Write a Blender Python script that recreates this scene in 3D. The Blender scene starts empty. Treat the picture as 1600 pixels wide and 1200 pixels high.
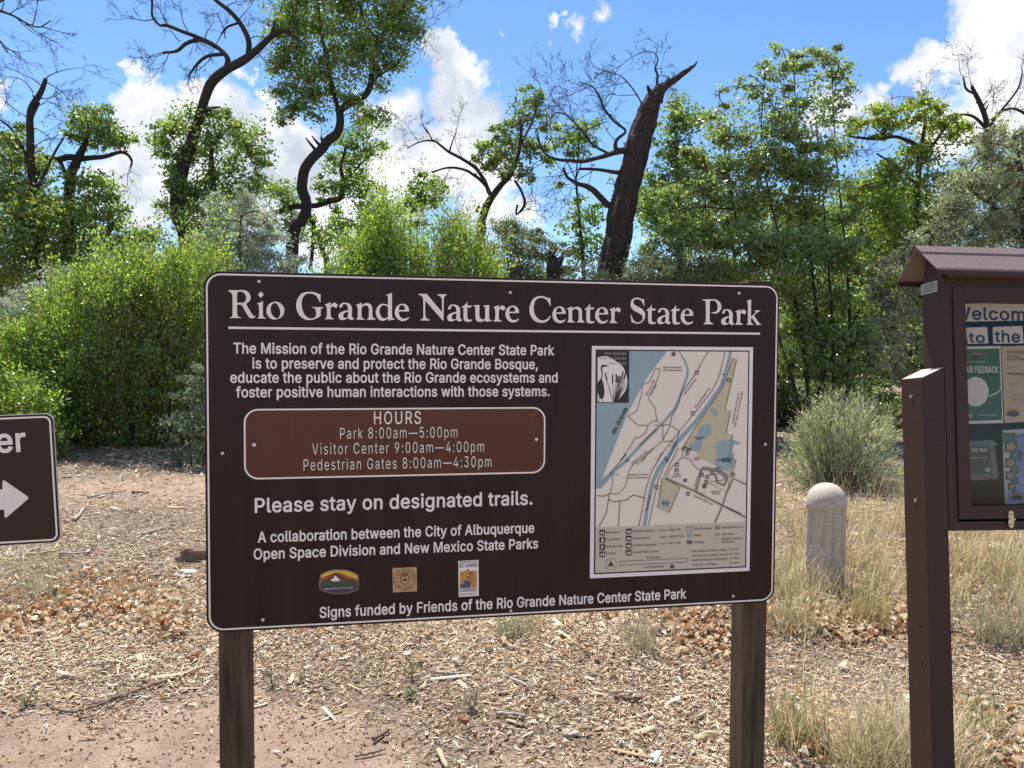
import bpy, bmesh, math, random
import numpy as np
from mathutils import Matrix, Vector
random.seed(7)
RS = np.random.RandomState(11)
SC = bpy.context.scene
COL = SC.collection

# ------------------------------------------------------------------ camera
F_PX = 1200.0                        # focal length in pixels of the 1600 x 1200 photograph
CAM_H = 1.56
UPC = np.array([0.00526, -0.99936, -0.03529])     # world up in camera axes (right, down, forward)
UPC /= np.linalg.norm(UPC)
FW = np.array([0, 0, 1.0]); YC = FW - FW.dot(UPC) * UPC; YC /= np.linalg.norm(YC)
XC = np.cross(YC, UPC)
R_CW = np.array([XC, YC, UPC])                     # camera axes -> world
CAM = np.array([0, 0, CAM_H])
def ray(x, y):
    return R_CW @ np.array([(x - 800) / F_PX, (y - 600) / F_PX, 1.0])
def at(x, y, Y):
    d = ray(x, y); return CAM + d * (Y / d[1])
cam = bpy.data.objects.new('camera', bpy.data.cameras.new('camera')); COL.objects.link(cam)
M = np.eye(4); M[:3, 0] = R_CW @ [1, 0, 0]; M[:3, 1] = R_CW @ [0, -1, 0]; M[:3, 2] = R_CW @ [0, 0, -1]; M[:3, 3] = CAM
cam.matrix_world = Matrix(M.tolist())
cam.data.sensor_width = 36; cam.data.lens = 36 * F_PX / 1600
cam.data.clip_start = 0.05; cam.data.clip_end = 3000
SC.camera = cam

# ------------------------------------------------------------------ sky, sun, exposure
SUN_EL, SUN_AZ = math.radians(65), math.radians(-20)      # azimuth from +Y, to the left
SUN_STRENGTH, SKY_STRENGTH, CLOUD_STRENGTH = 4.3, 0.098, 0.56
EXPOSURE = 1.05
SC.view_settings.view_transform = 'Standard'; SC.view_settings.look = 'None'
SC.view_settings.exposure = EXPOSURE; SC.view_settings.gamma = 1; SC.view_settings.use_curve_mapping = False
SC.cycles.max_bounces = 7; SC.cycles.diffuse_bounces = 3; SC.cycles.glossy_bounces = 3
SC.cycles.transmission_bounces = 5; SC.cycles.transparent_max_bounces = 8

CLOUDS = [  # pixel x, y, radius px, weight: where the photograph's clouds stand in the sky
 (215,165,46,1),(196,190,30,1),(245,235,60,1),(205,300,70,.9),(335,168,52,1),(300,190,50,1),(395,215,60,1),(440,245,70,1),(300,270,80,1),
 (370,320,90,1),(520,340,110,1),(640,280,90,1),(600,190,60,.8),(690,85,34,.95),(722,120,40,.9),(690,150,55,.8),(735,190,70,.8),
 (690,245,85,.9),(770,270,50,.7),(590,280,80,.9),(203,107,22,.62),(190,100,14,.6),(785,50,11,.45),(938,34,22,.5),(900,43,16,.4),(870,40,15,.52),
 (380,120,14,.5),(408,152,20,.5),(420,165,24,.5),(5,150,36,1),(820,330,50,.6),(760,330,60,.7),(850,350,30,.5),
 (1545,50,66,1),(1600,30,100,1),(1590,90,90,1),(1500,75,36,1),(1660,80,120,1),(1432,108,36,.85),(1455,92,26,.8),(1412,122,22,.7),(1375,142,16,.55),
 (1480,200,60,.8),(1540,180,50,.8),(1350,172,42,.5),(1290,190,60,.5),(1470,125,20,.5)]
w = bpy.data.worlds.new("World"); SC.world = w; w.use_nodes = True
nt = w.node_tree; nt.nodes.clear()
def N(t, **kw):
    n = nt.nodes.new(t)
    for k, v in kw.items(): setattr(n, k, v)
    return n
def math_n(op, a, b=None, clamp=False):
    n = N('ShaderNodeMath', operation=op, use_clamp=clamp)
    for i, q in enumerate((a, b)):
        if q is None: continue
        if isinstance(q, (int, float)): n.inputs[i].default_value = q
        else: nt.links.new(q, n.inputs[i])
    return n.outputs[0]
out = N('ShaderNodeOutputWorld')
sky = N('ShaderNodeTexSky', sky_type='NISHITA'); sky.sun_disc = False
sky.sun_elevation = SUN_EL; sky.sun_rotation = SUN_AZ; sky.altitude = 1600; sky.air_density = 1.0; sky.dust_density = 0.6; sky.ozone_density = 2.2
tc = N('ShaderNodeTexCoord')
n1 = N('ShaderNodeTexNoise'); n1.inputs['Scale'].default_value = 9; n1.inputs['Detail'].default_value = 9; n1.inputs['Roughness'].default_value = .62
n2 = N('ShaderNodeTexNoise'); n2.inputs['Scale'].default_value = 30; n2.inputs['Detail'].default_value = 6; n2.inputs['Roughness'].default_value = .65
nt.links.new(tc.outputs['Generated'], n1.inputs['Vector']); nt.links.new(tc.outputs['Generated'], n2.inputs['Vector'])
def vmath(op, a, b=None, s=None):
    n = N('ShaderNodeVectorMath', operation=op); nt.links.new(a, n.inputs[0])
    if b is not None:
        if isinstance(b, (tuple, list)): n.inputs[1].default_value = b
        else: nt.links.new(b, n.inputs[1])
    if s is not None: n.inputs['Scale'].default_value = s
    return n
dis = vmath('SCALE', vmath('SUBTRACT', n1.outputs['Color'], (.5, .5, .5)).outputs[0], s=.11).outputs[0]
dis2 = vmath('SCALE', vmath('SUBTRACT', n2.outputs['Color'], (.5, .5, .5)).outputs[0], s=.045).outputs[0]
dvec = vmath('ADD', vmath('ADD', tc.outputs['Generated'], dis).outputs[0], dis2).outputs[0]
acc = None
for (x, y, r, wt) in CLOUDS:
    d = ray(x, y); d = d / np.linalg.norm(d)
    dist = vmath('DISTANCE', dvec, tuple(d)).outputs['Value']
    rr = r / F_PX * .97
    v = math_n('MULTIPLY', math_n('SUBTRACT', 1.0, math_n('MULTIPLY', dist, 1 / rr), clamp=True), wt)
    acc = v if acc is None else math_n('MAXIMUM', acc, v)
# scattered clouds added behind the camera, out of view, for their light
n3 = N('ShaderNodeTexNoise'); n3.inputs['Scale'].default_value = 2.6; n3.inputs['Detail'].default_value = 8; n3.inputs['Roughness'].default_value = .6
nt.links.new(tc.outputs['Generated'], n3.inputs['Vector'])
sep = N('ShaderNodeSeparateXYZ'); nt.links.new(tc.outputs['Generated'], sep.inputs[0])
back = math_n('MULTIPLY', math_n('SUBTRACT', 0.25, sep.outputs['Y']), 3.0, clamp=True)
sc2 = math_n('MULTIPLY', math_n('MULTIPLY', math_n('SUBTRACT', n3.outputs['Fac'], .5, clamp=True), 2.6), back)
acc = math_n('MAXIMUM', acc, sc2)
cr = N('ShaderNodeValToRGB'); cr.color_ramp.elements[0].position = .06; cr.color_ramp.elements[1].position = .34
cr.color_ramp.elements[0].color = (0, 0, 0, 1); cr.color_ramp.elements[1].color = (1, 1, 1, 1)
nt.links.new(acc, cr.inputs[0])
ccol = N('ShaderNodeValToRGB')      # thin parts and folds are greyer
ccol.color_ramp.elements[0].position = .40; ccol.color_ramp.elements[0].color = (.54, .60, .70, 1)
ccol.color_ramp.elements[1].position = .56; ccol.color_ramp.elements[1].color = (.98, .98, 1.0, 1)
n4 = N('ShaderNodeTexNoise'); n4.inputs['Scale'].default_value = 7; n4.inputs['Detail'].default_value = 7; n4.inputs['Roughness'].default_value = .55
nt.links.new(dvec, n4.inputs['Vector']); nt.links.new(n4.outputs['Fac'], ccol.inputs[0])
bs = N('ShaderNodeBackground'); bs.inputs['Strength'].default_value = SKY_STRENGTH
hsv = N('ShaderNodeHueSaturation'); hsv.inputs['Saturation'].default_value = 1.16
nt.links.new(sky.outputs[0], hsv.inputs['Color']); nt.links.new(hsv.outputs[0], bs.inputs[0])
bc = N('ShaderNodeBackground'); nt.links.new(ccol.outputs[0], bc.inputs[0]); bc.inputs['Strength'].default_value = CLOUD_STRENGTH
mx = N('ShaderNodeMixShader'); nt.links.new(cr.outputs[0], mx.inputs[0]); nt.links.new(bs.outputs[0], mx.inputs[1]); nt.links.new(bc.outputs[0], mx.inputs[2])
nt.links.new(mx.outputs[0], out.inputs[0])
sl = bpy.data.lights.new('sun', 'SUN'); sl.energy = SUN_STRENGTH; sl.angle = math.radians(.5); sl.color = (1, .95, .87)
so = bpy.data.objects.new('sun', sl); COL.objects.link(so)
SDIR = np.array([math.sin(SUN_AZ) * math.cos(SUN_EL), math.cos(SUN_AZ) * math.cos(SUN_EL), math.sin(SUN_EL)])
so.rotation_euler = Vector(SDIR.tolist()).to_track_quat('Z', 'Y').to_euler(); so.location = (0, 0, 30)

# ------------------------------------------------------------------ helpers
def tag(o, label=None, cat=None, group=None, kind=None):
    if label: o['label'] = label
    if cat: o['category'] = cat
    if group: o['group'] = group
    if kind: o['kind'] = kind
    return o
def empty(name, loc=(0, 0, 0), matrix=None):
    o = bpy.data.objects.new(name, None); COL.objects.link(o); o.empty_display_size = .2
    if matrix is not None: o.matrix_world = matrix
    else: o.location = [float(q) for q in loc]
    return o
def link(name, me, mat=None, parent=None):
    o = bpy.data.objects.new(name, me); COL.objects.link(o)
    if mat is not None: me.materials.append(mat)
    if parent is not None: o.parent = parent
    return o
def np_mesh(name, V, Fc, cols=None, smooth=False):
    """V (n,3), Fc (m,k) with k 3 or 4; cols (n,3) per vertex."""
    me = bpy.data.meshes.new(name); V = np.asarray(V, np.float32); Fc = np.asarray(Fc, np.int32); k = Fc.shape[1]
    me.vertices.add(len(V)); me.vertices.foreach_set('co', V.ravel())
    me.loops.add(Fc.size); me.loops.foreach_set('vertex_index', Fc.ravel())
    me.polygons.add(len(Fc)); me.polygons.foreach_set('loop_start', np.arange(0, Fc.size, k, dtype=np.int32))
    if smooth: me.polygons.foreach_set('use_smooth', np.ones(len(Fc), bool))
    if cols is not None:
        a = me.color_attributes.new('Col', 'FLOAT_COLOR', 'POINT')
        c4 = np.ones((len(V), 4), np.float32); c4[:, :3] = cols; a.data.foreach_set('color', c4.ravel())
    me.update(calc_edges=True); return me
class MB:
    """collects polygons and links them as one mesh object"""
    def __init__(s): s.v = []; s.f = []
    def add(s, vs, fs):
        b = len(s.v); s.v += [tuple(float(c) for c in q) for q in vs]; s.f += [tuple(b + i for i in f) for f in fs]
    def box(s, x0, x1, y0, y1, z0, z1):
        s.add([(x0,y0,z0),(x1,y0,z0),(x1,y1,z0),(x0,y1,z0),(x0,y0,z1),(x1,y0,z1),(x1,y1,z1),(x0,y1,z1)],
              [(0,3,2,1),(4,5,6,7),(0,1,5,4),(1,2,6,5),(2,3,7,6),(3,0,4,7)])
    def prism(s, pts, y0, y1):      # outline in local x,z; extruded along y (y0 in front, y1 behind)
        n = len(pts); vs = [(p[0], y0, p[1]) for p in pts] + [(p[0], y1, p[1]) for p in pts]
        s.add(vs, [tuple(range(n)), tuple(range(2*n-1, n-1, -1))] + [(i, i+n, (i+1)%n+n, (i+1)%n) for i in range(n)])
    def ring(s, po, pi, y):         # flat band between two outlines of the same point count
        n = len(po); s.add([(p[0], y, p[1]) for p in po] + [(p[0], y, p[1]) for p in pi], [(i, (i+1)%n, (i+1)%n+n, i+n) for i in range(n)])
    def cyl(s, c, r0, r1, y0, y1, n=16):   # axis along local y at x,z = c
        a = [(math.cos(2*math.pi*i/n), math.sin(2*math.pi*i/n)) for i in range(n)]
        s.add([(c[0]+r0*q[0], y0, c[1]+r0*q[1]) for q in a] + [(c[0]+r1*q[0], y1, c[1]+r1*q[1]) for q in a],
              [tuple(range(n)), tuple(range(2*n-1, n-1, -1))] + [(i, i+n, (i+1)%n+n, (i+1)%n) for i in range(n)])
    def flat(s, pts, y): s.add([(p[0], y, p[1]) for p in pts], [tuple(range(len(pts)))])
    def build(s, name, mat, parent=None, bevel=0, smooth=False, seg=2):
        me = bpy.data.meshes.new(name); me.from_pydata(s.v, [], s.f)
        bm = bmesh.new(); bm.from_mesh(me)
        bmesh.ops.recalc_face_normals(bm, faces=bm.faces)
        if bevel: bmesh.ops.bevel(bm, geom=[e for e in bm.edges if e.calc_face_angle(0) > .5], offset=bevel, segments=seg, affect='EDGES', profile=.6)
        bm.to_mesh(me); bm.free()
        if smooth: me.polygons.foreach_set('use_smooth', [True]*len(me.polygons))
        me.update(); return link(name, me, mat, parent)
def rrect(x0, x1, z0, z1, r, n=7):
    P = []
    for cx, cz, a0 in ((x1-r, z1-r, 0), (x0+r, z1-r, 90), (x0+r, z0+r, 180), (x1-r, z0+r, 270)):
        for i in range(n+1):
            a = math.radians(a0 + 90*i/n); P.append((cx + r*math.cos(a), cz + r*math.sin(a)))
    return P
class Frame:
    """an object frame: X along its face, Z up its face, Y into it; P turns a measured pixel into face coordinates"""
    def __init__(s, o, X, Z):
        s.o = np.array(o, float); s.X = np.array(X, float); s.X /= np.linalg.norm(s.X)
        Z = np.array(Z, float); Z = Z - Z.dot(s.X)*s.X; s.Z = Z/np.linalg.norm(Z); s.Y = np.cross(s.Z, s.X)
    def P(s, x, y, off=0.0):
        d = ray(x, y); o = s.o - s.Y*off; t = (o - CAM).dot(s.Y)/d.dot(s.Y); q = CAM + d*t - s.o
        return (float(q.dot(s.X)), float(q.dot(s.Z)))
    def mat(s):
        m = np.eye(4); m[:3,0] = s.X; m[:3,1] = s.Y; m[:3,2] = s.Z; m[:3,3] = s.o; return Matrix(m.tolist())
    def w(s, x, y, z): return s.o + s.X*x + s.Y*y + s.Z*z

# ------------------------------------------------------------------ materials
def new_mat(name):
    m = bpy.data.materials.new(name); m.use_nodes = True; return m, m.node_tree, m.node_tree.nodes['Principled BSDF']
def mat(name, col, rough=.6, var=.12, scale=20, bump=0, bscale=None, metal=0, spec=.5, stretch=(1, 1, 1), coat=0, dirt=None, bdist=.01):
    m, t, b = new_mat(name); L = t.links.new
    tcn = t.nodes.new('ShaderNodeTexCoord'); mp = t.nodes.new('ShaderNodeMapping'); mp.inputs['Scale'].default_value = stretch
    L(tcn.outputs['Object'], mp.inputs[0])
    nz = t.nodes.new('ShaderNodeTexNoise'); nz.inputs['Scale'].default_value = scale; nz.inputs['Detail'].default_value = 6; nz.inputs['Roughness'].default_value = .6
    L(mp.outputs[0], nz.inputs['Vector'])
    r = t.nodes.new('ShaderNodeValToRGB'); r.color_ramp.elements[0].position = .3; r.color_ramp.elements[1].position = .7
    lo = dirt if dirt else [c*(1-var) for c in col]
    r.color_ramp.elements[0].color = (*lo, 1); r.color_ramp.elements[1].color = (*[min(1, c*(1+var)) for c in col], 1)
    L(nz.outputs['Fac'], r.inputs[0]); L(r.outputs[0], b.inputs['Base Color'])
    b.inputs['Roughness'].default_value = rough; b.inputs['Metallic'].default_value = metal; b.inputs['Specular IOR Level'].default_value = spec
    if coat: b.inputs['Coat Weight'].default_value = coat; b.inputs['Coat Roughness'].default_value = .08
    if bump:
        nb = t.nodes.new('ShaderNodeTexNoise'); nb.inputs['Scale'].default_value = bscale or scale*2; nb.inputs['Detail'].default_value = 5
        L(mp.outputs[0], nb.inputs['Vector']); bp = t.nodes.new('ShaderNodeBump'); bp.inputs['Strength'].default_value = bump; bp.inputs['Distance'].default_value = bdist
        L(nb.outputs['Fac'], bp.inputs['Height']); L(bp.outputs[0], b.inputs['Normal'])
    return m
def vcol_mat(name, rough=.8, trans=0.0, gloss=0.0, grough=.35, tint=(2.3, 2.4, 1.1)):
    """colour from the mesh attribute; leaves and straw also let light through"""
    m = bpy.data.materials.new(name); m.use_nodes = True; t = m.node_tree; t.nodes.clear(); L = t.links.new
    o = t.nodes.new('ShaderNodeOutputMaterial'); at_ = t.nodes.new('ShaderNodeAttribute'); at_.attribute_name = 'Col'
    d = t.nodes.new('ShaderNodeBsdfDiffuse'); L(at_.outputs['Color'], d.inputs[0]); d.inputs['Roughness'].default_value = .3; cur = d.outputs[0]
    if trans:
        tr = t.nodes.new('ShaderNodeBsdfTranslucent'); g = t.nodes.new('ShaderNodeMix'); g.data_type = 'RGBA'; g.blend_type = 'MULTIPLY'; g.inputs[0].default_value = 1
        L(at_.outputs['Color'], g.inputs[6]); g.inputs[7].default_value = (*tint, 1); L(g.outputs[2], tr.inputs[0])
        mx = t.nodes.new('ShaderNodeMixShader'); mx.inputs[0].default_value = trans; L(cur, mx.inputs[1]); L(tr.outputs[0], mx.inputs[2]); cur = mx.outputs[0]
    if gloss:
        gl = t.nodes.new('ShaderNodeBsdfGlossy'); gl.inputs['Roughness'].default_value = grough
        mx = t.nodes.new('ShaderNodeMixShader'); mx.inputs[0].default_value = gloss; L(cur, mx.inputs[1]); L(gl.outputs[0], mx.inputs[2]); cur = mx.outputs[0]
    L(cur, o.inputs[0]); return m
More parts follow.
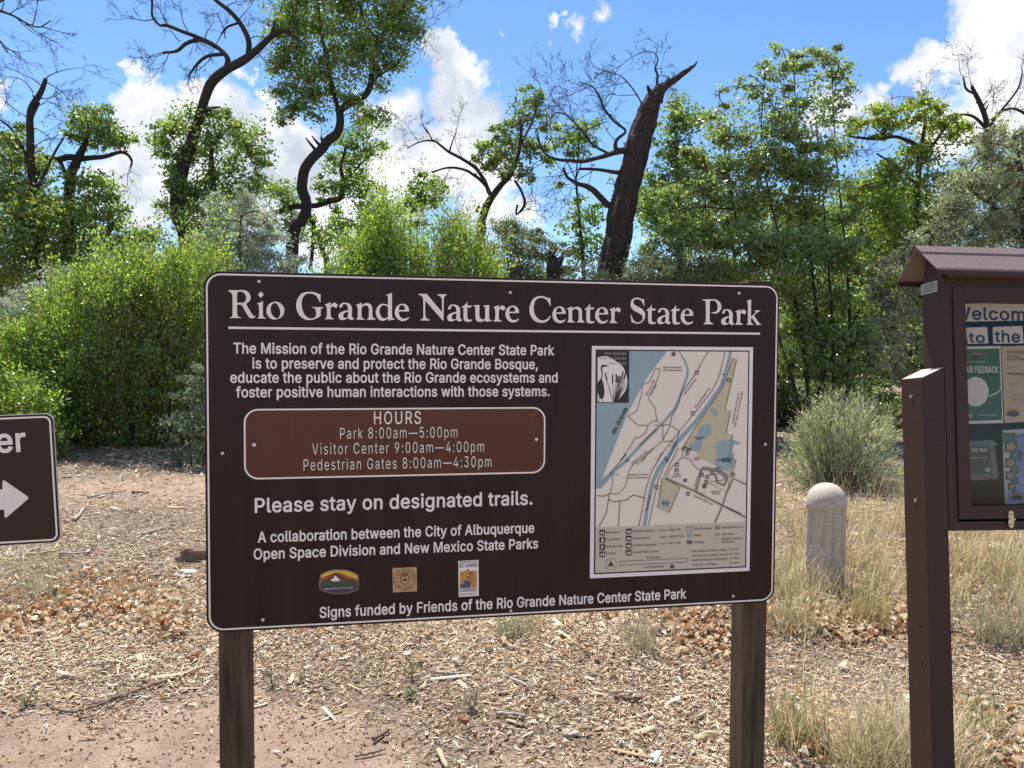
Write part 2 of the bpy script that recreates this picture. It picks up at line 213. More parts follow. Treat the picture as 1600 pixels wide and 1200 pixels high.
GLYPH_DATA = '''
!196 52,41 56,24 66,9 81,-1 98,-4 116,-1 130,9 140,24 143,41 140,58 130,73 116,83 98,86 81,83 66,73 56,58;63,509 67,160 128,160 132,509
$447 64,60 91,31 128,9 172,-4 202,-7 202,-74 244,-74 244,-7 278,-4 323,11 360,34 386,64 403,99 408,139 405,171 395,198 359,238 312,264 244,284 244,456 267,453 302,437 326,412 337,378 401,378 394,415 377,449 351,476 316,498 275,511 244,514 244,583 202,583 202,513 180,511 138,498 102,476 75,448 58,413 52,372 60,326 86,289 128,260 184,239 202,234 202,53 166,59 142,71 123,88 110,110 104,137 38,137 46,96;119,352 115,376 118,398 129,418 145,435 167,448 194,456 202,457 202,296 169,308 131,334;311,74 286,60 257,52 244,51 244,222 296,205 332,179 342,161 346,139 341,114 329,92
&448 54,62 78,34 110,12 150,-2 197,-7 234,-3 271,7 305,23 328,43 364,0 438,0 366,87 371,92 397,144 405,180 408,224 349,224 346,186 336,151 328,134 219,266 256,293 291,325 315,362 324,404 320,433 308,459 290,482 266,499 235,510 200,513 165,510 134,499 109,481 91,458 79,430 75,398 78,370 87,344 121,293 135,275 85,235 47,189 37,163 34,133 39,96;109,87 100,108 97,131 100,154 110,174 154,217 172,230 291,88 251,59 223,50 193,46 166,49 143,57 124,70;169,327 145,363 137,399 145,431 168,453 201,461 226,457 245,445 258,427 262,405 255,375 237,352 216,335 183,310
'206 70,509 78,318 128,318 136,509
(273 89,207 95,131 111,55 139,-21 177,-96 236,-96 188,16 160,115 151,207 161,313 191,428 236,539 177,539 132,441 101,324
)273 86,18 37,-96 97,-96 134,-22 161,53 178,130 184,207 173,323 142,441 97,539 37,539 82,428 112,313 122,207 113,116
,188 68,71 38,-119 84,-119 137,71
-453 114,244 114,188 337,188 337,244
.188 50,41 53,24 63,9 78,-1 95,-4 113,-1 128,9 138,24 141,41 138,59 128,73 113,83 95,87 78,83 63,73 53,59
/249 235,533 178,533 14,-76 71,-76
0453 53,178 69,113 95,62 130,24 174,1 227,-7 279,1 323,24 359,62 384,113 400,178 405,254 400,330 384,395 358,447 323,484 279,508 227,516 174,508 130,484 95,447 69,395 53,330 48,254;123,144 113,194 109,254 113,314 123,365 140,405 163,435 192,453 227,460 261,453 290,435 313,405 330,365 340,314 344,254 340,194 330,144 313,103 290,74 261,56 227,50 192,56 163,74 140,103
1453 198,509 86,427 86,358 209,448 212,448 212,55 76,55 76,0 391,0 391,55 276,55 276,509
2453 130,390 139,413 153,433 172,447 196,457 224,460 273,449 293,436 308,419 317,397 320,371 311,327 282,282 234,229 64,47 64,0 389,0 389,57 153,57 153,60 267,180 336,259 371,318 381,372 376,411 361,445 337,474 306,497 268,511 225,516 182,511 143,496 111,473 86,442 71,405 66,362 127,362
3453 98,30 133,10 173,-3 218,-7 266,-2 309,12 344,36 370,66 387,103 393,145 387,186 371,222 344,253 308,276 264,288 221,289 372,461 372,509 70,509 70,452 288,452 288,448 157,299 157,248 201,248 242,244 275,234 299,217 316,196 326,172 329,145 325,116 315,93 297,74 275,61 219,50 165,59 144,71 126,87 115,107 109,132 44,132 52,91 70,57
4453 40,158 40,105 282,105 282,0 343,0 343,105 413,105 413,163 343,163 343,318 282,318 282,163 109,163 109,166 311,509 247,509
5453 136,301 134,301 151,452 366,452 366,509 96,509 67,253 128,246 167,268 218,277 248,273 275,262 297,244 314,221 324,193 328,162 324,131 314,104 298,82 276,64 250,53 221,50 173,60 138,89 127,108 122,130 60,130 66,93 83,60 108,32 140,11 178,-2 221,-7 268,-1 309,15 343,41 369,76 385,117 391,163 388,199 379,231 364,260 345,285 321,306 294,321 263,330 229,334 178,325
6453 84,74 109,40 142,15 182,-1 226,-7 271,-2 310,14 343,39 368,73 384,112 389,157 384,201 370,240 346,271 316,295 278,309 235,314 196,307 173,293 322,509 252,509 137,340 80,239 68,199 64,162 69,115;138,102 128,128 125,158 128,188 138,214 153,235 174,252 198,262 226,265 254,262 279,251 299,235 314,213 324,187 327,157 324,128 314,101 299,79 279,63 254,52 226,48 198,52 174,63 153,79
7453 97,0 165,0 391,449 391,509 62,509 62,452 323,452 323,448
8453 74,62 101,33 136,11 178,-2 226,-7 275,-2 317,11 352,33 378,62 395,96 401,135 397,166 387,195 372,220 351,241 327,256 300,265 300,267 333,282 359,308 376,342 382,380 377,417 361,450 337,477 306,498 269,511 226,516 184,511 146,498 114,477 90,450 75,417 70,380 76,342 93,308 119,282 153,267 153,265 125,256 101,241 81,220 65,195 55,166 52,135 57,96;129,91 119,113 115,139 119,165 130,189 147,208 169,223 196,232 226,235 256,232 283,223 305,208 322,189 333,165 337,139 333,113 323,91 307,74 285,60 258,52 226,49 195,52 167,60 145,74;178,300 159,313 145,330 136,351 133,376 136,399 145,420 159,437 177,449 226,460 275,449 294,437 308,420 316,399 319,376 316,351 307,330 293,313 274,300 226,290
9453 83,269 106,237 137,214 175,199 218,195 257,202 279,216 130,0 200,0 315,168 373,270 385,309 389,347 384,393 368,434 343,468 310,494 271,510 226,516 182,510 143,494 110,469 85,436 69,397 64,352 68,307;138,295 129,322 125,352 129,381 138,407 154,429 174,446 199,457 226,460 254,457 279,446 299,429 314,407 324,381 327,350 324,321 314,295 299,273 279,257 254,247 226,243 199,247 174,257 154,274
:188 50,41 53,24 63,9 78,-1 95,-4 113,-1 128,9 138,24 141,41 138,59 128,73 113,83 95,87 78,83 63,73 53,59;50,316 53,299 63,284 78,274 95,271 113,274 128,284 138,299 141,316 138,334 128,349 113,359 95,362 78,359 63,349 53,334
<453 65,220 65,178 388,15 388,81 144,197 144,201 388,316 388,383
=453 72,153 72,97 381,97 381,153;72,301 72,245 381,245 381,301
A480 16,0 85,0 135,142 344,142 395,0 463,0 276,509 201,509;191,302 213,371 239,456 264,372 287,302 324,199 155,199
B456 125,57 125,231 248,231 279,228 306,218 327,203 342,184 352,161 355,137 349,105 330,80 296,63 245,57;60,509 60,0 247,0 301,4 344,18 377,39 400,67 413,100 418,136 414,173 402,203 385,227 363,245 339,257 315,262 315,267 356,286 387,320 395,344 398,374 394,410 381,442 359,469 329,491 289,504 241,509;125,285 125,452 240,452 283,446 313,429 330,403 336,372 333,348 323,326 308,309 288,296 238,285
C510 48,179 70,115 104,63 150,25 205,1 267,-7 305,-4 341,5 373,19 402,38 428,62 448,91 463,124 473,160 408,160 389,114 357,81 315,60 267,53 223,59 184,76 151,105 125,145 109,194 103,254 109,314 125,364 150,403 184,432 223,450 267,456 315,449 357,428 389,395 408,348 473,348 463,385 448,418 427,447 402,471 373,490 340,504 267,516 205,508 150,484 104,445 70,393 48,329 40,254
D502 60,509 60,0 219,0 291,8 351,31 398,68 433,119 455,181 462,255 455,329 433,391 399,441 353,478 294,501 225,509;318,81 272,63 215,57 125,57 125,452 221,452 275,446 320,428 354,399 379,361 394,312 399,255 394,198 379,149 354,110
E419 125,57 125,229 355,229 355,286 125,286 125,452 372,452 372,509 60,509 60,0 375,0 375,57
F410 125,0 125,221 346,221 346,278 125,278 125,452 369,452 369,509 60,509 60,0
G520 47,179 69,116 104,64 149,25 205,1 269,-7 326,0 377,19 419,50 451,91 471,141 478,200 478,256 283,256 283,199 415,199 410,160 396,123 374,93 345,71 309,57 269,53 224,59 184,76 151,105 125,145 109,194 103,254 109,314 125,364 150,404 183,432 222,450 265,456 315,448 356,427 387,393 408,349 474,349 465,384 449,416 429,445 403,469 374,489 340,504 304,513 265,516 203,508 149,484 103,445 69,393 47,329 40,254
H517 60,0 125,0 125,232 392,232 392,0 457,0 457,509 392,509 392,289 125,289 125,509 60,509
I300 31,57 31,0 269,0 269,57 183,57 183,452 269,452 269,509 31,509 31,452 118,452 118,57
J396 33,173 33,145 44,81 75,33 124,3 185,-7 246,3 294,33 326,81 336,145 336,509 272,509 272,145 266,104 248,74 220,56 185,50 149,56 122,74 104,104 98,145 98,173
K467 60,509 60,0 125,0 125,167 198,245 372,0 449,0 243,289 448,509 364,509 174,303 124,242 125,509
L393 60,509 60,0 361,0 361,57 125,57 125,509
M628 122,0 120,435 170,291 286,0 342,0 456,291 507,436 504,0 568,0 568,509 476,509 352,187 315,73 277,187 152,509 60,509 60,0
N523 120,431 202,290 387,0 463,0 463,509 399,509 399,157 401,108 403,76 388,107 363,151 136,509 60,509 60,0 125,0 125,291
O533 48,179 70,115 105,63 150,25 205,1 267,-7 329,1 384,25 429,63 464,115 486,179 493,254 486,329 464,393 429,445 384,484 329,508 267,516 205,508 150,484 105,445 70,393 48,329 40,254;125,144 109,194 103,254 109,314 125,364 151,404 184,433 223,450 267,456 310,450 349,433 383,404 408,365 425,314 430,254 425,194 408,144 383,105 349,76 310,59 267,53 223,59 184,76 151,105
P445 60,509 60,0 125,0 125,186 235,186 289,191 332,207 366,233 390,265 404,304 409,348 404,391 390,430 366,462 332,487 289,503 235,509;125,242 125,452 232,452 268,449 297,439 318,423 333,402 342,376 344,348 342,319 333,294 318,272 297,256 269,246 233,242
Q533 48,179 70,115 105,63 150,25 205,1 267,-7 329,1 356,13 401,-48 468,-48 402,40 429,63 464,115 486,179 493,254 486,329 464,393 429,445 384,484 329,508 267,516 205,508 150,484 105,445 70,393 48,329 40,254;125,144 109,194 103,254 109,314 125,364 151,404 184,433 223,450 267,456 310,450 349,433 383,404 408,365 425,314 430,254 425,194 408,144 383,105 365,90 313,159 245,159 318,63 310,59 267,53 223,59 184,76 151,105
R449 60,509 60,0 125,0 125,198 236,198 246,199 353,0 428,0 313,211 333,217 367,240 390,271 405,309 409,352 405,395 390,433 367,465 333,489 290,504 236,509;125,255 125,452 233,452 269,449 298,440 319,425 334,405 342,380 345,352 342,324 334,300 319,281 298,267 269,258 234,255
S447 64,60 91,31 128,9 172,-4 224,-9 278,-4 323,11 360,34 386,64 403,99 408,139 405,171 395,198 359,238 312,264 264,279 212,293 169,308 131,334 119,352 115,376 118,398 129,418 145,435 167,448 194,456 225,459 267,453 302,437 326,412 337,378 401,378 394,415 377,449 351,476 316,498 275,511 227,516 180,511 138,498 102,476 75,448 58,413 52,372 60,326 86,289 128,260 184,239 245,222 296,205 332,179 342,161 346,139 341,114 329,92 311,74 286,60 257,52 224,49 166,59 142,71 123,88 110,110 104,137 38,137 46,96
T449 32,509 32,452 193,452 193,0 257,0 257,452 417,452 417,509
U517 60,509 60,173 66,124 85,80 114,43 154,15 203,-2 259,-8 315,-2 363,15 403,43 433,80 451,124 457,173 457,509 393,509 393,178 389,144 377,113 357,87 331,68 298,56 259,52 220,56 187,68 160,87 141,113 128,144 124,178 124,509
V480 84,509 16,509 204,0 278,0 463,509 395,509 267,138 241,52 215,137 192,206
W686 16,509 155,0 230,0 318,323 335,395 343,437 351,391 368,323 455,0 530,0 670,509 603,509 510,145 492,62 486,94 462,196 380,509 306,509 211,145 193,61 187,94 163,196 82,509
X474 18,0 91,0 182,129 225,196 237,218 268,165 292,129 382,0 456,0 276,263 446,509 374,509 298,400 272,361 252,329 238,302 223,329 204,361 104,509 29,509 200,260
Y472 91,509 16,509 203,208 203,0 268,0 268,208 455,509 381,509 280,344 251,293 237,260 222,292 192,344
Z438 152,57 114,55 169,129 397,462 397,509 40,509 40,452 285,452 323,453 306,431 273,385 42,46 42,0 399,0 399,57
a389 30,108 35,73 48,45 68,22 94,5 126,-5 160,-9 215,1 252,25 272,52 277,52 277,0 337,0 337,251 333,290 322,320 306,343 286,360 239,379 194,384 133,375 104,364 79,346 57,322 41,291 100,274 118,301 149,322 196,331 240,322 267,297 273,243 265,235 234,227 178,220 125,211 78,193 58,179 43,161 34,138;92,105 95,124 103,139 134,159 175,168 231,176 259,182 276,190 276,138 272,115 263,93 248,74 228,59 202,49 170,45 130,52 102,72
b424 53,0 112,0 112,59 118,59 138,31 172,4 198,-5 229,-8 274,-2 313,16 346,45 370,84 385,133 390,189 385,245 370,293 345,332 313,361 274,378 229,384 197,381 171,373 137,346 118,319 114,319 114,509 53,509;125,115 116,150 113,189 116,229 125,263 140,291 161,312 188,325 220,330 253,325 280,311 301,290 316,261 325,227 328,189 325,151 316,117 301,88 279,66 253,51 220,47 188,51 162,65 140,86
c396 34,187 40,133 56,85 82,46 117,16 159,-2 207,-8 261,-1 306,21 341,56 363,102 304,117 292,89 271,66 243,52 207,46 173,51 145,66 124,89 108,117 99,151 96,187 99,224 108,258 124,287 145,310 173,325 207,330 242,325 270,311 290,289 303,262 362,277 340,322 305,356 260,377 207,384 159,378 117,360 82,330 56,291 40,243
d424 39,133 55,84 79,45 111,16 151,-2 195,-8 227,-5 252,4 287,31 307,59 313,59 313,0 372,0 372,509 311,509 311,319 306,319 287,346 253,373 228,381 196,384 151,378 112,361 79,332 55,293 39,245 34,189;109,117 99,151 96,189 99,227 108,261 124,290 145,311 172,325 205,330 237,325 263,312 284,291 300,263 309,229 312,189 309,150 299,115 284,86 263,65 236,51 205,47 172,51 145,66 124,88
e404 34,187 40,132 56,85 82,46 117,16 161,-2 212,-8 249,-5 283,4 311,19 335,39 353,63 365,91 306,105 285,73 254,53 212,46 179,50 151,61 128,80 110,106 100,139 97,169 371,169 371,194 368,242 357,282 341,315 319,341 294,361 266,374 205,384 157,378 115,359 81,329 55,290 39,242;146,313 173,326 205,330 237,326 263,314 283,294 298,269 307,237 308,221 97,221 99,241 109,270 125,294
f254 142,0 142,327 228,327 228,379 142,379 142,419 145,443 154,460 171,470 195,474 215,472 227,468 243,521 222,527 187,530 135,519 113,505 96,486 84,461 81,432 81,379 6,379 6,327 81,327 81,0
g425 101,-41 51,-69 82,-110 134,-140 168,-148 207,-151 251,-147 291,-136 324,-117 350,-90 367,-54 372,-9 372,379 313,379 313,319 308,319 288,346 253,373 228,382 196,384 152,378 112,361 80,332 55,293 39,246 34,191 39,136 55,90 80,53 113,27 152,10 195,5 227,8 252,16 287,41 306,68 311,68 311,-6 304,-47 282,-75 249,-92 207,-97 154,-88 122,-66;109,123 99,155 96,193 99,229 109,262 124,290 145,312 172,325 205,330 237,325 264,312 285,291 300,264 309,231 312,193 309,154 300,121 285,95 264,75 237,63 205,59 172,63 145,76 124,96
h410 53,509 53,0 114,0 114,227 117,257 126,283 141,303 161,317 184,326 210,329 246,323 273,304 290,275 296,235 296,0 357,0 357,240 353,285 341,321 321,349 295,369 264,380 227,384 187,379 152,362 124,332 114,312 114,509
i167 67,446 84,443 100,446 114,455 123,468 126,483 123,499 114,512 100,521 84,524 67,521 54,512 44,499 41,483 44,468 54,455;53,379 53,0 114,0 114,379
j167 -10,-143 4,-143 37,-139 65,-129 86,-113 102,-90 111,-63 114,-30 114,379 53,379 53,-29 50,-54 40,-72 25,-83 2,-87 -10,-87;44,468 53,455 67,446 83,443 100,446 114,455 123,468 126,483 123,499 114,512 100,521 83,524 67,521 53,512 44,499 41,483
k381 114,212 114,509 53,509 53,0 114,0 114,141 154,178 294,0 372,0 201,216 360,379 284,379 121,212
l189 53,509 53,84 58,47 74,20 101,3 139,-2 162,-1 181,3 170,54 146,52 130,54 120,62 114,99 114,509
m610 132,346 118,323 112,306 112,379 53,379 53,0 114,0 114,238 117,266 126,289 140,307 158,320 199,330 229,326 253,311 269,288 274,260 274,0 335,0 335,247 345,290 374,320 395,328 419,330 447,326 473,313 490,289 496,254 496,0 557,0 557,255 553,296 541,328 522,354 497,372 468,383 437,386 381,375 337,343 322,321 317,308 309,331 287,361 257,380 219,386 172,376
n410 114,0 114,227 117,257 126,283 141,303 161,317 184,326 210,329 246,323 273,304 290,275 296,235 296,0 357,0 357,240 353,285 341,321 321,349 295,369 264,380 227,384 187,379 152,362 124,332 112,307 112,379 53,379 53,0
o415 40,133 56,85 82,46 117,16 159,-2 207,-8 256,-2 299,16 333,46 359,85 376,133 381,187 376,243 359,291 333,330 299,360 256,378 207,384 159,378 117,360 82,330 56,291 40,243 34,187;108,117 99,151 96,187 99,224 108,258 124,287 145,310 173,325 207,330 242,325 270,310 292,287 307,258 316,224 319,187 316,151 307,117 292,89 270,66 242,51 207,46 173,51 145,66 124,89
p424 112,319 112,379 53,379 53,-143 114,-143 114,59 118,59 138,31 173,4 198,-5 229,-8 274,-2 313,16 346,45 370,84 385,133 390,189 385,245 370,293 345,332 313,361 274,378 229,384 197,381 171,373 137,346 118,319;125,115 116,150 113,189 116,229 125,263 140,291 161,312 188,325 220,330 253,325 280,311 301,290 316,261 325,227 328,189 325,151 316,117 301,88 279,66 253,51 220,47 188,51 162,65 140,86
q424 39,133 55,84 79,45 111,16 151,-2 195,-8 227,-5 252,4 287,31 306,59 311,59 311,-143 372,-143 372,379 313,379 313,319 307,319 287,346 253,373 228,381 196,384 151,378 112,361 79,332 55,293 39,245 34,189;109,117 99,151 96,189 99,227 108,261 124,290 145,311 172,325 205,330 237,325 263,312 284,291 300,263 309,229 312,189 309,150 299,115 284,86 263,65 236,51 205,47 172,51 145,66 124,88
r259 112,321 112,379 53,379 53,0 114,0 114,237 117,262 126,284 140,301 159,315 182,323 207,326 243,322 243,384 213,385 181,380 152,367 130,347 115,321
s365 62,38 84,18 112,3 145,-5 182,-8 223,-5 260,6 290,24 312,47 326,75 331,107 325,142 306,171 275,194 229,209 172,223 124,243 112,258 109,277 114,299 131,317 156,329 187,333 219,328 243,316 258,298 268,277 324,290 299,339 279,358 254,372 223,381 187,384 149,381 115,370 87,354 65,332 51,305 47,274 53,237 72,208 104,186 149,170 212,155 237,147 254,136 265,121 268,103 262,81 244,62 217,50 181,45 150,49 124,60 105,79 94,107 36,94 45,63
t227 65,93 72,52 92,21 125,2 168,-4 192,-3 213,2 202,54 185,51 170,50 150,53 136,61 128,76 126,98 126,327 204,327 204,379 126,379 126,471 65,471 65,379 6,379 6,327 65,327
u410 53,379 53,139 57,95 69,59 89,31 115,11 146,-1 182,-5 222,0 257,17 286,47 298,73 298,0 357,0 357,379 296,379 296,153 293,122 283,97 268,77 249,62 226,53 200,50 164,56 137,75 119,105 114,144 114,379
v389 187,87 165,155 84,379 17,379 163,0 226,0 371,379 305,379 224,155 195,59
w567 87,379 23,379 138,0 199,0 263,225 284,309 319,172 368,0 429,0 545,379 480,379 434,214 413,135 397,66 382,136 362,214 316,379 252,379 206,214 186,135 170,64 154,137
x379 21,0 91,0 148,85 189,155 231,85 287,0 358,0 224,192 352,379 282,379 233,306 191,233 147,306 100,379 29,379 155,195
y389 61,-86 47,-139 65,-143 91,-145 139,-136 177,-107 204,-58 371,379 305,379 224,155 202,87 195,60 187,87 165,155 84,379 17,379 163,-1 151,-36 130,-74 104,-89
z380 42,46 42,0 339,0 339,56 126,56 126,60 333,331 333,379 48,379 48,323 254,323 254,320
—699 0,244 0,188 699,188 699,244
'''
# ------------------------------------------------------------------ lettering
GLYPHS = {}
for _l in GLYPH_DATA.strip('\n').split('\n'):
    _h, _b = _l[1:].split(' ', 1)
    GLYPHS[_l[0]] = (int(_h)/1000, [[tuple(int(c)/1000 for c in p.split(',')) for p in s.split(' ')] for s in _b.split(';')])
CAPH = .509
def embolden(polys, off):
    area = lambda p: sum(p[i-1][0]*p[i][1]-p[i][0]*p[i-1][1] for i in range(len(p)))/2
    big = max(polys, key=lambda p: abs(area(p))); sg = 1 if area(big) > 0 else -1; res = []
    for p in polys:
        q = np.array(p, float); d1 = q-np.roll(q, 1, 0); d2 = np.roll(q, -1, 0)-q
        d1 /= np.linalg.norm(d1, axis=1)[:, None]+1e-12; d2 /= np.linalg.norm(d2, axis=1)[:, None]+1e-12
        n1 = np.stack([d1[:, 1], -d1[:, 0]], 1)*sg; n2 = np.stack([d2[:, 1], -d2[:, 0]], 1)*sg
        m = n1+n2; l2 = (m*m).sum(1); k = 2/np.maximum(l2, .9); res.append([tuple(v) for v in q+m*(k*off)[:, None]])
    return res
def curve_mesh(name, polys, thick=.0006, offset=0):
    cu = bpy.data.curves.new(name, 'CURVE'); cu.dimensions = '2D'; cu.fill_mode = 'BOTH' if thick else 'FRONT'; cu.extrude = thick
    if offset: polys = embolden(polys, offset)
    for p in polys:
        s = cu.splines.new('POLY'); s.points.add(len(p)-1); s.use_cyclic_u = True
        for q, c in zip(s.points, p): q.co = (c[0], c[1], 0, 1)
    ob = bpy.data.objects.new(name, cu); me = bpy.data.meshes.new_from_object(ob)
    bpy.data.objects.remove(ob); bpy.data.curves.remove(cu); return me
def layout(body, track=0.0):
    x = 0; P = []
    for c in body:
        if c == ' ': x += .188 + track; continue
        a, sp = GLYPHS[c]
        P += [[(px + x, py) for px, py in s] for s in sp]; x += a + track
    return P
def text(body, name, parent, mt, x0, x1, z, cap=None, bold=0.0, y=-.002, thick=.0006, track=0.0, angle=0.0, bend=None):
    """one line of lettering from x0 to x1 on baseline z (local x,z of the parent's face); cap = cap height"""
    P = layout(body, track + (bold*1.1 if bold > .011 else 0)); a = np.array([q for p in P for q in p]); lo, hi = a[:,0].min(), a[:,0].max()
    sx = (x1-x0)/(hi-lo); sz = cap/CAPH if cap else sx
    if bend is None:
        polys = [[((q[0]-lo)*sx, q[1]*sz) for q in p] for p in P]
    me = curve_mesh(name, polys, thick, bold*sz)
    n = len(me.vertices); co = np.empty(n*3, np.float32); me.vertices.foreach_get('co', co); co = co.reshape(-1, 3)
    c, s_ = math.cos(angle), math.sin(angle)
    X = x0 + co[:,0]*c - co[:,1]*s_; Z = z + co[:,0]*s_ + co[:,1]*c
    me.vertices.foreach_set('co', np.stack([X, y - co[:,2], Z], 1).astype(np.float32).ravel()); me.update()
    return link(name, me, mt, parent)
def join_mesh(name, obs, mt, parent):
    bm = bmesh.new()
    for o in obs:
        bm.from_mesh(o.data); me = o.data; bpy.data.objects.remove(o); bpy.data.meshes.remove(me)
    me = bpy.data.meshes.new(name); bm.to_mesh(me); bm.free(); return link(name, me, mt, parent)
def smooth_path(s, n=5):
    """'x,y' smooth points, 'x,y!' corners; closed Catmull-Rom outline"""
    pts = [(float(p.rstrip('!').split(',')[0]), float(p.rstrip('!').split(',')[1]), p.endswith('!')) for p in s.split()]
    m = len(pts); out = []
    for i in range(m):
        p0, p1, p2, p3 = pts[i-1], pts[i], pts[(i+1)%m], pts[(i+2)%m]
        if p1[2] and p2[2]: out.append(p1[:2]); continue
        L = math.hypot(p2[0]-p1[0], p2[1]-p1[1])
        def tan(a, b, c, corner):
            if corner: return None
            l = math.hypot(c[0]-a[0], c[1]-a[1]) or 1; return ((c[0]-a[0])/l*L, (c[1]-a[1])/l*L)
        t1, t2 = tan(p0, p1, p2, p1[2]), tan(p1, p2, p3, p2[2])
        ch = (p2[0]-p1[0], p2[1]-p1[1])
        if t1 is None: t1 = (1.5*ch[0]-.5*t2[0], 1.5*ch[1]-.5*t2[1])
        if t2 is None: t2 = (1.5*ch[0]-.5*t1[0], 1.5*ch[1]-.5*t1[1])
        for k in range(n):
            t = k/n; h = (2*t**3-3*t*t+1, t**3-2*t*t+t, -2*t**3+3*t*t, t**3-t*t)
            out.append((h[0]*p1[0]+h[1]*t1[0]+h[2]*p2[0]+h[3]*t2[0], h[0]*p1[1]+h[1]*t1[1]+h[2]*p2[1]+h[3]*t2[1]))
    return out

# ------------------------------------------------------------------ the park sign
cream = mat('cream_vinyl', (.88, .79, .68), .5, .05, 8)
sign_brown = mat('sign_brown', (.025, .0118, .0100), .34, .38, 3, spec=.22, stretch=(5, 5, .7))
hours_brown = mat('hours_sheeting', (.078, .0155, .0095), .14, .12, 5, spec=.5, stretch=(4, 4, .5))
alu = mat('bolt_metal', (.55, .53, .48), .35, .2, 60, metal=.8)
post_wood = mat('weathered_post', (.080, .046, .028), .85, .65, 7, bump=.7, bscale=9, stretch=(7, 7, .55), bdist=.006)
panel_back = mat('panel_edge', (.03, .018, .016), .5, .1, 10)

hdir = R_CW @ np.array([.98442, -.00119, .17585])
SIGN_D = 1.915
_tl = CAM + ray(320, 705)*SIGN_D
SG = Frame(_tl, hdir, (0, 0, 1))
# move the frame origin to the ground under the middle of the sign
uL, _ = SG.P(320, 705); uR, _ = SG.P(1214, 692)
SG = Frame(SG.w((uL+uR)/2, 0, 0)*np.array([1, 1, 0]), hdir, (0, 0, 1))
P = SG.P
sx0 = (P(318,480)[0]+P(322,930)[0])/2; sx1 = (P(1217.5,500)[0]+P(1210.5,900)[0])/2
sz1 = (P(340,423.3)[1]+P(1200,443.5)[1])/2; sz0 = (P(345,988.5)[1]+P(1195,941.5)[1])/2
sign = empty('park_sign', matrix=SG.mat())
tag(sign, 'large dark brown park sign on two wooden posts, with hours plate and trail map', 'sign')
b = MB(); b.prism(rrect(sx0, sx1, sz0, sz1, .042, 10), 0, .016); b.build('panel', sign_brown, sign, bevel=.002)
b = MB(); g = .0062
b.ring(rrect(sx0+g, sx1-g, sz0+g, sz1-g, .036, 10), rrect(sx0+g+.0042, sx1-g-.0042, sz0+g+.0042, sz1-g-.0042, .032, 10), -.0012)
b.build('pinstripe', cream, sign)
for (px0, px1, py, ztop, dpt) in ((341, 390, 1000, sz1-.12, .07), (1162, 1198.5, 960, None, .078)):
    a0 = P(px0, py, -.017)[0]; a1 = P(px1, py, -.017)[0]
    b = MB(); top = sz1+.0105 if ztop is None else ztop
    b.box(a0, a1, .0175, .0175+dpt, -.3, top); b.build('post', post_wood, sign, bevel=.004)
for (px, py) in ((405,440),(797,457),(1154,458),(348,708),(1195,694),(411,968),(798,954),(1145,931)):
    c = P(px, py); b = MB(); b.cyl(c, .0042, .0042, -.0035, .001, 14); b.build('bolt', alu, sign, bevel=.0008)

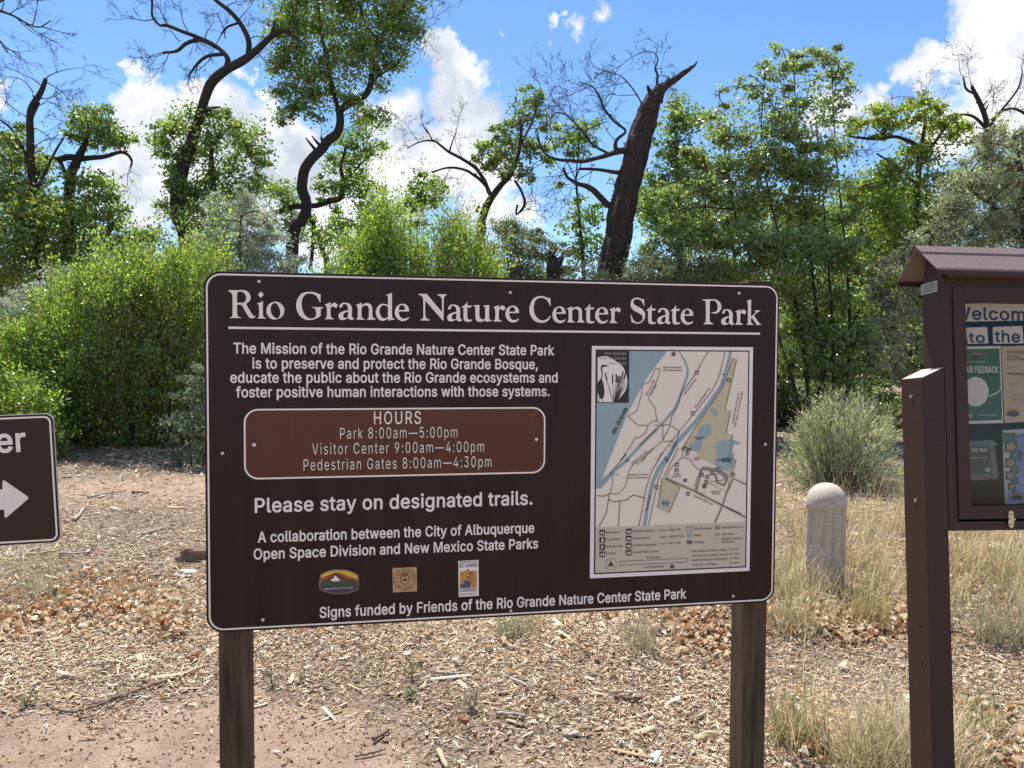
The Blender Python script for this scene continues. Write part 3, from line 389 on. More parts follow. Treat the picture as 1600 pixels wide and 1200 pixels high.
# title: serif letters, raised
SERIF = {  # outlines measured from the photograph: region origin, scale, baseline, paths
'R': (350,440,10,573,"68,143! 72,138! 215,140 310,137 380,165 420,235 405,305 350,350! 400,440 450,520 475,545 502,540! 495,555 455,577 420,575 385,545 330,450 290,380 265,365! 210,365! 212,480 220,540 275,565! 275,573! 100,573! 100,565! 135,545 140,480 140,250 130,195 100,165|210,335! 212,200 225,165 270,160 325,185 352,245 345,300 315,335!"),
'i': (350,440,10,573,"515,340! 580,322 612,303! 612,500 620,545 662,568! 662,575! 528,575! 528,568! 551,545 553,500 550,390 540,355|580,152! 624,203! 580,255! 537,203!"),
'o': (350,440,10,575,"800,310 880,335 935,400 940,470 905,545 800,588 720,565 670,500 665,430 700,355|790,330 740,370 730,440 755,520 820,572 865,545 880,480 865,410 830,350"),
'G': (350,440,10,577,"1340,152 1420,160 1480,190! 1492,186! 1508,186! 1508,315! 1495,312! 1470,255 1420,200 1340,178 1270,195 1225,260 1213,350 1235,460 1280,530 1345,567 1400,560 1435,530 1437,450 1420,410 1372,400! 1372,390! 1550,390! 1550,400! 1520,415 1512,450 1512,525! 1450,565 1340,592 1250,575 1170,505 1130,400 1140,290 1195,195 1265,160"),
'r': (490,440,10,588,"170,358! 230,340 265,320! 270,322! 268,378! 300,340 325,328 350,338 380,365! 352,415! 320,395 290,387 268,410! 268,500 272,550 320,580! 320,588! 178,588! 178,580! 203,555 210,510 208,420 200,380"),
'a': (490,440,10,594,"402,405! 410,375 440,340 495,332 560,350 597,400 600,480 600,540 612,568 635,572! 630,585 590,603 560,590 540,570! 500,590 450,603 405,585 390,535 410,495 470,465 540,447! 535,400 515,365 480,352 455,365 450,390 430,408|540,470! 490,490 465,520 470,560 500,572 530,560 537,540"),
'n': (490,440,10,597,"652,368! 710,350 745,332! 750,335! 750,375! 800,345 850,340 895,365 917,410 918,500 925,555 965,588! 965,598! 835,598! 835,590! 862,560 865,500 862,420 845,385 810,375 775,385 750,415! 750,510 755,560 800,588! 800,596! 670,596! 670,588! 688,560 690,500 690,420 680,385"),
'd': (490,440,10,602,"1120,205! 1180,195 1220,173! 1222,180! 1222,500 1228,560 1262,583! 1255,593 1200,602 1165,612! 1157,575! 1130,595 1075,612 1010,585 975,520 972,450 1005,385 1060,350 1115,352 1160,370! 1158,250 1150,222|1160,395! 1120,372 1075,372 1035,415 1028,480 1050,545 1090,575 1130,572 1158,553!"),
'e': (490,440,10,608,"1330,470! 1335,520 1375,575 1430,580 1470,565 1490,552! 1490,560 1460,600 1390,620 1320,595 1275,530 1270,460 1300,390 1370,352 1430,360 1475,400 1490,470!|1330,448! 1422,448! 1428,425 1415,390 1380,370 1350,382 1333,420"),
'N': (640,445,8.889,507,"125,137! 235,137! 450,392! 448,260 440,190 385,155! 385,143! 512,143! 512,155! 480,180 473,250 470,508! 460,508! 218,230! 218,420 228,470 278,495! 278,507! 150,507! 150,495! 186,470 190,400 188,230 175,175 125,150!"),
't': (640,445,8.889,511,"722,315! 765,285 800,240! 800,295! 862,295! 850,322! 800,322! 800,450 810,485 835,492 868,488! 855,510 800,522 760,505 748,460 748,326! 722,325!"),
'u': (640,445,8.889,515,"882,295! 965,288! 968,295! 968,440 985,480 1015,490 1047,480! 1048,350 1045,320 1022,302! 1022,295! 1100,290! 1102,300! 1102,450 1110,488 1138,503! 1138,512! 1055,522! 1045,497! 1010,520 960,522 922,500 912,450 912,340 905,312 882,303!"),
'C': (815,450,10,546,"285,138 360,150 420,180! 430,165! 442,165! 452,292! 440,290! 410,230 360,180 290,165 225,195 190,270 185,360 215,450 265,500 320,520 390,500 442,446! 452,455! 420,510 370,545 290,555 200,525 135,440 118,350 140,240 200,165"),
'S': (970,455,12.308,627,"300,132 360,145 410,167! 425,155! 436,155! 441,290! 432,290! 410,230 370,180 300,160 250,175 232,220 245,260 300,295 400,350 450,420 455,500 420,580 360,625 300,632 215,605! 200,600! 178,462! 188,458! 215,530 260,590 330,605 390,580 412,520 395,465 330,425 230,370 185,300 185,230 220,160"),
'P': (1080,455,12.308,638,"200,160! 380,158! 460,165 530,210 565,290 550,360 500,415 440,435 370,412! 370,402! 430,405 480,375 495,310 485,240 440,190 390,182 352,190 342,225! 340,540 350,590 408,626! 408,638! 225,638! 225,626! 262,590 268,540 268,230 260,195 200,172!"),
'k': (1080,455,12.308,648,"1045,190! 1100,175 1132,157! 1135,162! 1131,500! 1228,402! 1205,378! 1205,370! 1305,370! 1305,378! 1270,400 1190,465! 1250,560 1300,622 1330,643! 1328,650! 1245,650! 1150,510! 1131,527! 1131,570 1140,610 1175,638! 1175,648! 1048,648! 1048,638! 1070,610 1075,550 1075,260 1070,215"),
}
TITLE = [('R',356.8),('i',401.5),('o',416.5),('G',463),('r',507),('a',529),('n',555.2),('d',587.2),('e',616.9),
 ('N',654),('a',698.7),('t',721.2),('u',739.2),('r',770),('e',789.5),('C',826.8),('e',862.7),('n',884.5),('t',913),('e',929.4),('r',951.1),
 ('S',984.5),('t',1009.4),('a',1026.3),('t',1047.4),('e',1062.9),('P',1096.2),('a',1126.2),('r',1147.6),('k',1164.9)]
def base_y(x): return 497.3 + (x-357)*(507.6-497.3)/(1187-357)
vb = np.mean([P(x, base_y(x))[1] for x in (360, 600, 900, 1180)])
polys = []
for ch, px in TITLE:
    ox, oy, sc, bl, paths = SERIF[ch]; G = []
    for pth in paths.split('|'):
        G.append([P(ox + q[0]/sc, oy + q[1]/sc) for q in smooth_path(pth, 4)])
    lo = min(q[0] for q in G[0]); zb = P(ox + smooth_path(paths.split('|')[0])[0][0]/sc, oy + bl/sc)[1]; u0 = P(px, base_y(px))[0]
    polys += [[(q[0]-lo+u0, q[1]-zb+vb) for q in g] for g in G]
me = curve_mesh('title_lettering', polys, .0012)
for v in me.vertices: v.co = (v.co[0], -.0022 - v.co[2], v.co[1])
link('title_lettering', me, cream, sign)
b = MB(); a0 = P(357, 512); a1 = P(1187, 521); zz = (P(357,511.8)[1]+P(1187,521)[1])/2
b.box(a0[0], a1[0], -.0025, .001, zz-.0035, zz+.0022); b.build('title_rule', cream, sign)

def sign_line(body, xl, yl, xr, yr, cap, name='text_line', bold=.014, mt=None, y=-.0022, parent=None, **kw):
    p, q = P(xl, yl), P(xr, yr); z = (p[1]+q[1])/2
    return text(body, name, parent or sign, mt or cream, p[0], q[0], z, cap=cap, bold=bold, y=y, **kw)
mpp = (sz1-sz0)/530.0
for a in (("The Mission of the Rio Grande Nature Center State Park", 365.5,551.8, 865,555.2, 15),
          ("is to preserve and protect the Rio Grande Bosque,", 395,575.2, 839.5,577, 15),
          ("educate the public about the Rio Grande ecosystems and", 360.5,597.6, 870.5,597.6, 15),
          ("foster positive human interactions with those systems.", 369.5,620.3, 858,619, 15),
          ("Please stay on designated trails.", 399,799.5, 831,788.8, 20.5),
          ("A collaboration between the City of Albuquerque", 403.5,845.5, 834,833.4, 15.2),
          ("Open Space Division and New Mexico State Parks", 397,871.5, 840,858.2, 15.2),
          ("Signs funded by Friends of the Rio Grande Nature Center State Park", 500,962.6, 1071,936.4, 15.5)):
    sign_line(*a[:5], a[5]*mpp*1.02)

# hours plate
hx0 = P(381,700)[0]; hx1 = P(852,690)[0]; hz1 = (P(420,638.5)[1]+P(820,635)[1])/2; hz0 = (P(420,749.5)[1]+P(820,739.5)[1])/2
b = MB(); b.prism(rrect(hx0, hx1, hz0, hz1, .036, 10), -.003, -.0005); hp = b.build('hours_plate', hours_brown, sign, bevel=.0006)
b = MB(); b.ring(rrect(hx0+.0008, hx1-.0008, hz0+.0008, hz1-.0008, .035, 10), rrect(hx0+.005, hx1-.005, hz0+.005, hz1-.005, .031, 10), -.0036); b.build('plate_border', cream, hp)
for a in (("HOURS", 584.5,662.5, 657.5,661.8, 19, .004), ("Park 8:00am—5:00pm", 531.5,685.6, 714.5,683, 16.6, -.004),
          ("Visitor Center 9:00am—4:00pm", 488,710.6, 756,704.8, 16.6, -.004), ("Pedestrian Gates 8:00am—4:30pm", 474.5,736, 767.5,727.8, 16.6, -.004)):
    sign_line(a[0], a[1], a[2], a[3], a[4], a[5]*mpp, 'hours_lettering', a[6], y=-.0042, parent=hp, thick=.0003, track=.085)
for (px, py) in ((397.7,694.5),(837.5,686)):
    b = MB(); b.cyl(P(px,py), .0044, .0036, -.0065, -.003, 16); b.build('bolt', mat('white_bolt', (.7,.7,.64), .4, .1), hp)

# ---- trail map panel
def q3(x, y): return P(910 + x/5.714, 530 + y/5.714)
def q4(x, y): return P(910 + x/5.582, 700 + y/5.582)
def q5(x, y): return P(920 + x/6.2745, 815 + y/6.2745)
map_white = mat('map_border_white', (.86, .78, .71), .4, .03); map_cream = mat('map_paper', (.83, .715, .59), .4, .03, 4)
map_black = mat('map_black', (.014, .011, .012), .4, .05); map_blue = mat('map_water_blue', (.30, .40, .42), .4, .04); map_chan = mat('map_channel_blue', (.27, .37, .42), .4, .04)
map_band = mat('map_legend_grey', (.58, .49, .39), .4, .03); map_olive = mat('map_boundary_olive', (.22, .19, .03), .4, .05); map_yellow = mat('map_preserve', (.58, .50, .33), .4, .04)
map_grey = mat('map_road_grey', (.27, .22, .195), .4, .03); map_dk = mat('map_building_grey', (.12, .10, .09), .4, .03); map_ink = mat('map_ink', (.035, .025, .025), .5, .03); map_dot = mat('map_stipple', (.2, .17, .1), .5, .03)
mx0 = (q3(78,300)[0]+q4(70,600)[0])/2; mx1 = (q3(1510,300)[0]+q4(1460,800)[0])/2; mz1 = (q3(78,64)[1]+q3(1510,68)[1])/2; mz0 = (q4(68,1142)[1]+q4(1455,1060)[1])/2
b = MB(); b.box(mx0, mx1, -.004, -.0005, mz0, mz1); mp_ = b.build('map_panel', map_white, sign)
i1 = .0105; b = MB(); b.flat([(mx0+i1,mz0+i1),(mx1-i1,mz0+i1),(mx1-i1,mz1-i1*.9),(mx0+i1,mz1-i1*.9)], -.0043); b.build('map_frame', map_black, mp_)
i2 = .0145; fx0, fx1, fz0, fz1 = mx0+i2, mx1-i2, mz0+i2, mz1-i2*.9
b = MB(); b.flat([(fx0,fz0),(fx1,fz0),(fx1,fz1),(fx0,fz1)], -.0046); b.build('map_sheet', map_cream, mp_)
zb_ = (q4(135,690)[1]+q4(1415,640)[1])/2
CLAMP = True
def clampf(p): return p if not CLAMP else (min(max(p[0], fx0), fx1), min(max(p[1], fz0), fz1))
def strip(b, pts, y):     # pts: (x,z,w)
    pts = [np.array(p, float) for p in pts]; L_, R_ = [], []
    for i, p in enumerate(pts):
        d = pts[min(i+1, len(pts)-1)][:2] - pts[max(i-1, 0)][:2]; d /= (np.linalg.norm(d) or 1); n = np.array([-d[1], d[0]])*p[2]/2
        L_.append(clampf(p[:2]+n)); R_.append(clampf(p[:2]-n))
    vs = [(p[0], y, p[1]) for p in L_] + [(p[0], y, p[1]) for p in R_]; n = len(pts)
    b.add(vs, [(i, i+1, n+i+1, n+i) for i in range(n-1)])
def dense(pts, step):
    out = []
    for p, q in zip(pts[:-1], pts[1:]):
        p, q = np.array(p), np.array(q); n = max(1, int(np.linalg.norm(q[:2]-p[:2])/step))
        out += [p + (q-p)*k/n for k in range(n)]
    return out + [np.array(pts[-1])]
def dashes(b, pts, pattern, w, y):
    pts = dense(pts, .0006); i = 0; k = 0; n = len(pts)
    while i < n-1:
        L = max(1, int(pattern[k % len(pattern)]/.0006)); j = min(n-1, i+L)
        if k % 2 == 0 and j > i:
            p, q = pts[i], pts[j]; strip(b, [(p[0],p[1],w),(q[0],q[1],w)], y)
        i = j; k += 1
PX = 1/5.6*mpp
def poly(b, pts, y): b.flat([clampf(p) for p in pts], y)
b = MB(); b.flat([(fx0, fz0), (fx1, fz0), (fx1, zb_), (fx0, zb_)], -.0049); b.build('map_legend_band', map_band, mp_)
b = MB(); poly(b, [q3(115,100),q3(750,100),q3(680,200),q3(600,300),q3(500,470),q3(400,660),q3(230,1086),q4(160,290),q4(128,355),q4(100,355)], -.0049)
b.build('map_river', map_blue, mp_)
b = MB()
for A, B_ in (([(860,100,14),(905,190,18),(935,270,20),(930,330,22),(890,440,24),(860,530,24),(820,620,24),(710,750,24),(560,900,26),(380,1086,26)], [(400,100,26),(340,140,30),(280,190,30),(200,270,45),(135,340,50)]),
              ([(1318,100,28),(1295,200,28),(1270,300,28),(1230,420,30),(1120,580,32),(1000,740,34),(830,930,38),(740,1086,40)], [(730,80,38),(660,180,36),(610,290,34),(585,400,32),(555,550,32),(537,670,32)])):
    b = MB(); strip(b, [(*q3(x,y),w*PX) for x,y,w in A] + [(*q4(x,y),w*PX) for x,y,w in B_], -.0052); b.build('map_channel', map_chan, mp_)
pres = [q3(1330,175),q3(1370,182),q3(1265,630),q3(1315,640),q3(1275,848),q3(1335,850),q3(1300,1050),q4(1335,100),q4(1290,230),q4(1150,150),q4(1000,80),q4(985,0),q3(880,1000),q3(1010,770),q3(1240,440),q3(1290,300)]
blk = [q4(725,265),q4(845,340),q4(750,560),q4(650,515),q4(690,262)]
for pl in (pres, blk): b = MB(); poly(b, pl, -.0051); b.build('map_preserve', map_yellow, mp_)
def inside(p, P_):
    c = False
    for i in range(len(P_)):
        a, d = P_[i], P_[i-1]
        if (a[1] > p[1]) != (d[1] > p[1]) and p[0] < (d[0]-a[0])*(p[1]-a[1])/(d[1]-a[1])+a[0]: c = not c
    return c
def hatch(name, polyg, n, col, y, r=.0007, seed=3):
    rr = random.Random(seed); b = MB(); xs = [p[0] for p in polyg]; zs = [p[1] for p in polyg]
    for _ in range(n):
        p = (rr.uniform(min(xs), max(xs)), rr.uniform(min(zs), max(zs)))
        if inside(p, polyg): a = rr.uniform(0, 3); strip(b, [(p[0]-r*math.cos(a), p[1]-r*math.sin(a), r*.9), (p[0]+r*math.cos(a), p[1]+r*math.sin(a), r*.9)], y)
    return b
bb = hatch('', pres, 700, None, 0); hb = MB()
for polyg, n, s in ((pres, 900, 3), (blk, 120, 4)):
    t_ = hatch('', polyg, n, None, -.0054, .0008, s); hb.add(t_.v, t_.f)
hb.build('map_stipple', map_dot, mp_)['kind'] = 'stuff'
b = MB()
for L_ in ([q3(*p) for p in ((940,980),(960,930),(1020,890),(1020,820),(1070,755),(1140,770),(1135,850),(1060,900),(1050,990),(980,1000))],
           [q3(*p) for p in ((1130,630),(1160,612),(1205,650),(1190,690),(1150,665))],
           [q3(*p) for p in ((1185,1000),(1190,920),(1240,905),(1330,895),(1400,920),(1395,945),(1350,930),(1330,1000),(1350,1040),(1330,1086),(1200,1086))],
           [q4(*p) for p in ((1145,100),(1270,75),(1320,100),(1310,160),(1260,185),(1160,180))], [q4(*p) for p in ((680,460),(700,440),(745,460),(750,510),(700,515))]):
    b = MB(); poly(b, L_, -.0057); b.build('map_pond', map_blue, mp_)
b = MB()
for pts, w_ in (([(1415,600),(980,380)],20),([(1150,645),(1215,500),(1250,390),(1310,265),(1420,315)],18),([(985,370),(1040,170)],20),([(1035,175),(1160,190),(1250,250)],34),([(1150,220),(1170,300),(1230,322),(1255,270),(1250,245)],26)):
    b = MB(); strip(b, [(*q4(x,y), w_*PX) for x,y in pts], -.0054-.00004*len(pts)-w_*.000002); b.build('map_road', map_grey, mp_)
b = MB()
for (x,y,w_,h_) in ((890,280,34,30),(1055,332,36,40),(925,12,40,26)):
    c = q4(x,y); b = MB(); b.flat([(c[0]-w_*PX/2,c[1]-h_*PX/2),(c[0]+w_*PX/2,c[1]-h_*PX/2+.001),(c[0]+w_*PX/2,c[1]+h_*PX/2),(c[0]-w_*PX/2,c[1]+h_*PX/2)], -.0058); b.build('map_building', map_dk, mp_)
b = MB()
for pts in (([q3(*p) for p in ((1330,172),(1370,180),(1265,630),(1315,640),(1275,848),(1335,850),(1300,1050))] + [q4(*p) for p in ((1335,100),(1250,380),(1090,300),(1055,405),(725,255),(705,240),(830,0))] + [q3(*p) for p in ((880,980),(1010,770),(1240,440),(1290,300),(1330,172))]), blk+blk[:1]):
    b = MB(); strip(b, [(p[0],p[1],7*PX) for p in pts], -.0060); b.build('map_boundary', map_olive, mp_)
b = MB(); bike = (.0035,.001,.001,.001); dot = (.0012,.0008); park = (.003,.0022)
def T(pat, w_, *lists):
    pts = [q3(*p) for p in lists[0]] + ([q4(*p) for p in lists[1]] if len(lists) > 1 else []); dashes(b, pts, pat, w_*PX, -.0063)
T(bike,7,[(1125,100),(1050,220),(1010,300),(870,490),(850,580),(790,690),(775,780),(710,900)])
T(bike,7,[(1268,100),(1240,220),(1210,340),(1150,460),(1000,650),(860,820),(720,1000),(660,1086)],[(690,40),(590,220),(550,350),(510,560),(487,675)])
T(bike,7,[(860,820),(830,920),(750,1086)],[(700,170),(650,290),(630,400),(590,580),(570,670)])
T(dot,7,[(400,685),(480,640),(520,500),(530,400),(560,400),(600,370),(640,270),(680,255),(685,300),(650,390),(580,520),(640,610),(660,730),(710,770),(712,900)])
T(dot,7,[(400,685),(490,768),(580,768),(620,730),(660,728)]); T(dot,7,[(580,768),(560,830),(490,885),(470,870),(420,960),(330,1086)],[(380,50),(240,215),(255,240),(260,300),(235,395),(310,398),(370,330),(400,200),(430,150),(610,0)])
T(dot,7,[(710,770),(760,758),(800,780),(860,820)]); T(dot,7,[(700,912),(790,908),(840,950)]); T(dot,7,[(700,912),(560,1040),(520,1086)])
for pat, L_ in ((dot,[(122,412),(180,418),(235,395)]),(bike,[(225,400),(225,450),(270,465),(370,455),(440,405),(540,435)]),(bike,[(222,440),(205,560),(140,680)]),(bike,[(320,455),(308,680)]),
                (park,[(730,240),(760,180),(810,130),(870,75),(865,0)]),(park,[(870,75),(940,100),(960,150),(1025,195),(990,270),(970,350)]),(park,[(1180,180),(1280,240),(1210,280),(1110,290)]),(bike,[(725,268),(980,385)])):
    dashes(b, [q4(*p) for p in L_], pat, 8*PX, -.0063)
for (x,y,pat) in ((725,82,bike),(725,147,(.02,.001)),(725,212,park)): dashes(b, [q5(x-38,y+2),q5(x+38,y-1)], pat, 6*PX, -.0063)
b.build('map_trail', map_ink, mp_)
b = MB(); w_ = MB()
icons = [q4(*p) for p in ((818,143),(815,192),(910,45),(890,2),(1035,232),(1122,217),(1082,252),(1072,295),(1178,183),(1305,232),(640,338),(915,398))] + [q3(*p) for p in ((1015,298),(1300,366),(978,660))]
for i, c in enumerate(icons + [q5(*p) for p in ((126,103),(126,175),(126,245),(126,315),(385,93),(385,162),(385,233),(385,300))]):
    big = i >= len(icons); h = (28/6.2745 if big else 17/5.6)*mpp
    b = MB(); w_ = MB(); b.prism(rrect(c[0]-h, c[0]+h, c[1]-h, c[1]+h, h*.15, 2), -.0067, -.0060); b.build('map_icon', map_black, mp_)
    k = i-len(icons)
    if k not in (1, 2) and i not in (4, 5):
        for sgn in (-1, 1): w_.flat([(c[0]+sgn*h*.5-h*.22,c[1]-h*.6),(c[0]+sgn*h*.5+h*.22,c[1]-h*.6),(c[0]+sgn*h*.38+h*.12,c[1]+h*(.6 if k%2 else .35)),(c[0]+sgn*h*.38-h*.12,c[1]+h*.5)], -.0070)
        w_.flat([(c[0]-h*.3,c[1]-h*.05),(c[0]+h*.3,c[1]-h*.05),(c[0]+h*.3,c[1]+h*.2),(c[0]-h*.3,c[1]+h*.2)], -.0071); w_.build('map_pictogram', map_white, mp_)
letters_w = []; letters_k = []
for ch, c, h in (('$',q5(126,175),20/6.2745*mpp),('P',q5(126,245),20/6.2745*mpp),('$',icons[4],12/5.6*mpp),('P',icons[5],12/5.6*mpp)):
    (text(ch, 'map_symbol', mp_, map_white, c[0]-h*.55, c[0]+h*.55, c[1]-h*.85, cap=h*1.6, bold=.02, y=-.0070, thick=0))
def ml(conv, body, x0, y0, x1, y1, cap, ang=False, bold=.004, y=-.0066):
    p, q = conv(x0,y0), conv(x1,y1); L_ = math.hypot(q[0]-p[0], q[1]-p[1])
    letters_k.append(text(body, 'map_lettering', mp_, None, p[0], p[0]+L_, p[1], cap=cap*PX*1.05, bold=bold, y=y, thick=0, angle=math.atan2(q[1]-p[1], q[0]-p[0]) if ang else 0))
ml(q3,"Rio Grande",285,845,398,620,34,True,.02)
ml(q3,"Bosque Open Space",715,258,878,258,14,False,.012); ml(q3,"City of Albuquerque",715,284,880,284,14,False,.012)
ml(q3,"Aldo Leopold Trail",905,498,1010,360,15,True,.012); ml(q3,"Paseo del Bosque Trail",1008,612,1132,440,15,True,.012)
ml(q3,"River Loop Trail",568,505,640,368,15,True,.012); ml(q3,"0.59 miles",612,500,658,410,13,True,.012)
ml(q3,"Silvery Minnow Channel",508,950,660,805,14,True,.012); ml(q3,"bridge",635,772,678,772,11); ml(q3,"bridge",772,958,818,958,11); ml(q3,"bridge",1225,318,1268,318,11)
ml(q3,"Observation",985,882,1085,880,14,False,.01); ml(q3,"Pond",1012,900,1058,900,14,False,.01)
ml(q3,"Candelaria Nature Preserve",1338,755,1392,485,14,True,.012); ml(q3,"Open Space City of Albuquerque",1358,785,1425,465,14,True,.012)
ml(q4,"Bosque Loop Trail",428,138,555,30,14,True,.012); ml(q4,"0.68 miles",475,145,548,85,13,True,.012)
ml(q4,"Bosque Open Space",402,238,565,234,13,False,.012); ml(q4,"City of Albuquerque",398,264,564,260,13,False,.012)
ml(q4,"Riverside Drain",558,545,590,395,13,True,.01); ml(q4,"Candelaria Bike Trail",958,415,1125,495,14,True,.012); ml(q4,"Candelaria Road",1250,520,1368,572,14,True,.012)
ml(q4,"Visitor",965,90,1015,88,13,False,.01); ml(q4,"Center",965,106,1016,104,13,False,.01); ml(q4,"Wildlife",785,235,850,232,13,False,.01); ml(q4,"Rescue Inc.",770,254,858,250,13,False,.01)
ml(q4,"Education",1118,382,1198,378,13,False,.01); ml(q4,"Building",1125,400,1190,397,13,False,.01); ml(q4,"Candelaria",1205,106,1290,102,13,False,.01); ml(q4,"Wetlands",1210,122,1285,120,13,False,.01)
ml(q4,"Discovery",680,478,755,474,13,False,.01); ml(q4,"Pond",695,492,738,490,13,False,.01); ml(q4,"bridge",266,233,310,231,11)
for body, x0, y0, x1, y1 in (("Restrooms",163,112,297,110),("Pay Station",163,182,302,178),("Parking Area",163,250,321,243),("Gardens",163,317,265,313),("Wildlife Viewing",423,101,622,96),("Group Shelter",423,170,594,164),
     ("Outdoor Classroom",423,238,662,228),("Dog and Bike Access",423,305,672,296),("Bike Trail",780,86,890,82),("Nature Trail",780,150,922,146),("Park Trail",780,217,890,212),("Park Boundary",1024,76,1200,70),("Water",1024,140,1098,138),("Building",1024,208,1118,205),
     ("Road/Parking Lot",1298,64,1500,56),("Jetty Jacks",1294,128,1418,124),("Wildlife Preserve",1296,175,1496,168),("No Access",1296,206,1415,204),("Pay station to Visitor Center",1005,295,1340,280),("Pay station to the Rio Grande",1005,340,1356,322),("North to Montano Rd Bridge",1005,384,1345,366),("South to I-40 Bridge",1005,428,1242,418),
     ("0.1 mile",1368,275,1462,270),("0.4 mile",1368,320,1462,314),("1.1 mile",1368,365,1462,359),("2.3 mile",1368,410,1462,404),("0.25 mile",555,358,692,352),("0.40 kilometer",528,452,732,444),("XXX",1230,132,1276,130)):
    ml(q5, body, x0, y0, x1, y1, 19, False, .0)
for o_ in letters_k: o_.data.materials.append(map_ink)
b = MB()
def wire(pts, w_): strip(b, [(p[0],p[1],w_*PX) for p in pts], -.0066)
wire([q5(298,405),q5(957,372),],3); c0, c1 = q5(298,405), q5(957,372); hh = 17*PX
b = MB()
for (za, ) in ((hh,),(-hh,)): strip(b, [(c0[0],(c0[1]+c1[1])/2+za,3.2*PX),(c1[0],(c0[1]+c1[1])/2+za,3.2*PX)], -.0066)
for xx in (c0[0], c1[0]): strip(b, [(xx,(c0[1]+c1[1])/2-hh,3.2*PX),(xx,(c0[1]+c1[1])/2+hh,3.2*PX)], -.0068)
cc = q5(210,411); r_ = 58/6.2745*mpp
for k in range(4):
    strip(b, [(cc[0]+r_*math.cos(a), cc[1]+r_*math.sin(a), 3*PX) for a in np.linspace(k*math.pi/2+.15, (k+1)*math.pi/2-.15, 12)], -.0066)
b.flat([(cc[0], cc[1]+r_*.6),(cc[0]+r_*.55, cc[1]-r_*.5),(cc[0], cc[1]-r_*.25),(cc[0]-r_*.55, cc[1]-r_*.5)], -.0066)
b.build('map_scale_bar', map_ink, mp_)
b = MB(); strip(b, [(*q5(*p),5*PX) for p in ((955,50),(1008,47),(1008,86),(955,90),(955,50))], -.0069); b.build('legend_key_boundary', map_olive, mp_)
for nm, c, mt in (('legend_key_water',(981,130),map_chan),('legend_key_building',(980,197),map_dk),('legend_key_road',(1252,55),map_grey),('legend_key_preserve',(1254,178),map_yellow)):
    c = q5(*c); hw, hh2 = 28/6.27*mpp, 20/6.27*mpp; b = MB(); b.flat([(c[0]-hw,c[1]-hh2),(c[0]+hw,c[1]-hh2),(c[0]+hw,c[1]+hh2),(c[0]-hw,c[1]+hh2)], -.0056); b.build(nm, mt, mp_)
b = MB()
for c in (q3(806,132), q5(810,435)):
    r_ = 20/5.7*mpp; b = MB(); b.flat([(c[0]+r_*math.cos(a), c[1]+r_*math.sin(a)) for a in np.linspace(0,2*math.pi,20)[:-1]], -.0066); b.build('map_emblem', map_dk, mp_)
# bird and cattail box
b = MB(); a0, a1 = q3(118,92), q3(408,566); b.flat([a0,(a1[0],a0[1]),a1,(a0[0],a1[1])], -.0060); b.build('emblem_box', map_black, mp_)
b = MB(); b.flat([q3(*p) for p in smooth_path("130,165! 175,152 230,158 290,195 350,240 375,290 392,350 390,420 370,470 330,520 290,560! 130,560!")], -.0063); b.build('emblem_ground', map_white, mp_)
b = MB(); b.flat([q3(*p) for p in smooth_path("232,242! 190,228 165,232 158,262 166,310 160,345 135,380 130,400! 130,470! 140,500 152,528 175,530 188,500 188,440 180,390 168,360 176,310 172,262 180,248!",4)], -.0066)
for (x0,y0,x1,y1,w__) in ((145,520,140,560,5),(172,525,172,560,5)): strip(b, [(*q3(x0,y0),w__*PX),(*q3(x1,y1),w__*PX)], -.0066)
for k,(x,yt,L_) in enumerate(((198,300,70),(262,315,75),(297,310,70),(312,330,60),(330,322,60),(357,285,70),(378,300,60))):
    bx = 270 + k*6; strip(b, [(*q3(x,yt),13*PX),(*q3(x+(bx-x)*.2,yt+L_),13*PX)], -.0066 - k*.00002); strip(b, [(*q3(x+(bx-x)*.2,yt+L_),4*PX),(*q3(bx,558),7*PX)], -.0068 - k*.00002)
for k in range(6): strip(b, [(*q3(388-k*12,400-k*14),3*PX),(*q3(295-k*3,558),7*PX)], -.0070 - k*.00002)
b.build('emblem_heron', map_black, mp_)
L_ = []
for body, x0, x1, y in (("Rio Grande",195,385,138),("Nature Center",150,385,182),("State Park",218,383,226)):
    p, q = q3(x0,y), q3(x1,y); L_.append(text(body, 'emblem_lettering', mp_, None, p[0], q[0], p[1], cap=24*PX, bold=.0, y=-.0073, thick=0))
join_mesh('emblem_lettering', L_, mat('emblem_grey', (.45,.42,.40), .5, .03), mp_)

# ---- three small plaques
CLAMP = False
def q8(x, y): return P(480 + x/5.333, 870 + y/5.333)
def plaque(path, name, mt, y0=-.0035): b = MB(); b.prism([q8(*p) for p in (smooth_path(path, 5) if isinstance(path, str) else path)], y0, -.0005); return b.build(name, mt, sign)
tan = mat('badge_tan', (.24,.19,.12), .5, .1); bpath = "112,145! 180,112 265,102 350,112 428,150! 432,200 428,270! 350,298 265,308 180,298 105,272! 100,210"
bd = plaque(bpath, 'park_badge', tan)
def sub(name, path, mt, y, par, n=4):
    b = MB(); b.flat([q8(*p) for p in smooth_path(path, n)], y); b.build(name, mt, par)
sub('badge_sky', "120,152! 185,120 265,112 345,120 418,155! 420,190! 340,165 230,150 118,195!", mat('badge_yellow',(.72,.45,.03),.5,.05), -.0038, bd)
sub('badge_sunset', "118,175! 180,150 240,128 300,140 360,168 421,185! 421,215! 114,215!", mat('badge_red',(.42,.06,.02),.5,.1), -.0041, bd)
sub('badge_mountain', "118,205! 180,175 240,132 300,165 350,185 422,205! 424,250! 110,250!", mat('badge_brown',(.10,.05,.03),.5,.1), -.0044, bd)
sub('badge_hills', "112,215! 160,188 210,200 290,200 350,205 370,150! 385,200! 424,210! 424,252! 110,252!", mat('badge_green',(.045,.075,.03),.5,.1), -.0047, bd)
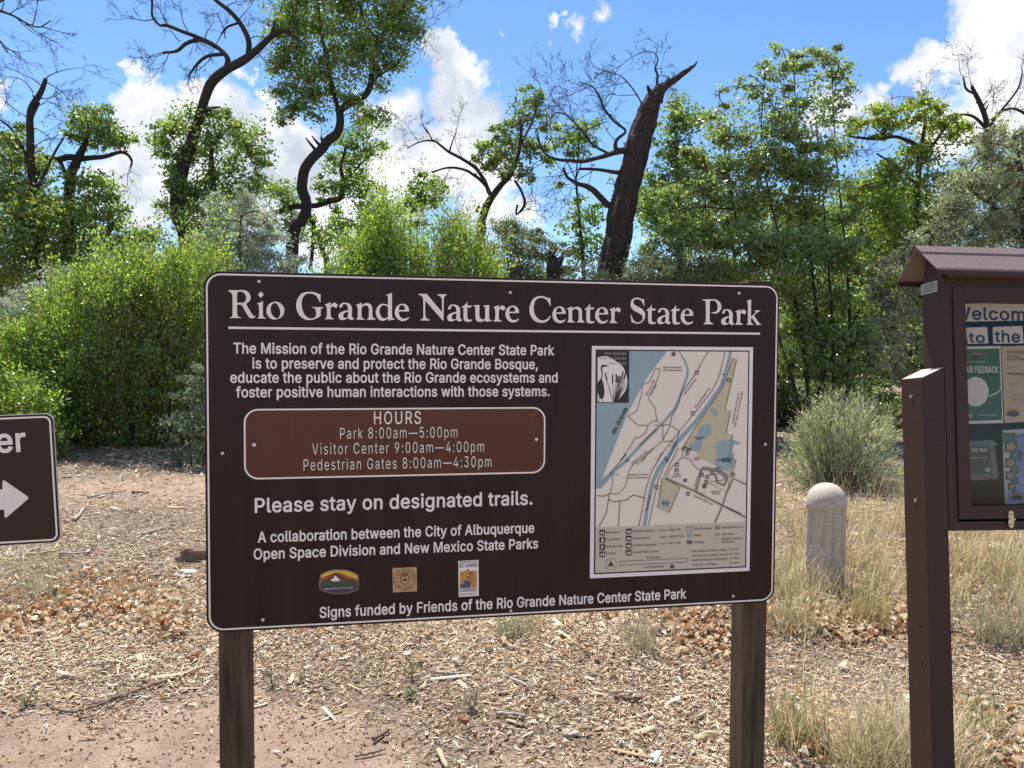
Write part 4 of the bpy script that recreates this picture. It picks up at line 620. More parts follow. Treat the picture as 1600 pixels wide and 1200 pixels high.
sub('badge_base', "110,245! 265,238 424,245! 422,264! 345,290 265,300 185,290 110,266!", mat('badge_navy',(.035,.035,.06),.5,.1), -.0050, bd)
sub('badge_sun_sign', "192,188! 215,178! 235,148! 258,175! 278,188! 262,198! 215,200!", map_white, -.0053, bd)
p, q = q8(142,268), q8(380,262); text("NEW MEXICO STATE PARKS", 'badge_lettering', bd, map_white, p[0], q[0], (p[1]+q[1])/2, cap=15/5.333*mpp, bold=-.004, y=-.0056, thick=0)
tan2 = mat('seal_tan', (.52,.32,.15), .5, .08, 40); sb = mat('seal_brown', (.14,.045,.03), .5, .05)
sq = plaque([(710,92),(912,83),(914,284),(714,293)], 'city_seal', tan2)
c = q8(812,188); b = MB(); r_ = 90/5.333*mpp
for R_, w__ in ((1,.035),(.68,.03)): strip(b, [(c[0]+r_*R_*math.cos(a), c[1]+r_*R_*math.sin(a), r_*w__) for a in np.linspace(0, 2*math.pi, 40)], -.0039)
sh = [(c[0]+r_*x, c[1]+r_*z) for x, z in ((-.4,.28),(-.2,.38),(0,.3),(.2,.38),(.4,.28),(.38,-.2),(0,-.5),(-.38,-.2),(-.4,.28))]
strip(b, [(p[0],p[1],r_*.09) for p in sh], -.0040); strip(b, [(c[0]-r_*.2,c[1],r_*.25),(c[0]+r_*.2,c[1],r_*.25)], -.0039)
for k in range(5): a = math.pi/2 + (k-2)*.3; strip(b, [(c[0]+r_*.3*math.cos(a), c[1]+r_*.3*math.sin(a)+r_*.1, r_*.05),(c[0]+r_*.55*math.cos(a), c[1]+r_*.55*math.sin(a)+r_*.08, r_*.12)], -.0041-k*.00002)
b.build('seal_crest', sb, sq)
L_ = []
for body, a0, st in (("CITY OF ALBUQUERQUE", 205, -13.2), ("NEW MEXICO", 222, 10.5)):
    for i, ch in enumerate(body):
        if ch == ' ': continue
        a = math.radians(a0 + st*i); rr = r_*(.76 if st < 0 else .92); rot = a - math.pi/2 if st < 0 else a + math.pi/2
        x, z = c[0]+rr*math.cos(a), c[1]+rr*math.sin(a); wd = r_*.13
        L_.append(text(ch, 'seal_lettering', sq, None, x-wd/2*math.cos(rot), x-wd/2*math.cos(rot)+wd, z-wd/2*math.sin(rot), cap=r_*.17, bold=.01, y=-.0039, thick=0, angle=rot))
join_mesh('seal_lettering', L_, sb, sq)
wp = plaque([(1258,33),(1426,24),(1428,322),(1262,331)], 'district_plaque', map_white)
sub('plaque_field', "1270,128! 1285,112! 1300,120! 1340,97! 1365,115! 1385,108! 1400,115! 1414,112! 1412,252! 1272,258!", mat('plaque_orange',(.55,.25,.03),.5,.05), -.0038, wp)
sub('plaque_river', "1378,122! 1350,130 1345,142 1372,150 1335,160 1330,172 1375,182 1300,200 1310,215 1285,225 1272,232! 1272,257! 1355,254! 1365,215 1370,205 1340,195 1385,178 1350,165 1352,158 1382,148 1362,138 1378,130", mat('plaque_blue',(.05,.09,.16),.5,.05), -.0041, wp)
L_ = []
for body, x0, x1, y, cp in (("MIDDLE",1272,1412,50,16),("RIO GRANDE",1268,1418,86,30),("CONSERVANCY",1268,1418,290,30),("DISTRICT",1272,1414,318,16)):
    p, q = q8(x0,y), q8(x1,y-4); L_.append(text(body, 'plaque_lettering', wp, None, p[0], q[0], (p[1]+q[1])/2, cap=cp/5.333*mpp, bold=.008, y=-.0039, thick=0))
for o_ in L_: o_.data.materials.append(map_ink)
# ------------------------------------------------------------------ small direction sign at the left edge
er_brown = mat('direction_brown', (.036, .019, .0145), .36, .12, 3, spec=.25)
lean = .042; dth = R_CW @ np.array([math.cos(math.radians(6)), 0, math.sin(math.radians(6))])
ux = np.array([dth[0], dth[1], 0.0]); ux /= np.linalg.norm(ux)
er_c = CAM + ray(88, 745)*2.0
EX = ux*math.cos(lean) + np.array([0,0,1])*math.sin(lean)
EZ = np.array([0,0,1])*math.cos(lean) - ux*math.sin(lean)
ER = Frame(er_c, EX, EZ)
zt = (ER.P(20,648.5)[1]+ER.P(60,646)[1])/2; zbm = (ER.P(20,852)[1]+ER.P(80,848.5)[1])/2; xr = (ER.P(85.5,690)[0]+ER.P(93.5,810)[0])/2
wd = .64
mid = ER.w(xr-wd/2, 0, zbm); tgr = mid[2]/EZ[2]
ERB = Frame(mid - EZ*tgr, EX, EZ); ER = ERB
zt = (ER.P(20,648.5)[1]+ER.P(60,646)[1])/2; zbm = (ER.P(20,852)[1]+ER.P(80,848.5)[1])/2; xr = (ER.P(85.5,690)[0]+ER.P(93.5,810)[0])/2
ers = empty('direction_sign', matrix=ER.mat())
tag(ers, 'small brown direction sign with a white right-pointing arrow, at the left edge', 'sign')
b = MB(); b.prism(rrect(xr-wd, xr, zbm, zt, .022, 8), 0, .003); b.build('panel', mat('sheet_aluminium', (.62,.61,.58), .4, .1, 20, metal=.6), ers)
b = MB(); b.prism(rrect(xr-wd+.0015, xr-.0015, zbm+.0015, zt-.0015, .0205, 8), -.0008, -.0001); b.build('sign_face', er_brown, ers)
b = MB(); g = .0065; b.ring(rrect(xr-wd+g, xr-g, zbm+g, zt-g, .017, 8), rrect(xr-wd+g+.0045, xr-g-.0045, zbm+g+.0045, zt-g-.0045, .0135, 8), -.0012); b.build('pinstripe', cream, ers)
z0_ = (ER.P(33,705)[1]+ER.P(10,706)[1])/2; xe = ER.P(40,700)[0]; cap = (ER.P(20,678)[1]-ER.P(20,705.5)[1])/.545*.728
P_ = layout("Center"); a_ = np.array([q for p in P_ for q in p]); wtext = (a_[:,0].max()-a_[:,0].min())*cap/CAPH*.95
text("Center", 'sign_lettering', ers, cream, xe-wtext, xe, z0_, cap=cap, bold=.016, y=-.0012, thick=.0002)
A = [ER.P(*p) for p in ((0,764.5),(4,764.5),(4.5,751.5),(6.5,750),(43.5,775.5),(45,778),(43.5,780),(10,809),(7.5,807.5),(7,796),(0,796))]
b = MB(); b.flat([(xr-wd+.11, A[0][1])] + A[1:-1] + [(xr-wd+.11, A[-1][1])], -.0012); b.build('arrow', cream, ers)
b = MB(); b.box(xr-wd/2-.044, xr-wd/2+.044, .0035, .092, -.3, zt-.03); b.build('post', post_wood, ers, bevel=.004)
for z in (zt-.05, zbm+.05): b = MB(); b.cyl((xr-wd/2, z), .006, .005, -.005, 0, 12); b.build('bolt', alu, ers)

# ------------------------------------------------------------------ notice case (kiosk) on the right
steel = mat('brown_steel', (.058, .030, .0225), .46, .4, 260, bump=.35, bscale=350, spec=.22, bdist=.0014)
steel_roof = mat('roof_steel', (.175, .120, .098), .42, .3, 160, bump=.3, bscale=300, spec=.55, bdist=.0015)
kc_top = CAM + ray(1480, 573)*2.52; kb = ray(1494, 1200); kc_bot = CAM + kb*2.45
KZ = kc_top - kc_bot; KZ /= np.linalg.norm(KZ)
a6 = math.radians(6.0); kx = R_CW @ np.array([math.cos(a6), 0, math.sin(a6)]); kx = np.array([kx[0], kx[1], .0]); kx /= np.linalg.norm(kx)
# keep Z exact, square X against it
n_ = np.cross(KZ, kx); n_ /= np.linalg.norm(n_); kx2 = np.cross(n_, KZ)
kx_use = kx2*.55 + kx*.45; kx_use /= np.linalg.norm(kx_use)
KF0 = Frame(kc_bot - KZ*(kc_bot[2]/KZ[2]), kx_use, KZ)
kiosk = empty('notice_case', matrix=KF0.mat())
tag(kiosk, 'brown steel notice case on posts with gable roof and glazed door', 'notice board')
K = KF0.P
zc = K(1476,573)[1]; zb0 = (K(1490,831)[1]+K(1590,827)[1])/2; PW = .076; PD = .115; DEP = .105
CW = 1.20                                       # case width
# square post with a slanted top, on the left side of the case
zl = zc - .002
def post(x0, x1, zl0, zl1):
    b = MB(); b.add([(x0,0,-.35),(x1,0,-.35),(x1,PD,-.35),(x0,PD,-.35),(x0,0,zl0),(x1,0,zl1),(x1,PD,zl1),(x0,PD,zl0)], [(0,3,2,1),(4,5,6,7),(0,1,5,4),(1,2,6,5),(2,3,7,6),(3,0,4,7)]); b.build('post', steel, kiosk, bevel=.002)
post(-PW-.002, -.002, zl-.034, zl)
glarem = mat('painted_glare', (.47,.39,.33), .5, .25, 120, spec=.4)  # sun glare on the brown post top, painted pale on an added plate
b = MB(); b.add([(-PW-.0005,.0015,zl-.0325),(-.0035,.0015,zl+.0008),(-.0035,PD-.0015,zl+.0008),(-PW-.0005,PD-.0015,zl-.0325),(-PW-.0005,.0015,zl-.034),(-.0035,.0015,zl-.0012),(-.0035,PD-.0015,zl-.0012),(-PW-.0005,PD-.0015,zl-.034)], [(0,1,2,3),(7,6,5,4),(0,4,5,1),(1,5,6,2),(2,6,7,3),(3,7,4,0)]); b.build('post_top_glare', glarem, kiosk)
post(CW+.002, CW+PW+.002, zl, zl-.034)
def side_pt(px, py):     # on the post's left side face, x = -PW
    d = ray(px, py); o = KF0.w(-PW-.002, 0, 0); t = (o-CAM).dot(KF0.X)/d.dot(KF0.X); q = CAM+d*t-KF0.o; return float(q.dot(KF0.Y)), float(q.dot(KF0.Z))
for (px, py, kind) in ((1424,620,0),(1431,782,0),(1439,979,1),(1441,1037,1)):
    y_, z_ = side_pt(px, py); y_ = min(max(y_, .025), PD-.03); b = MB(); n = 14
    x0, x1 = (-PW-.0055, -PW) if kind == 0 else (-PW-.0028, -PW)
    a = [(math.cos(2*math.pi*i/n)*.0062, math.sin(2*math.pi*i/n)*.0062) for i in range(n)]
    b.add([(x0, y_+q[0], z_+q[1]) for q in a] + [(x1, y_+q[0], z_+q[1]) for q in a], [tuple(range(n)), tuple(range(2*n-1,n-1,-1))] + [(i,i+n,(i+1)%n+n,(i+1)%n) for i in range(n)])
    b.build('bolt' if kind == 0 else 'bolt_hole', alu if kind == 0 else mat('hole_black', (.006,.005,.005), .9, .05), kiosk)
zt_ = K(1476,432)[1]                             # top of case front
fr = .021
b = MB()                                         # outer case: sides, bottom, top, back
b.box(0, .018, 0, DEP, zb0, zt_); b.box(CW-.018, CW, 0, DEP, zb0, zt_)
b.box(.0182, CW-.0182, .001, DEP, zb0, zb0+.03); b.box(.0182, CW-.0182, .001, DEP, zt_-.075, zt_-.001)
b.box(.0182, CW-.0182, DEP-.006, DEP-.001, zb0+.0302, zt_-.0752); b.box(.0182, .0325, .001, .02, zb0+.0302, zt_-.0752); b.box(CW-.0285, CW-.0182, .001, .02, zb0+.0302, zt_-.0752); b.build('case', steel, kiosk, bevel=.0015)
# hinged door frame
dz1 = K(1515,447)[1]; dz0 = (K(1505,812)[1]+K(1590,810)[1])/2; dx0 = .034; dx1 = CW-.03
gx0 = .077; gz1 = K(1540,470)[1]; gz0 = (K(1522,791)[1]+K(1590,788)[1])/2
door = MB(); door.box(dx0, gx0, -.004, .022, dz0, dz1); door.box(dx1-(gx0-dx0), dx1, -.004, .022, dz0, dz1)
door.box(gx0+.0003, dx1-(gx0-dx0)-.0003, -.0035, .022, gz1, dz1); door.box(gx0+.0003, dx1-(gx0-dx0)-.0003, -.0035, .022, dz0, gz0)
dr = door.build('door', steel, kiosk, bevel=.0018)
gm, gt, gb = new_mat('case_glass'); _tr = gt.nodes.new('ShaderNodeBsdfTransparent'); _tr.inputs[0].default_value = (.90,.89,.87,1); _gl = gt.nodes.new('ShaderNodeBsdfGlossy'); _gl.inputs['Roughness'].default_value = .09; _mx = gt.nodes.new('ShaderNodeMixShader'); _mx.inputs[0].default_value = .018; gt.links.new(_tr.outputs[0], _mx.inputs[1]); gt.links.new(_gl.outputs[0], _mx.inputs[2]); gt.links.new(_mx.outputs[0], gt.nodes['Material Output'].inputs[0])
b = MB(); b.box(gx0+.001, dx1-(gx0-dx0)-.001, .010, .013, gz0+.001, gz1-.001); b.build('glass', gm, dr)
cork = mat('case_backing', (.012,.011,.010), .9, .2, 60, spec=.05); b = MB(); b.box(.02, CW-.02, DEP-.03, DEP-.0065, zb0+.032, zt_-.077); b.build('backing_board', cork, kiosk)
hx, hz = K(1577.5, 811); b = MB()
b.prism([(hx+.0125*math.cos(a)*.75, hz+.016+.012*math.sin(a)) for a in np.linspace(0, math.pi, 9)] + [(hx-.0095,hz+.002),(hx+.0095,hz+.002)], -.0075, -.004)
b.prism([(hx-.0095,hz-.002)] + [(hx-.0125*math.cos(a)*.75, hz-.016-.012*math.sin(a)) for a in np.linspace(0, math.pi, 9)] + [(hx+.0095,hz-.002)], -.0075, -.004); b.box(hx-.0095, hx+.0125, -.011, -.0072, hz-.003, hz+.003)
hs = b.build('hasp', mat('brass_hasp', (.62,.47,.32), .4, .2, 90, metal=.7), kiosk)
rivm = mat('rivet_dark', (.10,.07,.05), .4, .1, metal=.6)
for sx_ in (-.0048,.0048):
    for sz_ in (.016,-.016): b = MB(); b.cyl((hx+sx_, hz+sz_), .002, .002, -.0092, -.0074, 10); b.build('rivet', rivm, hs)
b = MB(); y0_ = .012; zz1 = K(1476,432)[1]; b.box(-.0012, -.0003, .025, .025+.095*.9, zz1-.045, zz1-.008); pl_ = b.build('maker_plate', mat('nameplate', (.42,.38,.34), .35, .15, 90, metal=.3), kiosk)
b = MB()
for k in range(3): b.box(-.0018, -.0013, .035, .095, zz1-.019-k*.009, zz1-.0165-k*.009)
b.build('plate_engraving', map_ink, pl_)
# roof: two slopes, ridge cap, fascia
re_, he = K(1465.5, 427)[1], 0
ov = .075; rx0, rx1 = -.056, CW+ov; ym = DEP/2; yf, yb_ = ym-.108, ym+.108
ze = zt_ + .016; zr = zt_ + .108
def slab(b, p0, p1, th): b.add([(rx0,p0[0],p0[1]),(rx1,p0[0],p0[1]),(rx1,p1[0],p1[1]),(rx0,p1[0],p1[1]),(rx0,p0[0],p0[1]-th),(rx1,p0[0],p0[1]-th),(rx1,p1[0],p1[1]-th),(rx0,p1[0],p1[1]-th)], [(0,1,2,3),(7,6,5,4),(0,4,5,1),(1,5,6,2),(2,6,7,3),(3,7,4,0)])
b = MB(); slab(b, (yf, ze), (ym-.0005, zr), .007); slab(b, (ym+.0005, zr), (yb_, ze), .007); rf = b.build('roof', steel_roof, kiosk, bevel=.001)
b = MB(); b.box(rx0+.002, rx1-.002, yf-.001, yf+.003, ze-.022, ze-.0075); b.box(rx0+.002, rx1-.002, yb_-.003, yb_+.001, ze-.022, ze-.0075); b.build('fascia', steel, rf)
b = MB(); 
b.add([(rx0-.004,ym-.034,zr-.026+.004),(rx1+.004,ym-.034,zr-.026+.004),(rx1+.004,ym,zr+.006),(rx0-.004,ym,zr+.006),(rx0-.004,ym+.034,zr-.022),(rx1+.004,ym+.034,zr-.022),
       (rx0-.004,ym-.034,zr-.034),(rx1+.004,ym-.034,zr-.034)], [(0,1,2,3),(3,2,5,4),(6,7,1,0)]); b.build('ridge_cap', steel_roof, rf)
b = MB(); b.add([(rx0+.006,yf+.01,ze-.006),(rx0+.006,ym,zr-.009),(rx0+.006,yb_-.01,ze-.006),(rx0+.009,yf+.01,ze-.006),(rx0+.009,ym,zr-.009),(rx0+.009,yb_-.01,ze-.006)], [(0,1,2),(5,4,3),(0,3,4,1),(1,4,5,2),(2,5,3,0)])
b = MB()
for x_ in (.0, CW-.02): b = MB(); b.add([(x_,.002,zt_-.0015),(x_,DEP-.002,zt_-.0015),(x_,ym+.02,zr-.02),(x_,ym-.02,zr-.02),(x_+.02,.002,zt_-.0015),(x_+.02,DEP-.002,zt_-.0015),(x_+.02,ym+.02,zr-.02),(x_+.02,ym-.02,zr-.02)], [(0,1,2,3),(7,6,5,4),(0,4,5,1),(1,5,6,2),(2,6,7,3),(3,7,4,0)]); b.build('gable_bracket', steel, kiosk)

# notices pinned inside the case: each a thing of its own, on the backing board plane
NY = DEP-.034
KN = lambda px, py: K(px, py, -NY)
paper = mat('white_paper', (.74,.68,.60), .7, .03); ink = mat('black_ink', (.02,.022,.03), .6, .05)
def notice(name, label, corners, mt, yoff=0.0):
    c = [KN(*p) for p in corners]; x = sum(p[0] for p in c)/4; z = sum(p[1] for p in c)/4; o = KF0.w(x, NY-yoff, z)
    m = np.eye(4); m[:3,0] = KF0.X; m[:3,1] = KF0.Y; m[:3,2] = KF0.Z; m[:3,3] = o
    e = empty(name, matrix=Matrix(m.tolist())); tag(e, label, 'notice')
    b = MB(); b.prism([(p[0]-x, p[1]-z) for p in c], -.0012, 0); b.build('sheet', mt, e); return e, (lambda px, py: (KN(px,py)[0]-x, KN(px,py)[1]-z))
def nt_(e, q, body, x0, y0, x1, y1, cap, mt, bold=.01, y=-.0018):
    a, c = q(x0,y0), q(x1,y1); k = (zb0-zc)/(831-573)*-1; text(body, 'notice_lettering', e, mt, a[0], c[0], (a[1]+c[1])/2, cap=cap*k, bold=bold, y=y, thick=0)
e, q = notice('welcome_banner', 'white paper strip reading Welcome at the top inside the glazed case', [(1492,475),(1660,471.5),(1660,499.5),(1492,503)], paper)
nt_(e, q, "Welcome", 1489,501, 1619,498.5, 19.5, ink, .021)
e, q = notice('word_card', 'white card reading to, under the Welcome strip', [(1508,512),(1542,511),(1544,536.5),(1512,537.5)], paper); nt_(e, q, "to", 1514,535.5, 1538,535, 16, ink, .021)
e, q = notice('word_card', 'white card reading the, right of the card reading to', [(1551,511),(1597,509.5),(1599,536.5),(1551.5,537)], paper); nt_(e, q, "the", 1554.5,535, 1593,534, 18.5, ink, .021)
green = mat('poster_green', (.070,.135,.05), .6, .45, 9, dirt=(.035,.095,.035), spec=.2); green2 = mat('poster_dark_green', (.035,.115,.06), .5, .05)
e, q = notice('feedback_poster', 'green poster with white lettering about feedback and a blank white disc', [(1480,542),(1563,540.5),(1567.5,661),(1482,663)], paper)
def nsub(e, name, pts, mt, y): b = MB(); b.flat(pts, y); return b.build(name, mt, e)
nsub(e, 'poster_field', [q(*p) for p in ((1482,546),(1561,544.5),(1565,656),(1484,659))], green, -.0015)
nsub(e, 'poster_base', [q(*p) for p in smooth_path("1484,638! 1510,636 1535,627 1564,607! 1565.3,656! 1484,659!")], green2, -.0017)
nsub(e, 'poster_swoosh', [q(*p) for p in smooth_path("1545,618! 1556,613 1563.8,606! 1563.9,608! 1556,615 1545,620!")], paper, -.0019)
nsub(e, 'blank_disc', [q(1524+20*math.cos(a), 612+23*math.sin(a)) for a in np.linspace(0,2*math.pi,30)[:-1]], paper, -.0021)
nt_(e, q, "SHARE YOUR FEEDBACK", 1475,583, 1559,581, 10, paper, .015, -.0021); nt_(e, q, "New Mexico State Parks", 1500,566.5, 1538,565.5, 2.6, paper, 0, -.0021)
nt_(e, q, "Visit the website", 1528,650.5, 1556,649, 2.2, paper, 0, -.0021); nt_(e, q, "THE", 1507,652, 1519,651.5, 4, paper, .01, -.0021)
def badge(e, q, cx, cy, s, y):
    B = lambda pts: [q(cx + (x-265)/165*s, cy + (yy-205)/165*s) for x, yy in pts]
    for nm, pth, mt_, dy in (('badge', bpath, tan, 0), ('badge_field', "118,155! 265,108 412,158! 420,265! 265,302 112,265!", mat('badge_navy2',(.03,.035,.05),.5,.05), .0003), ('badge_sunset', "122,156! 265,112 408,158! 415,205! 265,165 118,205!", mat('badge_orange',(.5,.2,.03),.5,.05), .0006)):
        nsub(e, nm, B(smooth_path(pth)), mt_, y-dy)
badge(e, q, 1524, 556, 8, -.0021)
buff = mat('poster_buff', (.56,.42,.27), .6, .04, 6)
e, q = notice('event_poster', 'buff event poster in brown lettering, right of the green poster', [(1564,541.5),(1650,538),(1652,656),(1569,661)], buff, .001)
brown_ink = mat('brown_ink', (.10,.05,.03), .6, .05)
for body, x0, y0, x1, y1, cp, bo in (("SUMMER SERIES",1572,553.5,1633,551.5,4.4,.014),("AT THE",1572.5,559.5,1591.5,558.5,4.2,.014),("NATURE CENTER",1573,565,1633,562.5,4.4,.014),("Herpetology",1574,587,1612,585.5,5,.014),("JULY 12",1575,602.5,1590,602,3.2,0),("presents",1575,574.5,1587,574,2.4,0)):
    nt_(e, q, body, x0, y0, x1, y1, cp, brown_ink, bo)
for k in range(5): a, c = q(1576, 617+k*3.6), q(1640, 613.5+k*3.6); nsub(e, 'text_rule', [(a[0],a[1]),(c[0],a[1]),(c[0],a[1]+.0018),(a[0],a[1]+.0018)], mat('faint_ink',(.30,.20,.12),.6,.05), -.0018)
badge(e, q, 1582, 645, 10, -.0018)
slate = mat('notice_slate', (.030,.032,.034), .4, .1); sleeve = mat('plastic_sleeve', (.10,.10,.105), .25, .1)
e, q = notice('hot_spot_notice', 'black notice reading Hot Spot in a clear grey sleeve, below the green poster', [(1480,691),(1553,687.5),(1559.5,748),(1482,753)], sleeve)
nsub(e, 'notice_field', [q(*p) for p in ((1480,698),(1545,696),(1551,740),(1483,744))], slate, -.0016)
nt_(e, q, "Hot Spot", 1518,706.5, 1542,704.5, 6, paper, .008, -.0019); nt_(e, q, "Nature Center State Park", 1490,718, 1542,715, 2.4, paper, 0, -.0019)
nsub(e, 'round_emblem', [q(1543+5*math.cos(a), 734+4*math.sin(a)) for a in np.linspace(0,2*math.pi,20)[:-1]], mat('teal_emblem',(.18,.36,.38),.5,.1), -.0019)
for (x,y) in ((1548,693.5),(1553,694)):
    b = MB(); b.cyl(q(x,y), .003, .002, -.008, -.0013, 10); b.build('push_pin', mat('pin_plastic',(.62,.6,.57),.3,.05), e)
bluep = mat('poster_blue', (.16,.24,.40), .5, .35, 5, dirt=(.10,.16,.33))
e, q = notice('rose_poster', 'pale blue poster bordered by teal and tan roses, right of the Hot Spot notice', [(1565.5,672),(1650,668),(1652,783),(1569.5,788)], mat('poster_pale',(.46,.47,.46),.5,.05), .001)
nsub(e, 'poster_field', [q(*p) for p in smooth_path("1582,682! 1600,676 1648,675! 1649,778! 1572,785! 1576,760 1580,740!")], bluep, -.0015)
nt_(e, q, "NATURE NIGHTS", 1583,686, 1640,682, 6, ink, .012, -.0019)
rs = random.Random(5); teal = mat('rose_teal',(.06,.22,.27),.5,.3,60); rtan = mat('rose_tan',(.42,.32,.20),.5,.3,60); leafg = mat('rose_leaf',(.07,.09,.06),.5,.2)
for k, (x, y, r, mt_) in enumerate(((1576,684,6,teal),(1578.5,698,6.5,rtan),(1586,712,6,teal),(1578,723,5.5,rtan),(1584,734,4.5,teal),(1578,743,5,rtan),(1584,751,4,teal),(1580,760,4,rtan),(1583,766,2.5,teal))):
    nsub(e, 'rose_leaf', [q(x+r*1.5*math.cos(a)*(1+.5*(i%2)), y+r*1.3*math.sin(a)*(1+.5*(i%2))) for i, a in enumerate(np.linspace(0,2*math.pi,9)[:-1])], leafg, -.0018-k*.00002)
    nsub(e, 'rose', [q(x+r*(1+.12*math.cos(5*a))*math.cos(a), y+r*(1+.12*math.cos(5*a))*math.sin(a)) for a in np.linspace(0,2*math.pi,26)[:-1]], mt_, -.0021-k*.00002)
    b = MB(); pts = [q(x+r*.75*(1-t*.7)*math.cos(7*t+k), y+r*.75*(1-t*.7)*math.sin(7*t+k)) for t in np.linspace(0,1,14)]
    for i in range(13): p_, n__ = np.array(pts[i]), np.array(pts[i+1]); d = n__-p_; d /= np.linalg.norm(d); nn = np.array([-d[1],d[0]])*.0009; b.flat([p_+nn,p_-nn,n__-nn,n__+nn], -.0025-k*.00002-i*.000003)
    b.build('rose_petal_line', leafg, e)
badge(e, q, 1588, 775, 9, -.0019)

# ------------------------------------------------------------------ terrain height, pixel -> ground
def gz(x, y):
    x = np.asarray(x, float); y = np.asarray(y, float)
    rise = np.clip(y-9, 0, 14)*.032 + np.clip(y-9, 0, 14)**2*.0006
    b_ = .020*np.sin(1.1*x+.7*y) + .014*np.sin(2.3*x-1.7*y+1) + .008*np.sin(4.7*x+3.9*y+2)
    return rise + b_*np.clip((np.hypot(x, y)-1.5)/3, 0, 1)
def ground(px, py):
    d = ray(px, py); t = CAM_H/-d[2] if d[2] < -1e-3 else 60
    lo, hi = .5, 80.0
    for t in np.linspace(1, 70, 1400):
        q = CAM + d*t
        if q[2] <= gz(q[0], q[1]): break
    for _ in range(20):
        lo_, hi_ = t-.06, t
        q = CAM + d*t; t -= (q[2]-gz(q[0], q[1]))/d[2]*.8
    q = CAM + d*t; return np.array([q[0], q[1], float(gz(q[0], q[1]))])

# ------------------------------------------------------------------ bollard
conc = mat('exposed_concrete', (.46,.405,.335), .85, .2, 45, bump=.5, bscale=160, bdist=.004)
g0 = ground(1289, 913); s_ = g0[1]/F_PX
R0 = 29.2*s_; Ht = (913-752)*s_*1.0
bo = empty('bollard', g0); tag(bo, 'pale concrete bollard with a domed cap standing in dry grass', 'bollard')
def lathe(prof, n=56, rad=None):
    V, Fc = [], []
    for i, (r, z) in enumerate(prof):
        for k in range(n):
            a = 2*math.pi*k/n; rr = r*(rad(a, z) if rad else 1); V.append((rr*math.cos(a), rr*math.sin(a), z))
    for i in range(len(prof)-1):
        for k in range(n): Fc.append((i*n+k, i*n+(k+1)%n, (i+1)*n+(k+1)%n, (i+1)*n+k))
    return V, Fc
zd = Ht - 41*s_*.97
def ribs(a, z):
    a0 = math.radians(-103); d = min(abs((a-a0+k*math.pi/2+math.pi) % (2*math.pi) - math.pi) for k in range(4)); t = np.clip((d-.15)/.03, 0, 1); return 1 - .24*t
V, Fc = lathe([(R0*1.0,-.2),(R0*1.0,zd*.5),(R0*.985,zd+.012)], 96, ribs); b = MB(); b.add(V, Fc); b.build('column', conc, bo)
prof = [(R0*.55,zd+.004),(R0*1.0,zd+.002),(R0*1.03,zd+.006),(R0*1.03,zd+.035)]; hD = Ht-zd-.035
for t in np.linspace(0, math.pi/2, 12)[1:]: prof.append((max(.0005, R0*1.03*math.cos(t)**.9), zd+.035+hD*math.sin(t)))
V, Fc = lathe(prof, 56); b = MB(); b.add(V, Fc); b.build('cap', conc, bo, smooth=True)
# ------------------------------------------------------------------ vegetation builders
leaf_mat = vcol_mat('leaf', trans=.46, gloss=.07, grough=.38)
silver_mat = vcol_mat('silver_leaf', trans=.34, gloss=.06, grough=.45, tint=(1.45, 1.5, 1.2))
straw_mat = vcol_mat('straw', trans=.32, gloss=.04, grough=.5, tint=(1.2, 1.2, 1.1))
bark = mat('bark', (.045, .034, .027), .95, .55, 9, bump=1.0, bscale=14, stretch=(6, 6, .9), bdist=.05)
bark_dead = mat('dead_bark', (.066, .050, .041), .95, .75, 8, bump=1.0, bscale=9, stretch=(6, 6, .7), bdist=.10)
twig_mat = mat('twig_bark', (.15, .115, .09), .9, .4, 30)
deadtwig = mat('dead_twig', (.105, .085, .075), .9, .35, 30)

